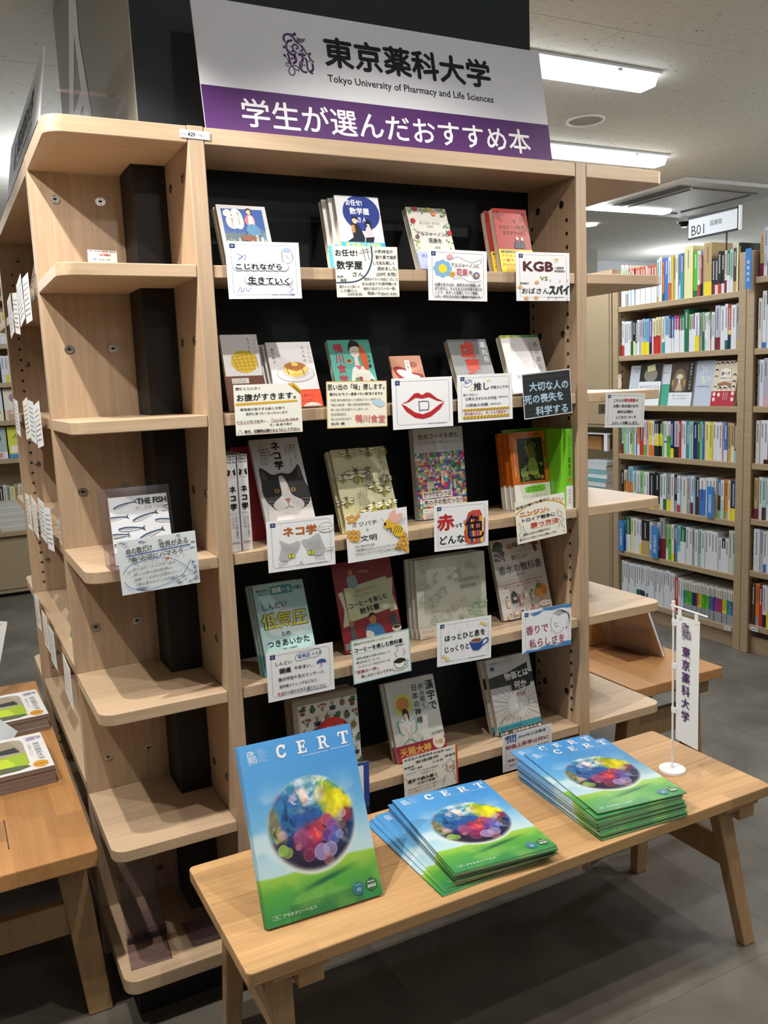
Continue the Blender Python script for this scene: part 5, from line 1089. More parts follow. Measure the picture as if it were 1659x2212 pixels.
# ---------------------------------------------------------------- handwritten cards
def frame(P, thin='8a92a8'):
    H = P.H; x0, y0, x1, y1 = 7, 5.5, 94, H-7; r = 3
    P.ln([(x0+r, y0), (x1-r, y0), (x1, y0+r), (x1, y1-r), (x1-r, y1), (x0+r, y1), (x0, y1-r), (x0, y0+r)], .5, thin, True); P.rect(5.5, 4, 13, 11.5, '2c4270'); P.t('本', 9.2, 7.6, 3.6, 'c8d4ea', anchor='c')
    P.t('BOOKS  KINOKUNIYA', 58, H-6.9, 3.4, '7a8094', fw=30)
INKC = '1a1b22'
def k1(P):
    frame(P); H = P.H
    P.ln([(14,20),(22,26),(16,30),(26,22),(24,32)], .7, '3a5ab0', sm=3); P.ln([(76,14),(76,32),(84,36),(90,30),(90,16)], .6, '333', sm=3); P.ell(83, 13, 6, 4, 'a8bce0'); P.ln([(78,22),(79,22)], 1, '333'); P.ln([(87,22),(88,22)], 1, '333'); P.ln([(83,22),(82,27),(85,27)], .6, '333')
    for x in range(16, 78, 10): P.ell(x, 42, 8, 8, 'a9bcdc')
    for x in range(30, 84, 10): P.ell(x, 65, 8, 8, 'a9bcdc')
    for x in range(16, 78, 10): P.ell(x, 42, 7, 7, 'eef1f6')
    for x in range(30, 84, 10): P.ell(x, 65, 7, 7, 'eef1f6')
    P.t('こじれながら', 12, 42, 11, INKC, fw=62, bold=.03); P.t('生きていく', 27, 65, 13, INKC, fw=56, bold=.03, rot=2)
    P.ln([(12,86),(16,76),(18,86),(22,78),(26,84),(30,78)], .7, '3a5ab0', sm=3); P.ln([(80,74),(88,80),(82,86),(90,90),(84,92)], .8, '3a5ab0', sm=3)
def k2(P):
    H = P.H; P.ln([(58,0),(58,22),(48,46),(30,58),(0,60)], 2.6, '3a4a66', sm=6); P.t('お任せ!', 1, 11, 12, INKC, fw=34, bold=.03); P.t('数学屋', 2, 31, 15, INKC, fw=40, bold=.03); P.t('さん', 26, 46, 9, INKC, fw=17); P.t('向井', 2, 50, 5, INKC); P.t('湘吾', 6, 56, 5.4, INKC)
    for a in ((44,2,48,24),(40,8,54,4),(50,2,54,22),(38,12,56,8)): P.ln([(a[0], a[1]), (a[2], a[3])], .7, '333')
    for i, (s_, x, w) in enumerate((('小学3年生の', 62, 30), ('割り算で挫折', 64, 34), ('した私も楽しく', 60, 34), ('読めました。', 66, 32), ('(20代 女性)', 64, 32))): P.t(s_, x, 8+i*9.4, 7, INKC, fw=w, bold=.01)
    for i, (s_, x, w) in enumerate((('数学のテストで0点とったこと', 44, 54), ('ある(本当です)数学嫌いを', 40, 56), ('極めた私がススメる一冊。', 42, 52), ('間違いない。', 48, 28))): P.t(s_, x, 54+i*7.8, 5.6, INKC, fw=w, bold=.01)
    P.t('遥ちゃんと宙くん', 4, 66, 5.5, INKC, fw=32); P.t('しか勝たん', 6, 73, 5.5, INKC, fw=26); P.t('(20代女性)', 16, 79, 5, INKC, fw=24); P.t('(20代 女性)', 70, 79, 5, INKC, fw=26)
def flower(P, x, y, r, c, cc, n=8):
    for i in range(n): a = i*2*math.pi/n; P.ell(x+r*.68*math.cos(a), y+r*.68*math.sin(a), r*.36, r*.36, c, 0, 12)
    P.ell(x, y, r*.5, r*.5, cc)
def k3(P):
    frame(P, '5a6a9a'); flower(P, 24, 33, 15, '7fb4dc', 'e8d83a'); flower(P, 36, 13, 5, 'd8a0a8', 'e0b0b8'); flower(P, 40, 42, 5, 'e0b050', 'c88a3a'); flower(P, 81, 43, 6, '6a6ab0', 'e0c050')
    P.ln([(38,16),(50,12),(64,18),(76,20),(90,14),(88,22)], .6, '5a78b8', sm=4); P.ln([(40,50),(56,48),(70,54),(90,52)], .6, '5a78b8', sm=4)
    P.t('アルジャーノンに', 38, 26, 8, '26282e', fw=48); P.t('花束', 47, 38, 13, 'b84a54', fw=19, bold=.02); P.t('を', 68, 38, 8, '26282e')
    for i, s_ in enumerate(('32歳の主人公は、幼児なみの知能しか', 'ありません。そんな主人公が手術を受ける', 'ことで、天才へと変貌していく物語。', 'しかし、天才になるのはいい事ばかりではなくて…')): P.t(s_, 10, 60+i*7, 6, INKC, fw=(78, 80, 74, 80)[i], bold=.015)
def k4(P):
    frame(P); P.t('KGB', 14, 26, 26, '7a1f2e', fw=54, bold=.05, sh=.95); P.up(); P.t('KGB', 14.8, 26, 25, '3a2228', fw=52.6, bold=.01, sh=.95); P.ln([(70,14),(75,11),(78,15),(74,19)], 1.2, 'c8b030', sm=3); P.ln([(70,18),(77,12)], 1, 'c8b030')
    P.t('ソ連国家', 71, 29, 5, INKC, fw=18); P.t('保安委員会', 71, 35, 5, INKC, fw=20); P.t('VS', 44, 49, 11, '8a8a2c', fw=14, bold=.02); P.t('家政婦の', 7, 59, 4.6, INKC, fw=16)
    P.t('おばさん', 10, 73, 12, INKC, fw=50, bold=.01); P.t('スパイ', 61, 71, 20, '23303c', fw=37, bold=.06)
    for x, y in ((38,57),(7,66),(36,86),(18,87)): P.ell(x, y, 4, 3.4, 'dca868')
    for x, y in ((62,53),(80,55),(95,53),(58,87),(72,87),(94,88)): P.t('?', x, y, 7, '3a5ab0')
def k5(P):
    P.t('読むととにかく', 3, 8, 6.4, INKC, fw=36, bold=.02); P.t('お腹がすきます。', 4, 26, 15, INKC, fw=88, bold=.025, rot=-1); P.poly([(2,36),(94,34),(94,38),(2,41)], 'd8aa2c'); P.poly([(80,0),(90,0),(100,14),(100,24)], 'd8aa2c'); P.t('WARNING', 88, 5, 5, '222', rot=52, fw=22, bold=.02)
    P.t('解像度が高すぎる絵と文章で', 8, 49, 6, '44484c', fw=66); P.t('絶対に食べたくなっちゃいます', 16, 58, 6, '44484c', fw=62); P.t('いとしいたべもの」、「こいしいたべもの', 2, 73, 6, INKC, fw=92, bold=.02); P.ln([(3,77.5),(38,76.5)], .7, 'b83a3a'); P.ln([(52,76.5),(92,75)], .7, 'b83a3a')
    P.t('文・画 森下典子', 50, 82, 5.4, INKC, fw=34); P.t('夜中、空腹時は避けるようにして下さい。', 12, 93, 7, INKC, fw=84, bold=.025); P.ln([(12,98),(94,96.5)], .7, 'b83a3a'); P.ln([(2,97),(6,89),(10,97)], .9, '222', True)
def k6(P):
    H = P.H; P.ln([(.6,.6),(99.4,.6),(99.4,H-.8),(.6,H-.8)], 1.4, 'd8a82c', True); P.t('思い出の「味」捜します。', 2, 10, 11, INKC, fw=94, bold=.02); P.t('貴方にも"もう一度食べたい味"ありますか', 5, 22, 5.6, INKC, fw=88, bold=.02)
    for i, s_ in enumerate(('京都 東本願寺近くの看板のない食堂には', '「鴨川食堂・鴨川探偵事務所」', '思い出の味を捜す少し変わった', '探偵事務所。', '思い出の味を求めて', '柏井 壽')): P.t(s_, 6, 32+i*8, 5, '9a9c9e' if i < 5 else '333', fw=(84, 66, 62, 26, 34, 22)[i])
    P.t('鴨川食堂', 46, 64, 15, 'd06a68', fw=50, rot=3); P.poly([(74,36),(84,32),(96,38),(88,46)], 'b8d4e4', 2)
def k7(P):
    frame(P); up = [(14,42),(24,38),(36,26),(42,25),(49,29),(56,25),(62,26),(74,36),(86,42),(74,40),(60,33),(49,35),(38,33),(26,40)]; lo = [(14,42),(22,46),(36,57),(49,61),(62,57),(76,47),(86,42),(78,54),(62,66),(49,69),(36,66),(22,55)]
    P.poly(up, 'b8222c'); P.poly(lo, 'b8222c'); P.ln([(43,39),(44,56)], 1.1, '23303a'); P.ln([(43,40),(59,40),(58,55)], 1.1, '23303a', sm=2); P.ln([(44,54),(58,54)], 1.1, '23303a')
def k8(P):
    frame(P); P.ln([(12,17),(16,10),(24,10),(26,17),(20,23),(12,22)], .6, '3a5ab0', True, 3); P.t('私の', 14, 16, 6.4, '2c4a9a', rot=-25); P.t('推し', 29, 23, 16, INKC, fw=28, bold=.02); P.t('作家さんです!!', 60, 26, 7, INKC, fw=34, bold=.01); P.t('読んでほしい', 10, 38, 5, INKC, fw=26)
    P.t('ロ考えさせられる作品', 14, 46, 6.6, INKC, fw=56); P.t('が好きな方', 73, 45, 4.4, INKC, fw=18); P.t('ロ読後の余韻', 14, 58, 6.6, INKC, fw=40); P.t('が好きな方', 58, 58, 4.4, INKC, fw=20)
    P.rect(8, 65, 94, 69, 'dcb43a'); P.rect(8, 79, 94, 84, 'dcb43a')
    for i in range(14): P.ln([(10+i*6, 69), (13+i*6, 65)], .9, '26221a', layer=(i == 0)); P.ln([(10+i*6, 84), (13+i*6, 79)], .9, '26221a', layer=False)
    P.t('読み進めるほど、辛くなる可能性あり', 11, 74, 6.6, 'a8323a', fw=80, bold=.01); P.poly([(54,12),(56,9),(58,12),(56,15)], 'ecd860'); P.poly([(22,28),(24,25),(26,28),(24,31)], 'ecd860')
def k9(P):
    P.rect(1.5, 2, 98.5, P.H-2, '23292c')
    for i in range(9): P.ln([(2, 10+i*9), (40, 9+i*9.2), (98, 10+i*9)], .7, '3a4244', layer=(i == 0))
    P.t('大切な人の', 14, 24, 17, 'a9c6dc', fw=80, bold=.03, rot=2); P.t('死の喪失を', 2, 46, 17, 'a9c6dc', fw=80, bold=.03); P.t('科学する', 24, 68, 17, 'a9c6dc', fw=66, bold=.03, rot=1)
def k10(P):
    frame(P); P.t('ネコ学', 24, 22, 18, '8a4a1c', fw=49, bold=.04); P.up(); P.t('ネコ学', 24, 22, 17.6, 'cc6a24', fw=48.6, bold=.012); P.ell(88, 22, 14, 8, 'f4f5f7'); P.ln([(76,22),(80,15),(90,13),(99,18),(98,27),(88,31),(80,29)], .6, '333', True, 3); P.t('コミュニケーションを', 77, 20, 3.6, INKC, fw=20); P.t('とるコツが', 79, 25, 3.6, INKC, fw=15)
    g = 'b9bcc0'; P.poly([(16,70),(18,58),(20,46),(18,36),(32,44),(46,40),(46,52),(34,70),(24,74)], g, 3); P.poly([(50,40),(62,38),(76,30),(80,44),(84,58),(80,70),(64,68),(54,52)], g, 3)
    for a in range(9): P.ln([(20+a*2.6, 44+a*1.1), (26+a*2, 60)], .4, '85888e', layer=(a == 0)); P.ln([(58+a*2.4, 44), (62+a*2, 60)], .4, '85888e', layer=False)
    for x, y in ((34,66),(63,64)): P.ell(x, y, 5, 4.2, 'd8d84a'); P.ln([(x, y-4), (x, y+4)], 1, '26282c'); P.ln([(x+5*math.cos(t), y+4.2*math.sin(t)) for t in [i*.5 for i in range(13)]], .5, '333', True)
    P.poly([(46,78),(50,78),(48,81)], 'd8909c'); P.ln([(48,81),(44,85),(40,84)], .5, '444', sm=2); P.ln([(48,81),(52,85),(56,84)], .5, '444', sm=2)
    for k in range(3): P.ln([(28,74+k*2), (14,76+k*4)], .5, '444'); P.ln([(68,72+k*2), (84,72+k*4)], .5, '444')
    P.t('クレア・ベサント著', 83, 60, 3.4, INKC, fw=15); P.t('三木直子訳', 84, 65, 3.4, INKC, fw=13)
def hexes(P, pts, s, c='d89a2c'):
    for x, y in pts: P.poly([(x+s*math.cos(math.radians(a)), y+s*math.sin(math.radians(a))) for a in range(30, 390, 60)], c); P.ell(x, y, s*.45, s*.45, 'e8bc58', 0, 8)
def k11(P):
    P.t('ミツバチ', 10, 20, 10, INKC, fw=40); P.t('と', 32, 32, 6, INKC); P.t('文明', 22, 47, 12, INKC, fw=26)
    hexes(P, [(4,6),(10,4),(16,8),(20,4),(6,13),(13,13)], 3.8); hexes(P, [(4,32),(11,32),(18,34),(4,39),(11,40),(18,42),(8,46),(15,48)], 4); hexes(P, [(94,52),(88,58),(95,60),(84,66),(91,68),(98,68),(80,74),(87,75),(94,76),(97,82)], 4.2)
    P.poly([(60,26),(66,18),(74,18),(76,28),(70,34),(62,34)], 'e8b83a', 4); P.poly([(70,30),(80,28),(90,36),(92,50),(86,54),(76,48)], 'e8c03a', 4)
    for i in range(4): P.ln([(74+i*4, 46-i*0), (80+i*3.4, 31+i*2)], 1, '3a2c1a', layer=(i == 0))
    P.poly([(70,18),(72,6),(80,2),(80,16),(76,26)], 'eebab0', 4); P.poly([(76,22),(84,10),(92,12),(88,22),(80,28)], 'eebab0', 4); P.ell(62, 26, 2, 3, '222'); P.ln([(60,20),(56,14)], .7, '333'); P.ln([(66,34),(64,42)], .8, '333'); P.ln([(72,34),(70,44)], .8, '333')
    for i, s_ in enumerate(('政治 宗教 科学 芸術…', '人類の歴史のいたるところにミツバチがいました。', 'あなたはミツバチについてどれくらい知っていますか?')): P.t(s_, 12, 60+i*7, 4.6, ('4a4c50', INKC, INKC)[i], fw=(34, 70, 74)[i], bold=.01)
    P.ln([(50,70.5),(62,70)], .5, 'b83a3a'); P.ln([(52,77.5),(90,74)], .5, '3a8a5a')
def k12(P):
    frame(P); P.t('赤', 6, 34, 32, 'b8262e', bold=.04); P.t('って', 38, 42, 9, INKC, bold=.04, fw=13); P.t('どんな', 10, 68, 18, INKC, fw=45, bold=.02)
    P.poly([(58,34),(62,20),(70,16),(84,16),(88,26),(86,40),(92,48),(92,72),(86,80),(68,82),(56,76),(54,56),(58,44)], 'c84a3a')
    r = random.Random(2)
    for i in range(16): P.ln([(54+i*2.6, 22+abs(i-8)*1.5), (64+i*1.8, 78)], 2.0, r.choice(['2f4a9c', 'd8402c', 'e8c030', '3f8a5a', 'f0ece4', '6a3a8c', 'd8782c']), layer=(i == 0))
    P.t('色', 56, 48, 38, '141418', sh=1.35)
def k13(P):
    P.ln([(0,26),(24,12),(50,8),(80,14),(100,28)], 2.4, 'dca02c', sm=5); P.t('野菜が嫌いな貴方に', 2, 14, 6.4, INKC, fw=68, rot=-7, bold=.02); P.t('オススメ', 74, 8, 7, 'c8502c', fw=24, rot=14, bold=.02)
    P.rect(8, 31, 62, 33.5, 'f0d88a'); P.t('ニンジン', 8, 28, 11, 'c8602c', fw=52, bold=.05); P.t('で', 62, 30, 6, INKC); P.t('トロイア戦争に', 12, 41, 9, INKC, fw=66, bold=.025); P.t('勝つ方法', 28, 55, 12, 'c8382c', fw=56, bold=.03); P.ln([(30,62),(84,60)], .9, 'e8c860')
    P.t('野菜にはあんな逸話がある!', 12, 71, 5.4, INKC, fw=54, rot=-2, bold=.015); P.t('嫌いなアイツも知ってみると美味しいかも', 4, 80, 5.4, INKC, fw=74, rot=-1, bold=.015)
    for x, y in ((6,12),(92,18),(84,34),(6,46),(94,80),(60,24)): P.poly([(x-3,y),(x-.7,y-.7),(x,y-3.4),(x+.7,y-.7),(x+3,y),(x+.7,y+.7),(x,y+3.4),(x-.7,y+.7)], 'e8b850')
    P.ln([(84,46),(82,40),(88,37),(92,42),(89,48),(84,46)], .6, '222', sm=2); P.ln([(88,48),(94,56),(90,66),(96,74)], .6, '222', sm=3); P.ln([(84,52),(88,60),(82,72)], .6, '222', sm=3); P.ln([(8,58),(6,54),(12,52),(14,58),(10,61)], .6, '222', sm=2); P.ln([(8,62),(4,70),(10,76),(16,68),(14,62)], .6, '222', sm=3)
def k14(P):
    frame(P); P.t('しんどい', 13, 20, 7, INKC, fw=24); P.ln([(42,16),(48,8),(60,9),(76,6),(82,13),(76,19),(60,20),(46,21)], .6, '333', True, 3); P.t('低気圧', 46, 14, 7, '3a62b8', fw=19, bold=.02); P.t('による', 68, 13, 5.4, INKC, fw=13)
    P.t('頭痛', 18, 33, 9.6, INKC, fw=17, bold=.025); P.t('やめまい…', 40, 32, 7.4, INKC, fw=30, bold=.015); P.poly([(74,32),(76,27),(82,25),(88,28),(88,32),(82,31)], '3a5a9a', 3); P.ln([(81,30),(81,38),(78,38)], 1, '3a5a9a', sm=2)
    P.t('腹式呼吸や耳のマッサージ、', 16, 47, 6.6, INKC, fw=70, bold=.01); P.t('肩甲骨ストレッチなどなど…', 17, 59, 6.4, INKC, fw=60, bold=.01); P.t('今日', 13, 71, 6.8, 'a82c34', fw=10, bold=.02); P.t('から試せる方法 盛りだくさん!', 24, 70.5, 6.4, INKC, fw=62, bold=.01)
def k15(P):
    H = P.H; P.ln([(1,1),(99,1),(99,H-1),(1,H-1)], 2.2, '8cc4c8', True); P.t('理由がわかればもっとおいしい!', 4, 8, 5.4, '5a8a3a', fw=66, bold=.02); P.t('コーヒーを楽しむ教科書', 5, 20, 9, INKC, fw=82, bold=.03); P.ln([(5,27),(90,24)], .5, '4aa0a0'); P.t('岩崎泰三', 74, 28, 3.8, INKC, fw=16)
    P.t('世界の読者の日常の水供として', 7, 36, 4.6, '44484c', fw=58); P.t('愛されるコーヒー!!', 7, 44, 5, INKC, fw=38, bold=.015); P.t('そんなコーヒーを知るための一冊', 9, 52, 4.6, '66686c', fw=54); P.t('「至高の一杯」', 4, 62, 7, '9a2c3a', fw=38, bold=.02); P.t('楽しみたくないですか?', 13, 72, 6.6, INKC, fw=54, bold=.015)
    P.ell(80, 66, 10, 7, 'f4f4f0'); P.ell(80, 58, 10, 4.6, '26221f'); P.ln([(70,58),(72,68),(80,73),(88,68),(90,58)], .9, '222', sm=3); P.ln([(90,60),(95,61),(92,68),(88,68)], .8, '222', sm=3); P.ln([(70,58),(80,53),(90,58),(80,63)], .8, '222', True, 3); P.ln([(66,73),(80,78),(95,72)], .9, '222', sm=3); P.ln([(76,50),(72,42),(78,36),(76,30)], .7, '6a3a34', sm=3); P.ln([(86,50),(90,42),(86,36)], .7, '6a3a34', sm=3)
def k16(P):
    frame(P)
    for i in range(26): x = 10+(i*31 % 80); y = 10+(i*17 % 62); P.ln([(x, y), (x+3, y-4)], .6, 'd8c88a', layer=(i == 0))
    P.t('ほっとひと息を', 14, 32, 13, INKC, fw=74, bold=.025, rot=-2); P.t('じっくりと', 14, 54, 13, INKC, fw=44, bold=.025, rot=-2); P.ell(72, 44, 11.5, 5.5, 'f0e8dc'); P.poly([(60,44),(83,43),(82,58),(76,64),(66,63),(62,56)], '2a4a94', 3); P.ell(71.5, 44, 11.3, 5, 'dfe2ea'); P.ell(71.5, 44.4, 9.6, 3.8, '8a5230'); P.ln([(83,46),(92,43),(93,50),(82,57)], 2.4, '2a4a94', sm=4)
    for x, y in ((82,12),(88,16),(12,66),(18,72)): P.ell(x, y, 3.4, 3, 'e0b84a'); P.ell(x, y, 1.8, 1.5, 'f2e4b0')
def k17(P):
    frame(P, '9aa4b4'); H = P.H; P.poly([(40,0),(100,0),(100,8),(80,5),(60,7),(44,4)], '4a86c0'); P.poly([(0,H),(10,H-5),(30,H-3),(50,H-8),(70,H-4),(90,H-9),(100,H-8),(100,H)], '4a86c0'); P.poly([(16,7),(44,3),(36,9),(24,12)], '4a86c0')
    P.t('香りで', 8, 38, 18, 'a83a5c', fw=44, bold=.006); P.t('私らしさを', 14, 64, 18, 'a83a5c', fw=72, bold=.006)
    for i in range(11): P.ln([(62+i*1.2, 14+i*.6), (72+i*1.5, 8+i*.8), (86+i, 12+i), (96, 20+i*2.2)], .4, '50545c', sm=4, layer=(i == 0))
    P.ln([(60,20),(57,32),(60,44),(56,48)], .6, '50545c', sm=3); P.ln([(62,46),(70,54),(80,50),(84,42)], .6, '50545c', sm=3); P.ln([(64,34),(70,33)], .9, '333'); P.ln([(66,38),(70,40),(73,38)], .8, '333', sm=2); P.ell(90, 45, 1.4, 2, 'a82c3a'); P.ln([(60,60),(66,72),(60,82)], .6, '50545c', sm=3); P.ln([(90,30),(90,42)], .5, '50545c')
def k18(P):
    P.rect(0, 0, 100, P.H, '2a4a9c'); P.rect(5, 6, 90, P.H-6, 'eef0f2')
    for i, ch in enumerate('365'): P.t(ch, 66, 18+i*24, 24, 'b03a3a', anchor='l')
def k19(P):
    H = P.H; P.rect(96.5, 0, 100, H, 'c8541f'); P.t('木花佐久夜毘売命', 2, 5, 6.6, INKC, fw=52, bold=.015); P.t('玉祖命', 55, 6, 6, INKC, fw=20); P.t('高倉下', 78, 7, 4.6, INKC, fw=14); P.t('菊理媛神', 22, 15, 7, INKC, fw=42, bold=.015); P.t('稀澳見', 76, 20, 6, INKC, fw=20)
    P.t('塩椎神', 1, 22, 4.6, INKC, fw=18, bold=.02); P.t('大年神', 52, 25, 4.8, INKC, fw=20); P.t('天目一箇神', 12, 28, 4.4, INKC, fw=22, bold=.02); P.t('これもぜーんぶ日本の神様の', 4, 36, 4.2, '4a7ab8', fw=60); P.t('お名前です。', 32, 43, 4.2, '4a7ab8', fw=24)
    P.t('漢字で読み解く', 6, 54, 8.6, INKC, fw=54, bold=.03); P.t('日本の神様', 24, 63, 5.6, INKC, fw=32, bold=.03); P.ell(3, 46, 1.2, 1.2, 'b82c2c'); P.ell(60, 60, 1.2, 1.2, 'b82c2c'); P.t('名前の読み方だけでなく神様のことが', 6, 72, 4, 'a85a3a', fw=68); P.t('もっと知りたくなる一冊', 6, 79, 4, 'a85a3a', fw=50)
    P.ln([(84,30),(78,38),(80,52),(86,58),(92,52),(92,38),(86,30)], .7, '222', True, 3); P.ln([(70,44),(74,36),(80,42),(76,50),(82,58)], .7, '4a6a7a', sm=3); P.ln([(98,42),(94,36),(90,44),(94,52),(88,60)], .7, '4a6a7a', sm=3); P.poly([(82,46),(87,44),(91,47),(86,50)], 'c88a84', 2); P.ln([(76,62),(70,84)], .7, '222'); P.ln([(92,60),(95,84)], .7, '222')
def k20(P):
    frame(P); P.t('問', 10, 12, 20, '33509c', fw=17, bold=.01, sh=1.1); P.t('.2024年の消費者', 30, 12, 8, INKC, fw=58, rot=-1); P.t('物価上昇率は何%?', 6, 32, 11, 'a03a50', fw=86, bold=.02, rot=-1); P.t('A.2.5%', 70, 45, 6, INKC, fw=22); P.t('物価ってなんだろう', 10, 66, 8, '8a2c3c', fw=60); P.t('身近な疑問に答える一冊', 12, 78, 5, INKC, fw=60)
def kf(P):
    for i in range(24):
        x, y = [(5+(i*29 % 92), 3+(i % 3)*1.5), (93+(i % 3), 10+(i*13 % 60)), (4+(i*23 % 30), 68+(i % 2)*3), (60+(i*17 % 38), 60+(i*7 % 12))][i % 4]; P.ell(x, y, 2.4, 1.3, '8a9ab0', -15, 10); P.poly([(x+2, y), (x+4, y-1.4), (x+3.6, y+1)], '8a9ab0')
    P.t('命の数だけ', 10, 16, 9.5, INKC, fw=33, rot=-3, bold=.01); P.t('世界がある', 52, 13, 9.5, INKC, fw=37, rot=-3, bold=.01); P.ln([(10,22),(50,20),(92,18)], 1.3, '2a4a94'); P.t('"魚"の沼にハマろう', 13, 28, 8, INKC, fw=68, rot=-3, bold=.01)
    P.ln([(4,44),(14,34),(36,30),(62,32),(80,44),(88,54),(96,58)], .7, '33509c', sm=5); P.ln([(4,56),(12,66),(32,72),(60,66),(80,56),(90,40),(94,48),(96,58)], .7, '33509c', sm=5); P.ln([(8,42),(11,44),(14,42)], .6, '333', sm=2); P.ell(61, 32.5, 2.6, 1.6, 'c85a50')
    for i, s_ in enumerate(('魚の画家である作者による', '美しい魚の絵(魚譜)と', '各種ごとの深い生態について', '丁寧に書かれている本です')): P.t(s_, 16, 41+i*7, 4.6, '8a8e92', fw=(54, 50, 62, 56)[i], rot=-3)
def knote(P):
    frame(P, '5a6078'); H = P.H; L = (('こちらの', 'は'), ('お買い求め頂けます!',), ('会計は3階の',), ('レジカウンターで',), ('よろしくお願いします。',))
    P.t('こちらの', 20, 17, 8, '202226', fw=26, bold=.02); P.t('展示図書', 47, 16.5, 8, 'b8262e', fw=28, bold=.03); P.t('は', 77, 16, 7, '202226', bold=.02); P.t('お買い求め頂けます!', 20, 30, 8, '202226', fw=64, bold=.02); P.t('会計は3階の', 30, 43, 8, '202226', fw=40, bold=.02); P.t('レジカウンターで', 28, 56, 8, '202226', fw=50, bold=.02); P.t('よろしくお願いします。', 18, 69, 8, '202226', fw=66, bold=.02)
CARDS = [
 (k1, [(484.3,520.3),(644.6,524.6),(652.7,645.6),(495.7,645)], -.012, 'white card with blue cloud lettering and a small drawn face, leftmost of the top row', 'eff1f5'),
 (k2, [(721.5,531.6),(857.7,533.4),(863,641.5),(728.6,641.8)], -.012, 'white card with a dark blue curved line and dense handwriting, second of the top row', 'e9e8e2'),
 (k3, [(925.6,537.2),(1050.6,542.8),(1053.2,649.9),(924.3,649.9)], -.012, 'white card with a large blue and yellow flower drawn on it', 'f0f1f4'),
 (k4, [(1114.7,545.3),(1230.6,544.8),(1229.9,648.4),(1114.7,651.6)], -.012, 'white card with big red brown capital letters K G B', 'eeeff2'),
 (k5, [(503.4,830.9),(648,827.8),(654.8,932.7),(510.6,941.1)], -.012, 'white card with a thick yellow underline and black writing, left end of the second row', 'ecece4'),
 (k6, [(704.2,824.2),(835.4,821.8),(836.6,920.6),(707.6,926.6)], -.012, 'cream card with a yellow border and pale red characters at its foot', 'eeecdc'),
 (k7, [(844.4,816.7),(975.7,814.1),(979.7,920.7),(850.5,928.1)], -.012, 'white card with big red lips painted on it', 'eef0f4'),
 (k8, [(987.6,810.1),(1104.6,806.1),(1108.6,905),(989.8,912.7)], -.012, 'white card with a yellow and black striped border near its foot', 'eef0f4'),
 (k9, [(1126.4,807.4),(1229.8,797.3),(1238.3,892.3),(1133,905.6)], -.012, 'black card with pale blue chalk-like writing', 'c9d0d4'),
 (k10, [(573.3,1127.7),(720.6,1112),(724.7,1219.3),(581.7,1237.4)], -.012, 'white card with orange letters and a grey pencil drawing of a cat face', 'eef0f4'),
 (k11, [(745.2,1112),(877.4,1095.9),(884.8,1195.4),(752.5,1216.4)], -.012, 'white card with honeycomb corners and a drawn yellow bee', 'eef0f3'),
 (k12, [(937.6,1091.7),(1052.9,1081.3),(1056.5,1179.7),(938.4,1190.5)], -.012, 'white card with a big red character and a rainbow striped one', 'eef0f4'),
 (k13, [(1108,1082),(1217.6,1067.6),(1226,1155.1),(1121.6,1171.7)], -.012, 'white card with a golden arc, sparkles and small drawn figures', 'f0efe6'),
 (k14, [(574.6,1413.9),(718.8,1385.7),(722.7,1488),(580,1519)], -.012, 'white card with a small blue umbrella and a drawn cloud bubble', 'eef0f4'),
 (k15, [(758.7,1385.7),(883.1,1357),(889.7,1448.7),(763.4,1479.7)], -.012, 'white card with a turquoise border and a drawn black coffee cup', 'eef0f0'),
 (k16, [(944.9,1347.6),(1062,1327.6),(1060.1,1419.2),(943.7,1442.6)], -.012, 'white card with a painted blue mug of cocoa', 'eef0f4'),
 (k17, [(1127.6,1322),(1233.7,1302.3),(1233.7,1391),(1127.6,1413.2)], -.012, 'white card with rose pink writing and a pencil drawn woman in profile', 'eceff4'),
 (k18, [(672,1672),(795.5,1644.2),(800,1742.4),(676,1770)], -.012, 'white card with a thick blue border, half hidden behind the upright magazine', 'eceff4'),
 (k19, [(869,1640.3),(987.1,1607.1),(991,1692),(875.6,1725)], -.012, 'white card with dense writing and an orange right edge, below the sun goddess book', 'eae9e2'),
 (k20, [(1085,1590.3),(1189.6,1563.3),(1194,1640),(1086.3,1667.4)], -.012, 'white card with a blue character and dark red writing, partly behind the right magazine stack', 'e9ebee'),
 (kf, [(252,1171),(421,1145),(432.5,1257),(264,1288)], -.02, 'pale blue card with a drawn fish outline hanging on the left corner shelf', 'dde5ea'),
 (knote, [(1311,853.5),(1395,845.5),(1389,919.5),(1304,927)], -.012, 'grey laminated notice hanging on the right corner shelf', 'd3d5d9'),
]
VH = dict(k1=97,k2=84,k3=88,k4=92,k5=100,k6=80,k7=84,k8=90,k9=80,k10=92,k11=88,k12=88,k13=88,k14=82,k15=84,k16=84,k17=80,k18=92,k19=90,k20=92,kf=74,knote=80)
for dr, q, y, lab, bk in CARDS:
    o = card_obj(lab, q, y, dr, VH[dr.__name__], back=bk)
    # small clear clip behind each card
    b = MB(); b.box((-.008, .0009, -.004), (.008, .0105, .012)); cpart = b.build('clip', ACRYL, o)
    bbx = [Vector(c) for c in o.bound_box]; cpart.location = ((bbx[0].x+bbx[6].x)/2, 0, (bbx[0].z+bbx[6].z)/2)
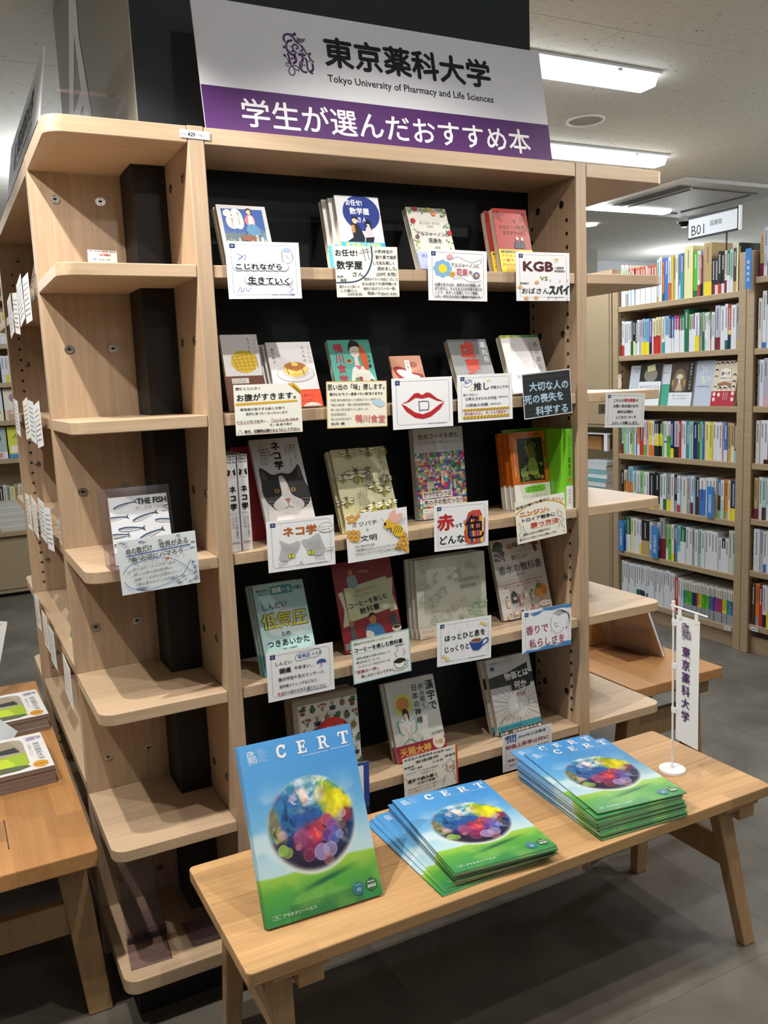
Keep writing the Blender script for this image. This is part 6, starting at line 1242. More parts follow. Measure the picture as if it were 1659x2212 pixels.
# little notices on the corner shelves
q = [on(1, .10, *p) for p in ((190, 541), (253, 541), (253, 569), (190, 569))]
def kmini(P):
    for i in range(14): P.rect(4+i*6.6, 2, 9+i*6.6, 5, ('c84a3a', '3a4a8c', 'e8b83a', '6a5a4a')[i % 4])
    P.t('こちらの', 14, 14, 8, '333', fw=24); P.t('展示図書', 40, 14, 8, 'b8323a', fw=30, bold=.02); P.t('は', 72, 14, 8, '333'); P.t('お買い求め頂けます!', 16, 29, 8, '333', fw=60); P.t('会計は3階レジカウンターで', 8, 43, 8, '333', fw=84)
card_obj('tiny white notice standing on the left corner shelf, second board from the top', [(190, 541), (253, 541), (253, 579), (190, 579)], .14, kmini, 56, cat='card', name='small_notice', group=None)
def kone(P): P.ell(40, 40, 18, 20, 'a8b4b8'); P.ell(60, 60, 14, 12, 'c88a80'); P.ln([(10, 20), (80, 14)], 2, 'c8b8b0')
card_obj('small pinkish picture card behind the laminated notice under the right corner shelf', [(1293, 873), (1312, 873), (1312, 894), (1293, 894)], .06, kone, cat='card', name='small_picture_card', group=None, back='dcd4cc')
card_obj('little upright picture card on the right corner shelf beside the B01 books', [(1334, 809), (1342, 809), (1343, 839), (1336, 839)], .17, kone, cat='card', name='small_picture_card', group=None, back='d4ccc4')

# ---------------------------------------------------------------- empty acrylic stands on the bottom left corner shelf
zt_ = SZ[5]+.0006
def quadplate(t, pts, name, mat=ACRYLD):
    P0 = [np.array(p) for p in pts]; n = np.cross(P0[1]-P0[0], P0[3]-P0[0]); n = n/np.linalg.norm(n)*.0016
    m = MB(); m.hexa([tuple(p) for p in P0], [tuple(p+n) for p in P0]); m.build(name, mat, t)
    for i in range(len(P0)):
        if i in (0, 1): 
            e_ = MB(); e_.tube(tuple(P0[i]), tuple(P0[(i+1) % 4]), .0008, 6); e_.build('edge', ACEDGE, t)
a = on(2, zt_, 262, 2085); b_ = on(2, zt_, 329, 2068); c_ = on(2, zt_, 300, 1990)
t = thing('acrylic_stand', 'empty tinted acrylic book stand, left one on the bottom left corner shelf', 'stand', (0, 0, 0), group='empty tinted stands on the bottom left corner shelf')
A = np.array([-.300, .045, zt_]); 
quadplate(t, [A, A+[.095, -.004, 0], A+[.105, .12, 0], A+[.012, .125, 0]], 'base_plate'); quadplate(t, [A+[.012, .10, .002], A+[.105, .095, .002], A+[.10, .17, .165], A+[.012, .175, .165]], 'back_plate'); quadplate(t, [A+[.012, .10, .0], A+[.105, .095, .0], A+[.104, .088, .035], A+[.012, .092, .035]], 'front_lip')
A = np.array([-.150, .055, zt_]); t = thing('acrylic_stand', 'empty tinted acrylic book stand, right one on the bottom left corner shelf', 'stand', (0, 0, 0), group='empty tinted stands on the bottom left corner shelf')
quadplate(t, [A, A+[.105, -.004, 0], A+[.10, .10, .0], A+[-.005, .105, 0]], 'base_plate'); quadplate(t, [A+[0, .004, .012], A+[.105, 0, .012], A+[.10, .12, .09], A+[-.005, .125, .09]], 'back_plate'); quadplate(t, [A, A+[.105, -.004, 0], A+[.105, -.004, .014], A+[0, 0, .014]], 'front_lip')
# ---------------------------------------------------------------- spine-out books on the far shelves
CODE = {'W': ('d9dadf', 'white'), 'w': ('d3cfc4', 'off-white'), 'k': ('1c1c20', 'black'), 'g': ('96989c', 'grey'), 'G': ('1f6a48', 'dark green'), 'L': ('8fc07a', 'light green'), 'l': ('58b02e', 'bright green'),
        'r': ('c0302c', 'red'), 'R': ('7a1f30', 'wine red'), 'o': ('d87a34', 'orange'), 'q': ('b8604a', 'terracotta'), 'y': ('e2cf2e', 'yellow'), 'b': ('3f6fb8', 'blue'), 'B': ('22285a', 'navy'), 'c': ('86b4d0', 'pale blue'),
        't': ('2c94a0', 'teal'), 'p': ('d8a4b4', 'pink'), 'v': ('6a4a9c', 'purple'), 'm': ('a82a6c', 'magenta'), 'n': ('b89a6a', 'tan'), 'd': ('4a3228', 'dark brown'), 'e': ('dcd6a0', 'cream'), 's': ('a9c9c2', 'pale green'), 'a': ('b4b4c4', 'lavender grey')}
ORD = ['zeroth', 'first', 'second', 'third', 'fourth', 'fifth', 'sixth', 'seventh', 'eighth', 'ninth', 'tenth', 'eleventh', 'twelfth', 'thirteenth', 'fourteenth', 'fifteenth', 'sixteenth', 'seventeenth', 'eighteenth', 'nineteenth',
       'twentieth'] + ['twenty-'+x for x in ('first', 'second', 'third', 'fourth', 'fifth', 'sixth', 'seventh', 'eighth', 'ninth')] + ['thirtieth'] + ['thirty-'+x for x in ('first', 'second', 'third', 'fourth', 'fifth', 'sixth', 'seventh', 'eighth', 'ninth')] + ['fortieth'] + ['forty-'+x for x in ('first', 'second', 'third', 'fourth', 'fifth', 'sixth', 'seventh', 'eighth', 'ninth')]+['fiftieth']
rb = random.Random(77)
def spine_book(parts, w, h, d, label, group, loc, rz=0.0, lean=0.0, words=True, into=None):
    """parts = [(code, fraction from the top)]; local frame: spine faces -X, width along -Y, base at the origin."""
    b = MB(); cv = lin(CODE[parts[0][0]][0]); z1 = h; acc = 0; e = .0004
    b.box((e, -w+e, .001), (d, -e, h-.002), 0, lin('cfc9bb'))            # page block
    for code, fr in parts:
        z0 = h*(1-acc-fr); c = lin(CODE[code][0]); acc += fr
        b.face([(0, 0, z0), (0, -w, z0), (0, -w, z1), (0, 0, z1)][::-1], 0, c); b.face([(0, -w, z0), (d, -w, z0), (d, -w, z1), (0, -w, z1)][::-1], 0, c); b.face([(0, 0, z0), (d, 0, z0), (d, 0, z1), (0, 0, z1)], 0, c); z1 = z0
    if words and w > .011:                                                # the printed title column
        base = CODE[parts[0][0]][0]; lum = sum(int(base[i:i+2], 16) for i in (0, 2, 4))/3; ic = lin('2a2a30' if lum > 120 else 'e4e4e0'); n = rb.randint(6, 11); s = min(w*.56, .0105); z = h*.93
        for i in range(n):
            z -= s*1.12
            if z < h*.34: break
            y0 = -w/2
            for k in range(3): b.face([(-.0003, y0+s/2, z+s*(.1+.34*k)), (-.0003, y0-s/2*rb.uniform(.4, 1), z+s*(.1+.34*k)), (-.0003, y0-s/2*rb.uniform(.4, 1), z+s*(.24+.34*k)), (-.0003, y0+s/2, z+s*(.24+.34*k))], 0, ic)
            b.face([(-.00035, y0+s*.08, z+s*.05), (-.00035, y0-s*.08, z+s*.05), (-.00035, y0-s*.08, z+s*.95), (-.00035, y0+s*.08, z+s*.95)], 0, ic)
    if into is not None:
        k0 = len(into.v); into.v += [(x+loc[0], y+loc[1], z+loc[2]) for x, y, z in b.v]; into.f += [tuple(i+k0 for i in f) for f in b.f]; into.m += b.m; into.c += b.c; return
    o = b.build('book', [INK]); tag(o, label, 'book', group); o.location = loc; o.rotation_euler = (lean, 0, rz)
    return o
def row(spec, xs, y0, y1, z, hbase, rowname, casename, group, sgn=-1, start=1, rz=0.0, names=None, into=None):
    """spec: tokens like W/r.3*3 (white, red foot over the last 0.3, three copies), ^ taller, _ shorter, ! thick, . thin."""
    items = []
    for tok in spec.split():
        rep = 1
        tall = 1.0; wd = 1.0
        for ch, (a_, b_) in {'^': (1.13, 1), '_': (.88, 1), '!': (1, 1.7), ',': (1, .62)}.items():
            while ch in tok: tok = tok.replace(ch, '', 1); tall *= a_; wd *= b_
        if '*' in tok: tok, n_ = tok.split('*'); rep = int(n_)
        seg = tok.split('/'); parts = [(seg[0][0], 1.0)]; rest = 0
        if len(seg) > 1:
            fr = [float(x[1:] or .3) for x in seg[1:]]; parts = [(seg[0][0], 1-sum(fr))] + [(x[0], f_) for x, f_ in zip(seg[1:], fr)]
        for k in range(rep): items.append((parts, tall*rb.uniform(.98, 1.02), wd*rb.uniform(.9, 1.1)))
    tot = sum(i[2] for i in items); L = abs(y1-y0); y = y0
    for k, (parts, tall, wd) in enumerate(items):
        w = L*wd/tot-.0004; col = CODE[parts[0][0]][1]
        desc = f'{col} book' if len(parts) == 1 else (f'{col} book with {CODE[parts[-1][0]][1]} foot' if parts[-1][1] < .5 else f'{col} topped book, {CODE[parts[-1][0]][1]} below')
        lab = f'{desc}, {ORD[k+start]} from left, {rowname} {casename}'
        spine_book(parts, w, hbase*tall, .15, lab, group, (xs+rb.uniform(0, .008), y, z+.0005), rz, into=into)
        y -= w+.0004
XB = 3.015
def case(name, label, y_hi, y_lo, zs, top, kick=.1, depth=.24):
    t = thing(name, label, 'bookcase', (XB, (y_hi+y_lo)/2, 0)); cy_ = (y_hi+y_lo)/2
    for y in (y_hi, y_lo-.046): b = MB(); b.box((0, y-cy_, 0), (depth, y-cy_+.046, top)); b.build('upright', DARKWOOD, t, .003)
    for z in zs: b = MB(); b.box((.004, y_lo-cy_+.001, z-.03), (depth-.002, y_hi-cy_-.001, z)); b.build('shelf', DARKWOOD, t, .002)
    b = MB(); b.box((depth-.004, y_lo-cy_, .05), (depth, y_hi-cy_, zs[0])); b.build('back_panel', DARKWOOD, t)
    b = MB(); b.box((.03, y_lo-cy_, 0), (.045, y_hi-cy_, .085)); b.build('plinth', DARKWOOD, t)
    b = MB(); z = .2
    while z < 1.8:
        for y, s in ((y_hi, -1), (y_lo, 1)): b.tube((.03, y-cy_, z), (.03, y-cy_+s*.002, z), .006, 8)
        z += .045
    b.build('pin_socket', BLACK, t, kind='stuff')
    return t
ZB = [1.830, 1.550, 1.263, .979, .678, .395, .114]
case('bookcase', 'B01 bookcase of seven crowded shelves at the far right', 2.045, 1.192, ZB, 2.012)
case('bookcase', 'neighbouring bookcase cut by the right edge of the photo', 1.098, .25, [1.885, 1.545, 1.264, .982, .702, .436, .155], 2.012)
b = MB(); b.tube((XB, 1.146, .1), (XB, 1.146, 2.0), .0012, 6)
GB = 'books on the B01 bookcase'
row('W^ L/W.9 w/g.3^ q/W.5 c, q/k.07/W.42*5 W, q/k.07/W.42*4 s/a.4/n.12^ W^ o/G.2, b^! W/q.4^ y^, n^ W^ g/W.3^ b/t.6^ e!!^^ l/G.14!^ W/r.26^ q/k.3, g^, n/y.26!!^^ k/R.3_ k/w.26_ k/r.24 k/W.24 w/R.3 G/W.42 s/W.3 d/n.24 e^, k/R.2^,', XB+.012, 2.035, 1.195, ZB[0], .205, 'top shelf of', 'B01 case', GB)
row('W/r.3 W*3 g/G.4, k/e.4 k/s.35 W a, p/y.35, c/y.35*3 v/B.34 W, e/r.5*3 n, W/t.3 c/W.5! B/W.4 b/W.4 m/W.62*2 G/W.6*2 G!^ L/W.6 p/W.6, v/W.6, W/y.4! g L/G.5, W/s.3 W, L/W.8, d/o.3, W_^ a/R.28!^ W^! W/G.2^ r/y.1/B.33^ W!^ g/n.2^', XB+.012, 2.03, 1.197, ZB[1], .195, 'second shelf of', 'B01 case', GB)
row('s/R.3 L, s W, R/W.3, L W, b, o/W.3 R/r.4! w/l.3 p y/o.3 W/o.3 k/y.35/k.3*3 L, W/v.05/W.4 W/l.6! B/y.25 a/k.3! r, W*2 t s,*2 B! G L, b, e! y W W*2 p, b/W.3 n n/e.4 d/c.3', XB+.012, 2.06-.03, 1.197, ZB[3], .20, 'fourth shelf of', 'B01 case', GB)
row('k, W/o.3/e.4 n, c/o.6!^ s/W.1! W/c.4 L W/y.2 W/y.2 k/y.15! k/n.15! s/W.4 W/G.3 g/y.3! W k/g.3 W/r.2 c, w! a/g.3 W/R.3 c, d W/b.7! W W*2 n, b/d.4/L.2 W/s.5 o/n.2 e, B/y.3!', XB+.012, 2.03, 1.197, ZB[4], .205, 'fifth shelf of', 'B01 case', GB)
LOW = MB()
row('b!_ G/W.5! e W*2 W/y.3 k/n.42!! W/g.2 b!_ W/G.2 g/R.5!^ L/W.3 L/l.6 W/y.2 R, t, c/W.3 G/W.6! W*2 g W s W*5 W_ k/W.7_ W_ w^ s^', XB+.012, 2.03, 1.197, ZB[5], .205, 'sixth shelf of', 'B01 case', GB, into=LOW)
row('W/g.15*3 W*4 W/G.3*2 W/B.3*2 W/y.25, W/b.25 W*12 r!_ W/r.1_*2 w/t.4/g.3_ w/l.4/g.3_*3 w/B.4/g.3_*2 w/o.4/g.3_ w/y.4/g.3_ w/l.4/g.3_*3 w/b.4/g.3_ w/v.4/g.3_*2 w/m.4/g.3_*2 w/y.4/g.3_*2 w/t.4/g.3_*2 w/v.4/g.3_', XB+.012, 2.03, 1.197, ZB[6], .215, 'bottom shelf of', 'B01 case', GB, into=LOW)
LOW.build('books', [INK], label='thin books and journals packed along the two lowest B01 shelves', cat='books', kind='stuff')
# face-out books on the third shelf
def far_cover(label, q, depth, draw, col, lean=9, x=XB+.02):
    P4 = [on(0, x, *p) for p in q]; y_hi = (P4[0][1]+P4[3][1])/2; y_lo = (P4[1][1]+P4[2][1])/2; z1 = (P4[0][2]+P4[1][2])/2; z0 = ZB[2]+.001; w = y_hi-y_lo; h = min(z1-z0, .240)
    t = thing('book', label, 'book', (x, y_hi, z0), (-math.radians(lean), 0, -math.pi/2), 'face-out books on the third B01 shelf')
    b, p = book_mesh(w, h, .014, 'L', col, None); b.build('cover', [GLOSS], t); p.build('pages', PAPER, t); P = Print(w, h); draw(P); P.build('cover_print', t, INK)
def f1(P): P.rect(0, 0, 100, P.H, 'c4c9d4'); P.t('学校図書館', 50, 20, 12, '555b66', anchor='c', fw=60); P.t('の教育', 50, 36, 12, '555b66', anchor='c', fw=40)
def f2(P): P.rect(0, 0, 100, P.H, '2a2724'); P.ell(50, 40, 30, 24, '8a8276'); P.poly([(30,10),(66,4),(70,24),(36,30)], 'd8cf9c'); P.rect(0, 62, 100, P.H, 'dfe0e4'); P.t('本が大好きになる', 50, 80, 12, '3a3a40', anchor='c', fw=88); P.t('図書館の使い方', 50, 98, 12, '3a3a40', anchor='c', fw=84)
def f3(P): P.rect(0, 0, 100, P.H, 'c9ccd6'); P.t('これからの', 50, 30, 10, '555', anchor='c', fw=60); P.t('図書館経営', 50, 46, 10, '555', anchor='c', fw=64); P.rect(0, 106, 100, P.H, '4aa082')
def f4(P):
    P.rect(0, 0, 100, P.H, '2c221c'); P.rect(4, 4, 72, 98, '4a3a2e'); P.poly([(14,96),(14,50),(24,30),(40,24),(54,30),(64,50),(64,96)], '7a6450', 3); P.ell(40, 50, 14, 9, 'cfc6ae'); P.poly([(26,96),(34,70),(46,70),(54,96)], 'b8a890'); P.rect(36, 60, 44, 70, 'd8d4c4'); P.rect(8, 60, 14, 80, 'b8902c'); P.rect(60, 60, 66, 80, 'b8902c')
    P.t('博物館学への招待', 86, 6, 9, 'cfc8ba', vert=True, fw=88); P.rect(0, 102, 100, P.H, 'd9dce2'); P.t('博物館・美術館のあるべき', 50, 112, 6, '555', anchor='c', fw=70); P.t('新しいかたちを求めて', 50, 122, 6, '555', anchor='c', fw=60)
def f5(P):
    P.rect(0, 0, 100, P.H, 'b9c0d2'); r = random.Random(4)
    for i in range(12): P.ell(r.uniform(20, 80), r.uniform(20, 90), r.uniform(8, 16), r.uniform(5, 12), r.choice(['c4ccd8', 'aebace', 'cfd4c4', 'b4c4d4']), r.uniform(0, 180))
    P.t('図書館情報学概論', 50, 112, 6, '5a6070', anchor='c', fw=70)
def f6(P):
    P.rect(0, 0, 100, P.H, 'd8cbb4')
    for i, (x, y) in enumerate([(12,12),(32,10),(52,10),(72,11),(90,8),(12,34),(12,56),(90,52),(90,74),(12,92),(34,96),(54,96),(72,94),(90,92)]): P.ell(x, y, 7, 7, '22201f' if i % 3 else '6a5a4c'); P.ell(x, y+3, 5, 5, 'e8d8c4')
    P.poly([(28,34),(50,22),(74,34),(76,70),(26,70)], 'f0e9dc'); P.ln([(28,34),(50,22),(74,34),(76,70),(26,70)], 1, 'b06a5a', True); P.t('調べ方', 51, 44, 15, '2c2624', anchor='c', fw=38, bold=.02); P.t('書籍探訪', 51, 60, 11, '5a4a3c', anchor='c', fw=42); P.poly([(20,78),(50,72),(80,78),(78,88),(50,82),(24,88)], '9c6a4a')
    P.rect(0, 104, 100, P.H, 'b02c3c'); [P.ell(x, y, 6, 7, 'e8d8c8') for x, y in ((12,114),(32,116),(90,112),(12,132),(90,132))]; [P.t('図書館員の日常', 52+i*8, 108, 4, 'f0dcd8', vert=True, fw=26) for i in range(3)]
far_cover('pale grey blue book, first on the left of the third B01 shelf', [(1355,790),(1383,788),(1376,870),(1354,872)], .014, f1, 'c4c9d4')
far_cover('dark book with a wide white band reading in two lines, third B01 shelf', [(1382,784),(1428,782),(1416,868),(1368,872)], .014, f2, '2a2724', x=XB+.012)
far_cover('pale book with a green foot behind the shelf end, third B01 shelf', [(1420,788),(1448,784),(1436,868),(1404,870)], .014, f3, 'c9ccd6')
far_cover('dark brown book showing a domed hall, third B01 shelf', [(1450,774),(1496,770),(1488,866),(1434,868)], .014, f4, '2c221c', x=XB+.010)
far_cover('plain pale blue book left of the cream one, third B01 shelf', [(1497,779),(1536,777),(1533,870),(1494,872)], .014, f5, 'b9c0d2')
far_cover('cream book ringed with small heads and a red foot, right end of third B01 shelf', [(1534,779),(1588,777),(1583,872),(1535,871)], .014, f6, 'd8cbb4', x=XB+.014)
# neighbouring case
GN = 'books on the bookcase at the right edge'
for spec, z, hb, rn in (('n/R.3 a/W.2^ W/R.3^ W*2^ W c', 1.885, .20, 'top shelf of'), ('w W^/b.1 W_ g/W.3 W W W', 1.545, .235, 'second shelf of'), ('g, W a/p.2 a y/W.2 W k', 1.264, .23, 'third shelf of'),
                        ('w W W/k.1 G/r.3 k/W.2 W W', .982, .215, 'fourth shelf of'), ('n/R.25 W s/d.3 W s/G.3 G W', .702, .21, 'fifth shelf of'), ('W! a W/b.2 W b/W.6 W/t.3 W', .436, .215, 'sixth shelf of'), ('d, o/g.2 R/r.6 W/k.3 w/y.4 W l/W.2', .155, .215, 'bottom shelf of')):
    row(spec, XB+.012, 1.085, .925, z, hb, rn, 'right edge case', GN)
# blue divider plates with white lettering
def divider(label, y, z, w, h, text, x=XB-.006, rz=-math.pi/2, lean=0.0):
    o = MB(); o.box((0, 0, 0), (w, .002, h), 0, lin('3a7fc4')); ob = o.build('shelf_divider', [INK]); tag(ob, label, 'divider', 'blue subject dividers'); ob.location = (x, y, z+.0005); ob.rotation_euler = (0, lean, rz)
    P = Print(w, h); P.t(text, 50, P.H*.26, 52, 'e4f0fa', vert=True, fw=P.H*.58); P.build('lettering', ob)
divider('blue divider plate with white writing on the fifth B01 shelf', 1.368, ZB[4], .042, .165, '学校図書館')
divider('blue divider plate at the left end of the sixth B01 shelf', 2.035, ZB[5], .040, .185, '文化経営学')
divider('blue divider plate in the middle left of the sixth B01 shelf', 1.765, ZB[5], .050, .185, '生涯学習')
divider('blue divider plate jutting out between the two far bookcases at the top', 1.13, 1.83, .034, .19, '図書館史', x=XB-.03)
# the B01 sign
t = thing('shelf_sign', 'white sign reading B01 in a black frame above the far bookcase', 'sign', (XB+.03, 1.545, 2.128), (0, 0, -math.pi/2))
b = MB(); b.box((0, 0, .005), (.315, .006, .108), 0, lin('e4e8ee')); b.build('sign_face', [INK], t)
b = MB(); b.box((-.002, -.004, .104), (.32, .010, .113)); b.box((-.002, -.004, 0), (.32, .010, .008)); b.box((.314, -.004, 0), (.322, .010, .113)); b.build('frame', BLACK, t)
b = MB(); b.box((.323, -.006, -.002), (.33, .012, .115)); b.build('end_strip', WHITEPL, t)
b = MB(); b.tube((.245, .003, -.11), (.245, .003, 0), .004, 8); b.build('post', BLACK, t)
P = Print(.315, .108); P.t('B01', 6, 20, 24, '22262c', fw=27, sh=.95); P.t('図書館', 45, 15, 9, '3a3e46', fw=24); P.build('lettering', t)
# label strips on the bottom shelves
for y in (1.245, 1.075):
    o = MB(); o.box((0, 0, 0), (.042, .001, .022), 0, lin('d8dade')); ob = o.build('shelf_label', [INK]); ob.location = (XB-.0005, y, ZB[6]-.024 if y > 1.1 else .127); ob.rotation_euler = (0, 0, -math.pi/2)
    tag(ob, 'tiny white label on the bottom shelf of ' + ('the B01 case' if y > 1.1 else 'the case at the right edge'), 'label'); P = Print(.042, .022); P.t('B01' if y > 1.1 else 'B02', 50, 26, 26, '7a2a4a' if y > 1.1 else '333', anchor='c', fw=60); P.build('lettering', ob)
# cabinet with a niche left of the B01 case
CAB = plain('beige_cabinet_laminate', 'a69274', 0.6, noise=.05, scale=5)
t = thing('cabinet', 'tall beige cabinet with an open niche, seen between the right corner shelves', 'cabinet', (XB, 2.5, 0))
for nm, z0, z1 in (('lower_body', 0, .735), ('upper_body', 1.13, 2.02)):
    b = MB(); b.box((0, -.40, z0), (.5, .6, z1)); b.build(nm, CAB, t, .003)
b = MB(); b.box((.3, -.40, .735), (.5, .6, 1.13)); b.build('niche_back', CAB, t)
for z0, z1 in ((.06, .72), (1.15, 1.99)):
    for y0, y1 in ((-.385, .10), (.105, .585)): b = MB(); b.box((-.006, y0, z0), (.0, y1, z1)); b.build('door', CAB, t, .002)
b = MB(); b.box((.0, -.41, 2.02), (.5, .6, 2.05)); b.build('cornice', DARKWOOD, t)
# piles of books and a tray in the niche
for k in range(7):
    o = MB(); c = ('8fc0c4', 'd8dadc', '6fa8b0', 'e0e2e4', '7fb4bc', 'd4d6da', 'c8ccd0')[k]; o.box((0, 0, 0), (.15, .20, .026), 0, lin('dcdcd8'), cs=[lin(c), lin(c), lin('dcdcd8'), lin(c), lin('dcdcd8'), lin(c)])
    ob = o.build('book', [INK], label=f'flat book in the cabinet niche pile, {ORD[k+1]} from the bottom', cat='book', group='flat books piled in the cabinet niche'); ob.location = (XB+.015+rb.uniform(0, .01), 2.17+rb.uniform(-.006, .006), .7355+k*.0265)
for k in range(5):
    o = MB(); c = ('e4e6ea', 'd0d2d6', 'e8eaee', 'dfe1e4', 'd4dade')[k]; o.box((0, 0, 0), (.14, .17, .022), 0, lin(c)); ob = o.build('book', [INK], label=f'white book in the rear niche pile, {ORD[k+1]} from the bottom', cat='book', group='white books piled in the cabinet niche'); ob.location = (XB+.02, 2.40+rb.uniform(-.006, .006), .7355+k*.0225)
t = thing('tray', 'white rimmed tray with a brown box inside the cabinet niche', 'tray', (XB+.02, 2.14, .985)); b = MB(); b.box((0, 0, .10), (.2, .34, .108)); b.build('rim', WHITEPL, t); 
for y_ in (.02, .30): b = MB(); b.box((.0, y_, .0), (.02, y_+.03, .1)); b.build('leg', WHITEPL, t)
b = MB(); b.box((.04, .12, .0), (.16, .30, .085)); b.build('brown_box', CHERRY, t, .002)

# ---------------------------------------------------------------- right table: leaning display book seen from behind
B1, B2 = on(2, .4505, 1432, 1420), on(2, .4505, 1297, 1386); T1, T2 = on(2, .735, 1419, 1288), on(2, .735, 1352, 1260)
T1 = B1 + np.array([-.06, .03, .20]); T2 = B2 + (T1-B1)
nv = np.cross(B2-B1, T1-B1); nv = nv/np.linalg.norm(nv); nv = nv if nv[0] > 0 else -nv
t = thing('picture_book', 'large beige backed book leaning on a clear stand, seen from behind on the right table', 'book')
b = MB(); b.hexa([tuple(B2), tuple(B1), tuple(B1+nv*.004), tuple(B2+nv*.004)], [tuple(T2), tuple(T1), tuple(T1+nv*.004), tuple(T2+nv*.004)]); b.build('back_cover', plain('beige_cover', 'b8a284', .6), t)
b = MB(); b.hexa([tuple(B2+nv*.0045), tuple(B1+nv*.0045), tuple(B1+nv*.012), tuple(B2+nv*.012)], [tuple(T2+nv*.0045), tuple(T1+nv*.0045), tuple(T1+nv*.012), tuple(T2+nv*.012)]); b.build('pages', WHITE, t)
b = MB(); b.hexa([tuple(B2+nv*.0125), tuple(B1+nv*.0125), tuple(B1+nv*.015), tuple(B2+nv*.015)], [tuple(T2+nv*.0125), tuple(T1+nv*.0125), tuple(T1+nv*.015), tuple(T2+nv*.015)]); b.build('front_cover', plain('navy_cover', '2a3270', .4), t)
t = thing('acrylic_stand', 'tinted clear stand in front of the beige backed book on the right table', 'stand'); u_ = (B2-B1)/np.linalg.norm(B2-B1)
A0 = B1+u_*.035-nv*.03; A1 = B1+u_*.20-nv*.03; m = MB(); A0[2] = A1[2] = .4505
m.hexa([tuple(A0), tuple(A1), tuple(A1+[.0015, 0, 0]), tuple(A0+[.0015, 0, 0])], [tuple(A0+[.0, .0, .20]), tuple(A1+[.0, .0, .20]), tuple(A1+[.0015, 0, .20]), tuple(A0+[.0015, 0, .20])]); m.build('back_plate', ACRYLT, t)
m = MB(); m.box((float(A0[0])-.10, float(A0[1]), .4505), (float(A0[0]), float(A1[1]), .452)); m.build('base_plate', ACRYLT, t)
t = thing('riser', 'low wooden riser under the flat books on the right table', 'riser', (1.43, .56, .4505)); b = MB(); b.box((0, 0, 0), (.29, .50, .15)); b.build('box', CHERRY, t, .003)
for k, (x_, y_, c, w_, d_, lab) in enumerate(((1.44, .70, 'e6e8ee', .20, .30, 'white and navy flat book on the riser of the right table'), (1.455, .69, '2a3270', .20, .30, 'navy book lying on the white one on the riser'), (1.60, .58, 'b8a67c', .10, .17, 'small tan book lying at the near end of the riser'))):
    o = MB(); hh = .010; o.box((0, 0, 0), (w_, d_, hh), 0, lin(c), cs=[lin(c), lin(c), lin(c if k == 2 else 'e6e8ee'), lin('e6e8ee'), lin(c), lin(c if k == 2 else 'e6e8ee')]); ob = o.build('book', [INK], label=lab, cat='book'); ob.location = (x_, y_, .6008 + (k*.0105 if k < 2 else 0))

# ---------------------------------------------------------------- left bay: cards and books seen edge on
def lcard(y, ztop, w, h, label, tint='e9ebef', lines=7, tilt=0.0, x=XW-.014, col2=None):
    o = MB(); o.box((0, 0, 0), (w, .0006, h), 0, lin(tint)); ob = o.build('promotion_card', [INK]); tag(ob, label, 'card', 'handwritten recommendation cards on the left bay'); ob.location = (x, y+w/2, ztop-h); ob.rotation_euler = (0, tilt, -math.pi/2)
    P = Print(w, h); P.z = .0001; r = random.Random(int(y*1000)+int(ztop*100))
    for i in range(lines):
        xx = 10
        while xx < 84: L_ = r.uniform(4, 9); P.ln([(xx, 14+i*P.H*.11), (xx+L_*.7, 14+i*P.H*.11+r.uniform(-1.5, 1.5))], r.uniform(1.2, 3.0), '3a3c44' if i != 2 else (col2 or 'b03a3a'), layer=False); xx += L_+2
    P.build('lettering', ob)
    b = MB(); b.box((w/2-.006, .0008, h*.5), (w/2+.006, .0125, h*.6)); b.build('clip', ACRYL, ob)
i_ = 0
for z, ys in ((1.762, (.47, .63, .80, .97)), (1.445, (.50, .66, .80, 1.13)), (1.165, (.50, .66, .88, 1.06)), (.800, (.43, .74, .90, 1.12))):
    for k, y in enumerate(ys):
        lcard(y, z+rb.uniform(-.01, .02), .14, .112, f'white handwritten card on the left bay, {ORD[k+1]} from near end, {("top", "second", "third", "fourth")[i_]} row of cards', tint=('e9ebef', 'dfe6ea', 'eceae4')[k % 3], tilt=rb.uniform(-.12, .10), col2=('b03a3a', '3a5ab0', '3a8a50')[k % 3])
    i_ += 1
def lbook(y, s, w, h, col, label, draw, lean=14, yb=.03):
    t = thing('book', label, 'book', (XW+yb, y+w/2, SZ[s]+.0008), (-math.radians(lean), 0, -math.pi/2), 'face-out books on the left bay')
    b, p = book_mesh(w, h, .013, 'L', col, None); b.build('cover', [GLOSS], t); p.build('pages', PAPER, t); P = Print(w, h); draw(P); P.build('cover_print', t, GLOSS)
def simple(c1, c2, ink_='2a2a30'):
    def d(P):
        P.rect(6, 6, 94, 60, c2); P.ell(50, 36, 24, 18, c1)
        for i in range(3): P.rect(14, 74+i*12, 80-i*12, 79+i*12, ink_)
    return d
def mapbook(P):
    P.rect(0, 0, 100, 92, 'dfe6ee'); r = random.Random(3)
    for i in range(40): P.ell(r.uniform(4, 96), r.uniform(4, 88), r.uniform(2, 6), r.uniform(1.5, 4), r.choice(['6a7a8a', 'b8c4cc', '3f6fb8', '8a949c', '4a8a5a']), r.uniform(0, 180), 10)
    P.rect(0, 92, 100, P.H, '1f5aa8'); P.ell(70, 104, 10, 6, '3f8ad0'); P.rect(60, 98, 68, 130, 'd8d89c'); P.rect(10, 100, 40, 104, 'c8d8ec'); P.rect(0, P.H-5, 100, P.H, 'e8e08a')
def pinkc(P): P.rect(0, 0, 100, P.H, 'e4bccb'); [P.rect(10, 10+i*9, 80-i*5, 13+i*9, 'b87a90') for i in range(6)]
def bluec(P): P.rect(0, 0, 100, P.H, '5f94b8'); [P.ell(RR_.uniform(10, 90), RR_.uniform(20, 110), 9, 6, '86b0c8') for i in range(9)]
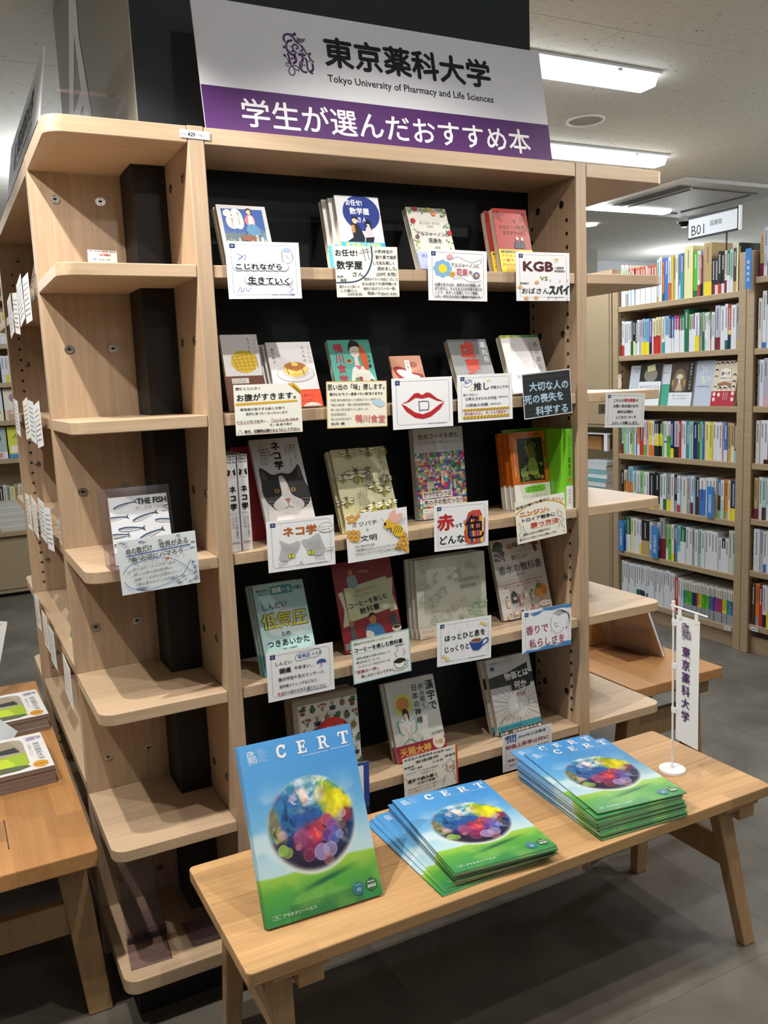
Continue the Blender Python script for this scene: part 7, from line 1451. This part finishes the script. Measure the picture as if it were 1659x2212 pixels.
def darkc(P): P.rect(0, 0, 100, P.H, '24242a'); P.rect(8, 50, 92, 70, '8a8c94'); P.rect(12, 80, 70, 92, 'c8c050'); P.rect(60, 100, 84, 110, 'b03038')
LB = 'in the left bay'
lbook(.52, 0, .12, .19, '7f9aa4', 'grey blue book at the near end of the top cards row, ' + LB, simple('c8d4d8', '7f9aa4'))
lbook(.70, 0, .12, .18, 'dca878', 'orange tinted book behind the cards of the top row, ' + LB, simple('e8c8a0', 'dca878'))
lbook(.86, 0, .12, .17, 'd0a8a0', 'pinkish book behind the cards of the top row, ' + LB, simple('e8d0c8', 'd0a8a0'))
lbook(.46, 1, .12, .20, '8a7a3a', 'olive and black book at the near end of the second row, ' + LB, simple('e0c83a', '3a3428'))
lbook(.60, 1, .11, .16, 'e0a050', 'yellow orange book behind the cards of the second row, ' + LB, simple('e8d060', 'e0a050'))
lbook(.50, 2, .13, .24, '24242a', 'black book with a grey band in the third row, ' + LB, darkc); lbook(.66, 2, .13, .20, 'b8bcc8', 'silvery book in the third row, ' + LB, simple('d8d8e0', 'b8bcc8'))
lbook(.60, 3, .16, .25, 'dfe6ee', 'blue and white map patterned book with a bright blue foot, ' + LB, mapbook, lean=16)
lbook(.42, 3, .12, .17, 'e4bccb', 'pink book beside the blue map book, ' + LB, pinkc, lean=20)
lbook(.52, 4, .13, .20, '5f94b8', 'blue book on the fifth shelf, ' + LB, bluec, lean=16)
# ---------------------------------------------------------------- left table: brochures
def broch_print(P):
    crest(P, 14, 10, 13, '6a3f86'); P.t('東京薬科大学', 27, 9, 7, '4a4a52', fw=50); P.t('大学案内 二〇二五', 28, 16, 3.6, '9a9aa2', fw=34)
    P.ell(88, 11.5, 9, 7.5, 'dba13c'); P.ell(88, 11.5, 2, 6, 'c8842c')
    ph = [(8,30),(12,23),(20,21),(80,21),(90,25),(94,32),(94,126),(8,126)]; P.poly(ph, '9fb35a'); P.poly([(8,30),(12,23),(20,21),(80,21),(84,23),(84,46),(8,52)], 'b0a698'); P.poly([(8,34),(40,24),(48,60),(8,70)], 'a39684'); P.poly([(30,30),(46,26),(44,52),(34,56)], '3a3c3c')
    P.poly([(50,22),(80,21),(90,25),(94,32),(94,60),(60,64),(52,44)], 'a4c23a'); P.poly([(58,40),(90,36),(92,60),(62,64)], 'c4dc3c', 2); P.poly([(84,25),(94,32),(94,126),(76,126),(80,60)], '5f6a4c', 2); P.ell(70, 70, 12, 6, 'e4e6e4', 60); P.ell(60, 84, 10, 5, '2f3a40', 40)
def brochure(label, x, y, z, yawd, n, group):
    w, h, th_ = .262, .349, .012
    for k in range(n):
        if k == 0:
            t = thing('brochure', label + ', lowest', 'brochure', group=group)
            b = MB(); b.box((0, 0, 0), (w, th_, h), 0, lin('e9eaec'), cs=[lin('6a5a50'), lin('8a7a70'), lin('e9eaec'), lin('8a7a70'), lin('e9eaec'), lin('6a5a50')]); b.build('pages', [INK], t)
            P = Print(w, h); P.z = .0001; broch_print(P); P.build('cover_print', t); base = t
        else:
            t = copy_tree(base); t['label'] = label + (', topmost' if k == n-1 else f', {ORD[k+1]} from the bottom')
        t.matrix_world = Matrix.Translation((x-h+rb.uniform(-.002, .002), y+rb.uniform(-.002, .002), z+.0005+(k+1)*(th_+.0004))) @ Matrix.Rotation(math.radians(yawd-90), 4, 'Z') @ Matrix.Rotation(-math.pi/2, 4, 'X')
brochure('white brochure with green photo, near pile on the left table', -.392, .712, .45, 2.0, 4, 'brochures in the near pile on the left table')
brochure('white brochure with green photo, far pile on the left table', -.366, 1.115, .45, 2.5, 4, 'brochures in the far pile on the left table')
# upright brochure leaning in front of the piles, cut by the left edge
def upright_print(P): P.rect(0, 0, 100, P.H, 'dfe9f0'); P.t('東京薬科大学', 86, 30, 12, '4a4a52', vert=True, fw=50, bold=.0); P.ell(80, 118, 9, 14, 'dba13c'); P.ell(80, 118, 2, 10, 'c8842c')
A3, B3, C3 = on(2, .500, 38, 1580), on(2, .585, 2, 1512), on(2, .456, 0, 1650)
ex = A3-C3; ex = ex/np.linalg.norm(ex); ez = B3-A3; ez = ez-np.dot(ez, ex)*ex; ez = ez/np.linalg.norm(ez); ey = np.cross(ez, ex)
if np.dot(ey, CAM-A3) > 0: ey = -ey
ww_ = .262; O3 = A3-ex*ww_*.62; O3 = A3-ex*float(np.linalg.norm(A3-C3))
t = thing('brochure', 'white brochure propped upright in a stand, cut by the left edge', 'brochure')
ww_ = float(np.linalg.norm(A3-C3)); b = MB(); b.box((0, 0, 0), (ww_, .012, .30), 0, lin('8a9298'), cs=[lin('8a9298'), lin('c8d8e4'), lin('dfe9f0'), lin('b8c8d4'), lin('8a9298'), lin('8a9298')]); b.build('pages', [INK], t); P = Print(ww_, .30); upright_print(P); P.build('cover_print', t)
t.matrix_world = Matrix(((ex[0], ey[0], ez[0], O3[0]), (ex[1], ey[1], ez[1], O3[1]), (ex[2], ey[2], ez[2], O3[2]), (0, 0, 0, 1)))
t = thing('acrylic_stand', 'thin dark edged stand on the left table at the left edge', 'stand', (-.60, .20, .4505)); b = MB(); b.box((0, 0, 0), (.075, .11, .0015)); b.build('base_plate', ACRYL, t); b = MB(); b.box((.0755, -.04, 0), (.0775, .11, .004)); b.build('edge', ACEDGE, t)
# hanging notice cut by the left edge
card_obj('white notice hanging at the left edge of the photo above the far table end', [(-30, 1340), (4, 1343), (8, 1454), (-28, 1440)], 1.2, lambda P: P.t('お知らせ', 10, 20, 10, '333', fw=60), cat='card', name='hanging_notice', group=None)

# ---------------------------------------------------------------- far bookcase at the left edge
YL = 5.08
t = thing('bookcase', 'far beige bookcase with a cupboard base at the left edge', 'bookcase', (-.65, YL, 0)); 
for x in (-.65, .75): b = MB(); b.box((x, 0, .5), (x+.05, .3, 2.19)); b.build('upright', DARKWOOD, t, .003)
for z in (2.19, 1.85, 1.57, 1.293, 1.013, .62): b = MB(); b.box((-.6, .004, z-.035), (.75, .3, z)); b.build('shelf', DARKWOOD, t, .002)
b = MB(); b.box((-.65, .27, .49), (.8, .3, 2.19)); b.build('back_panel', DARKWOOD, t)
b = MB(); b.box((-.65, -.12, .03), (.8, .3, .455)); b.build('lower_body', CAB, t, .003); b = MB(); b.box((-.67, -.16, .458), (.82, .3, .493)); b.build('counter', DARKWOOD, t, .003)
for x in (-.64, .08): b = MB(); b.box((x, -.128, .06), (x+.71, -.1205, .44)); b.build('door', CAB, t, .003)
b = MB(); b.box((-.62, -.08, 0), (.78, .28, .03)); b.build('plinth', BLACK, t)
GL = 'books on the far left bookcase'
def lrow(spec, z, hb, rn):
    items = []
    for tok in spec.split():
        rep = 1
        if '*' in tok: tok, n_ = tok.split('*'); rep = int(n_)
        items += [tok]*rep
    x = -.22
    for k, tok in enumerate(items):
        seg = tok.split('/'); parts = [(seg[0], 1.0)] if len(seg) == 1 else [(seg[0], 1-float(seg[1][1:]))]+[(seg[1][0], float(seg[1][1:]))]; w = rb.uniform(.02, .032)
        o = spine_book(parts, w, hb*rb.uniform(.96, 1.04), .13, f'{CODE[parts[0][0]][1]} book, {ORD[k+1]} from the left, {rn} the far left bookcase', GL, (x, YL+.02, z+.0005), math.pi/2)
        x += w+.0006
lrow('W w W*2 w W y/W.3 W w', 1.85, .22, 'top shelf of'); lrow('W/y.25 W W/p.3 k W W/y.3 W W/m.3 L', 1.57, .2, 'second shelf of'); lrow('W k w g e n w v/r.2 W W', .70-.08, .19, 'lowest shelf of')
def lface(x, z, w, h, col, label, draw):
    r_ = thing('book', label, 'book', (x, YL+.04, z+.001), (-math.radians(8), 0, 0), 'face-out books on the far left bookcase'); b, p = book_mesh(w, h, .014, 'L', col, None); b.build('cover', [INK], r_); P = Print(w, h); draw(P); P.build('cover_print', r_)
def lf(c, band, ink_): return lambda P: (P.rect(0, 0, 100, P.H, c), P.ell(50, 46, 26, 22, ink_), P.rect(0, 104, 100, P.H, band), P.rect(12, 112, 88, 122, ink_))
lface(-.26, 1.293, .15, .235, 'd8d8dc', 'white covered book facing out, left one on the third shelf, far left bookcase', lf('d4d4da', 'e4dcc8', '8a8a94')); lface(-.10, 1.293, .15, .235, 'e4dcd0', 'cream covered book facing out, right one on the third shelf, far left bookcase', lf('e6e0d4', 'e4c8b0', 'b87a9a'))
lface(-.28, 1.013, .17, .235, 'a8b8b4', 'grey green book facing out on the fourth shelf, far left bookcase', lambda P: (P.rect(0, 0, 100, P.H, 'a9b8b4'), P.ell(60, 50, 20, 18, '3a5a5a'), P.rect(0, 108, 100, P.H, 'e4dcd8'), P.t('万部', 50, 124, 22, 'c83a3a', anchor='c', fw=60, bold=.03))); lface(-.10, 1.013, .15, .235, 'd8d83a', 'yellow book facing out on the fourth shelf, far left bookcase', lambda P: (P.rect(0, 0, 100, P.H, 'd6d64a'), P.t('人類', 50, 50, 26, '2a2a30', anchor='c', fw=56), P.rect(10, 96, 90, 130, 'f0e8e0'), P.rect(0, 136, 100, P.H, '4a8ac0')))
for k in range(9):
    o = MB(); o.box((0, 0, 0), (.22, .15, .023), 0, lin(('c9c6bc', 'd4d2cc')[k % 2])); ob = o.build('book', [INK], label=f'off-white book in the far left counter pile, {ORD[k+1]} from the bottom', cat='book', group='flat book pile on the far left counter'); ob.location = (-.23+rb.uniform(-.006, .006), YL-.14, .4935+k*.0235)
# ---------------------------------------------------------------- plan units to metres
for o in list(COL.objects):
    if o.parent is None:
        o.location = o.location*UNIT
        if o.type not in ('LIGHT', 'CAMERA'): o.scale = (UNIT, UNIT, UNIT)
        if o.type == 'LIGHT' and o.data.type == 'AREA': o.data.size *= UNIT; o.data.size_y *= UNIT
        if o.type == 'LIGHT' and o.data.type in ('SPOT', 'POINT'): o.data.shadow_soft_size *= UNIT
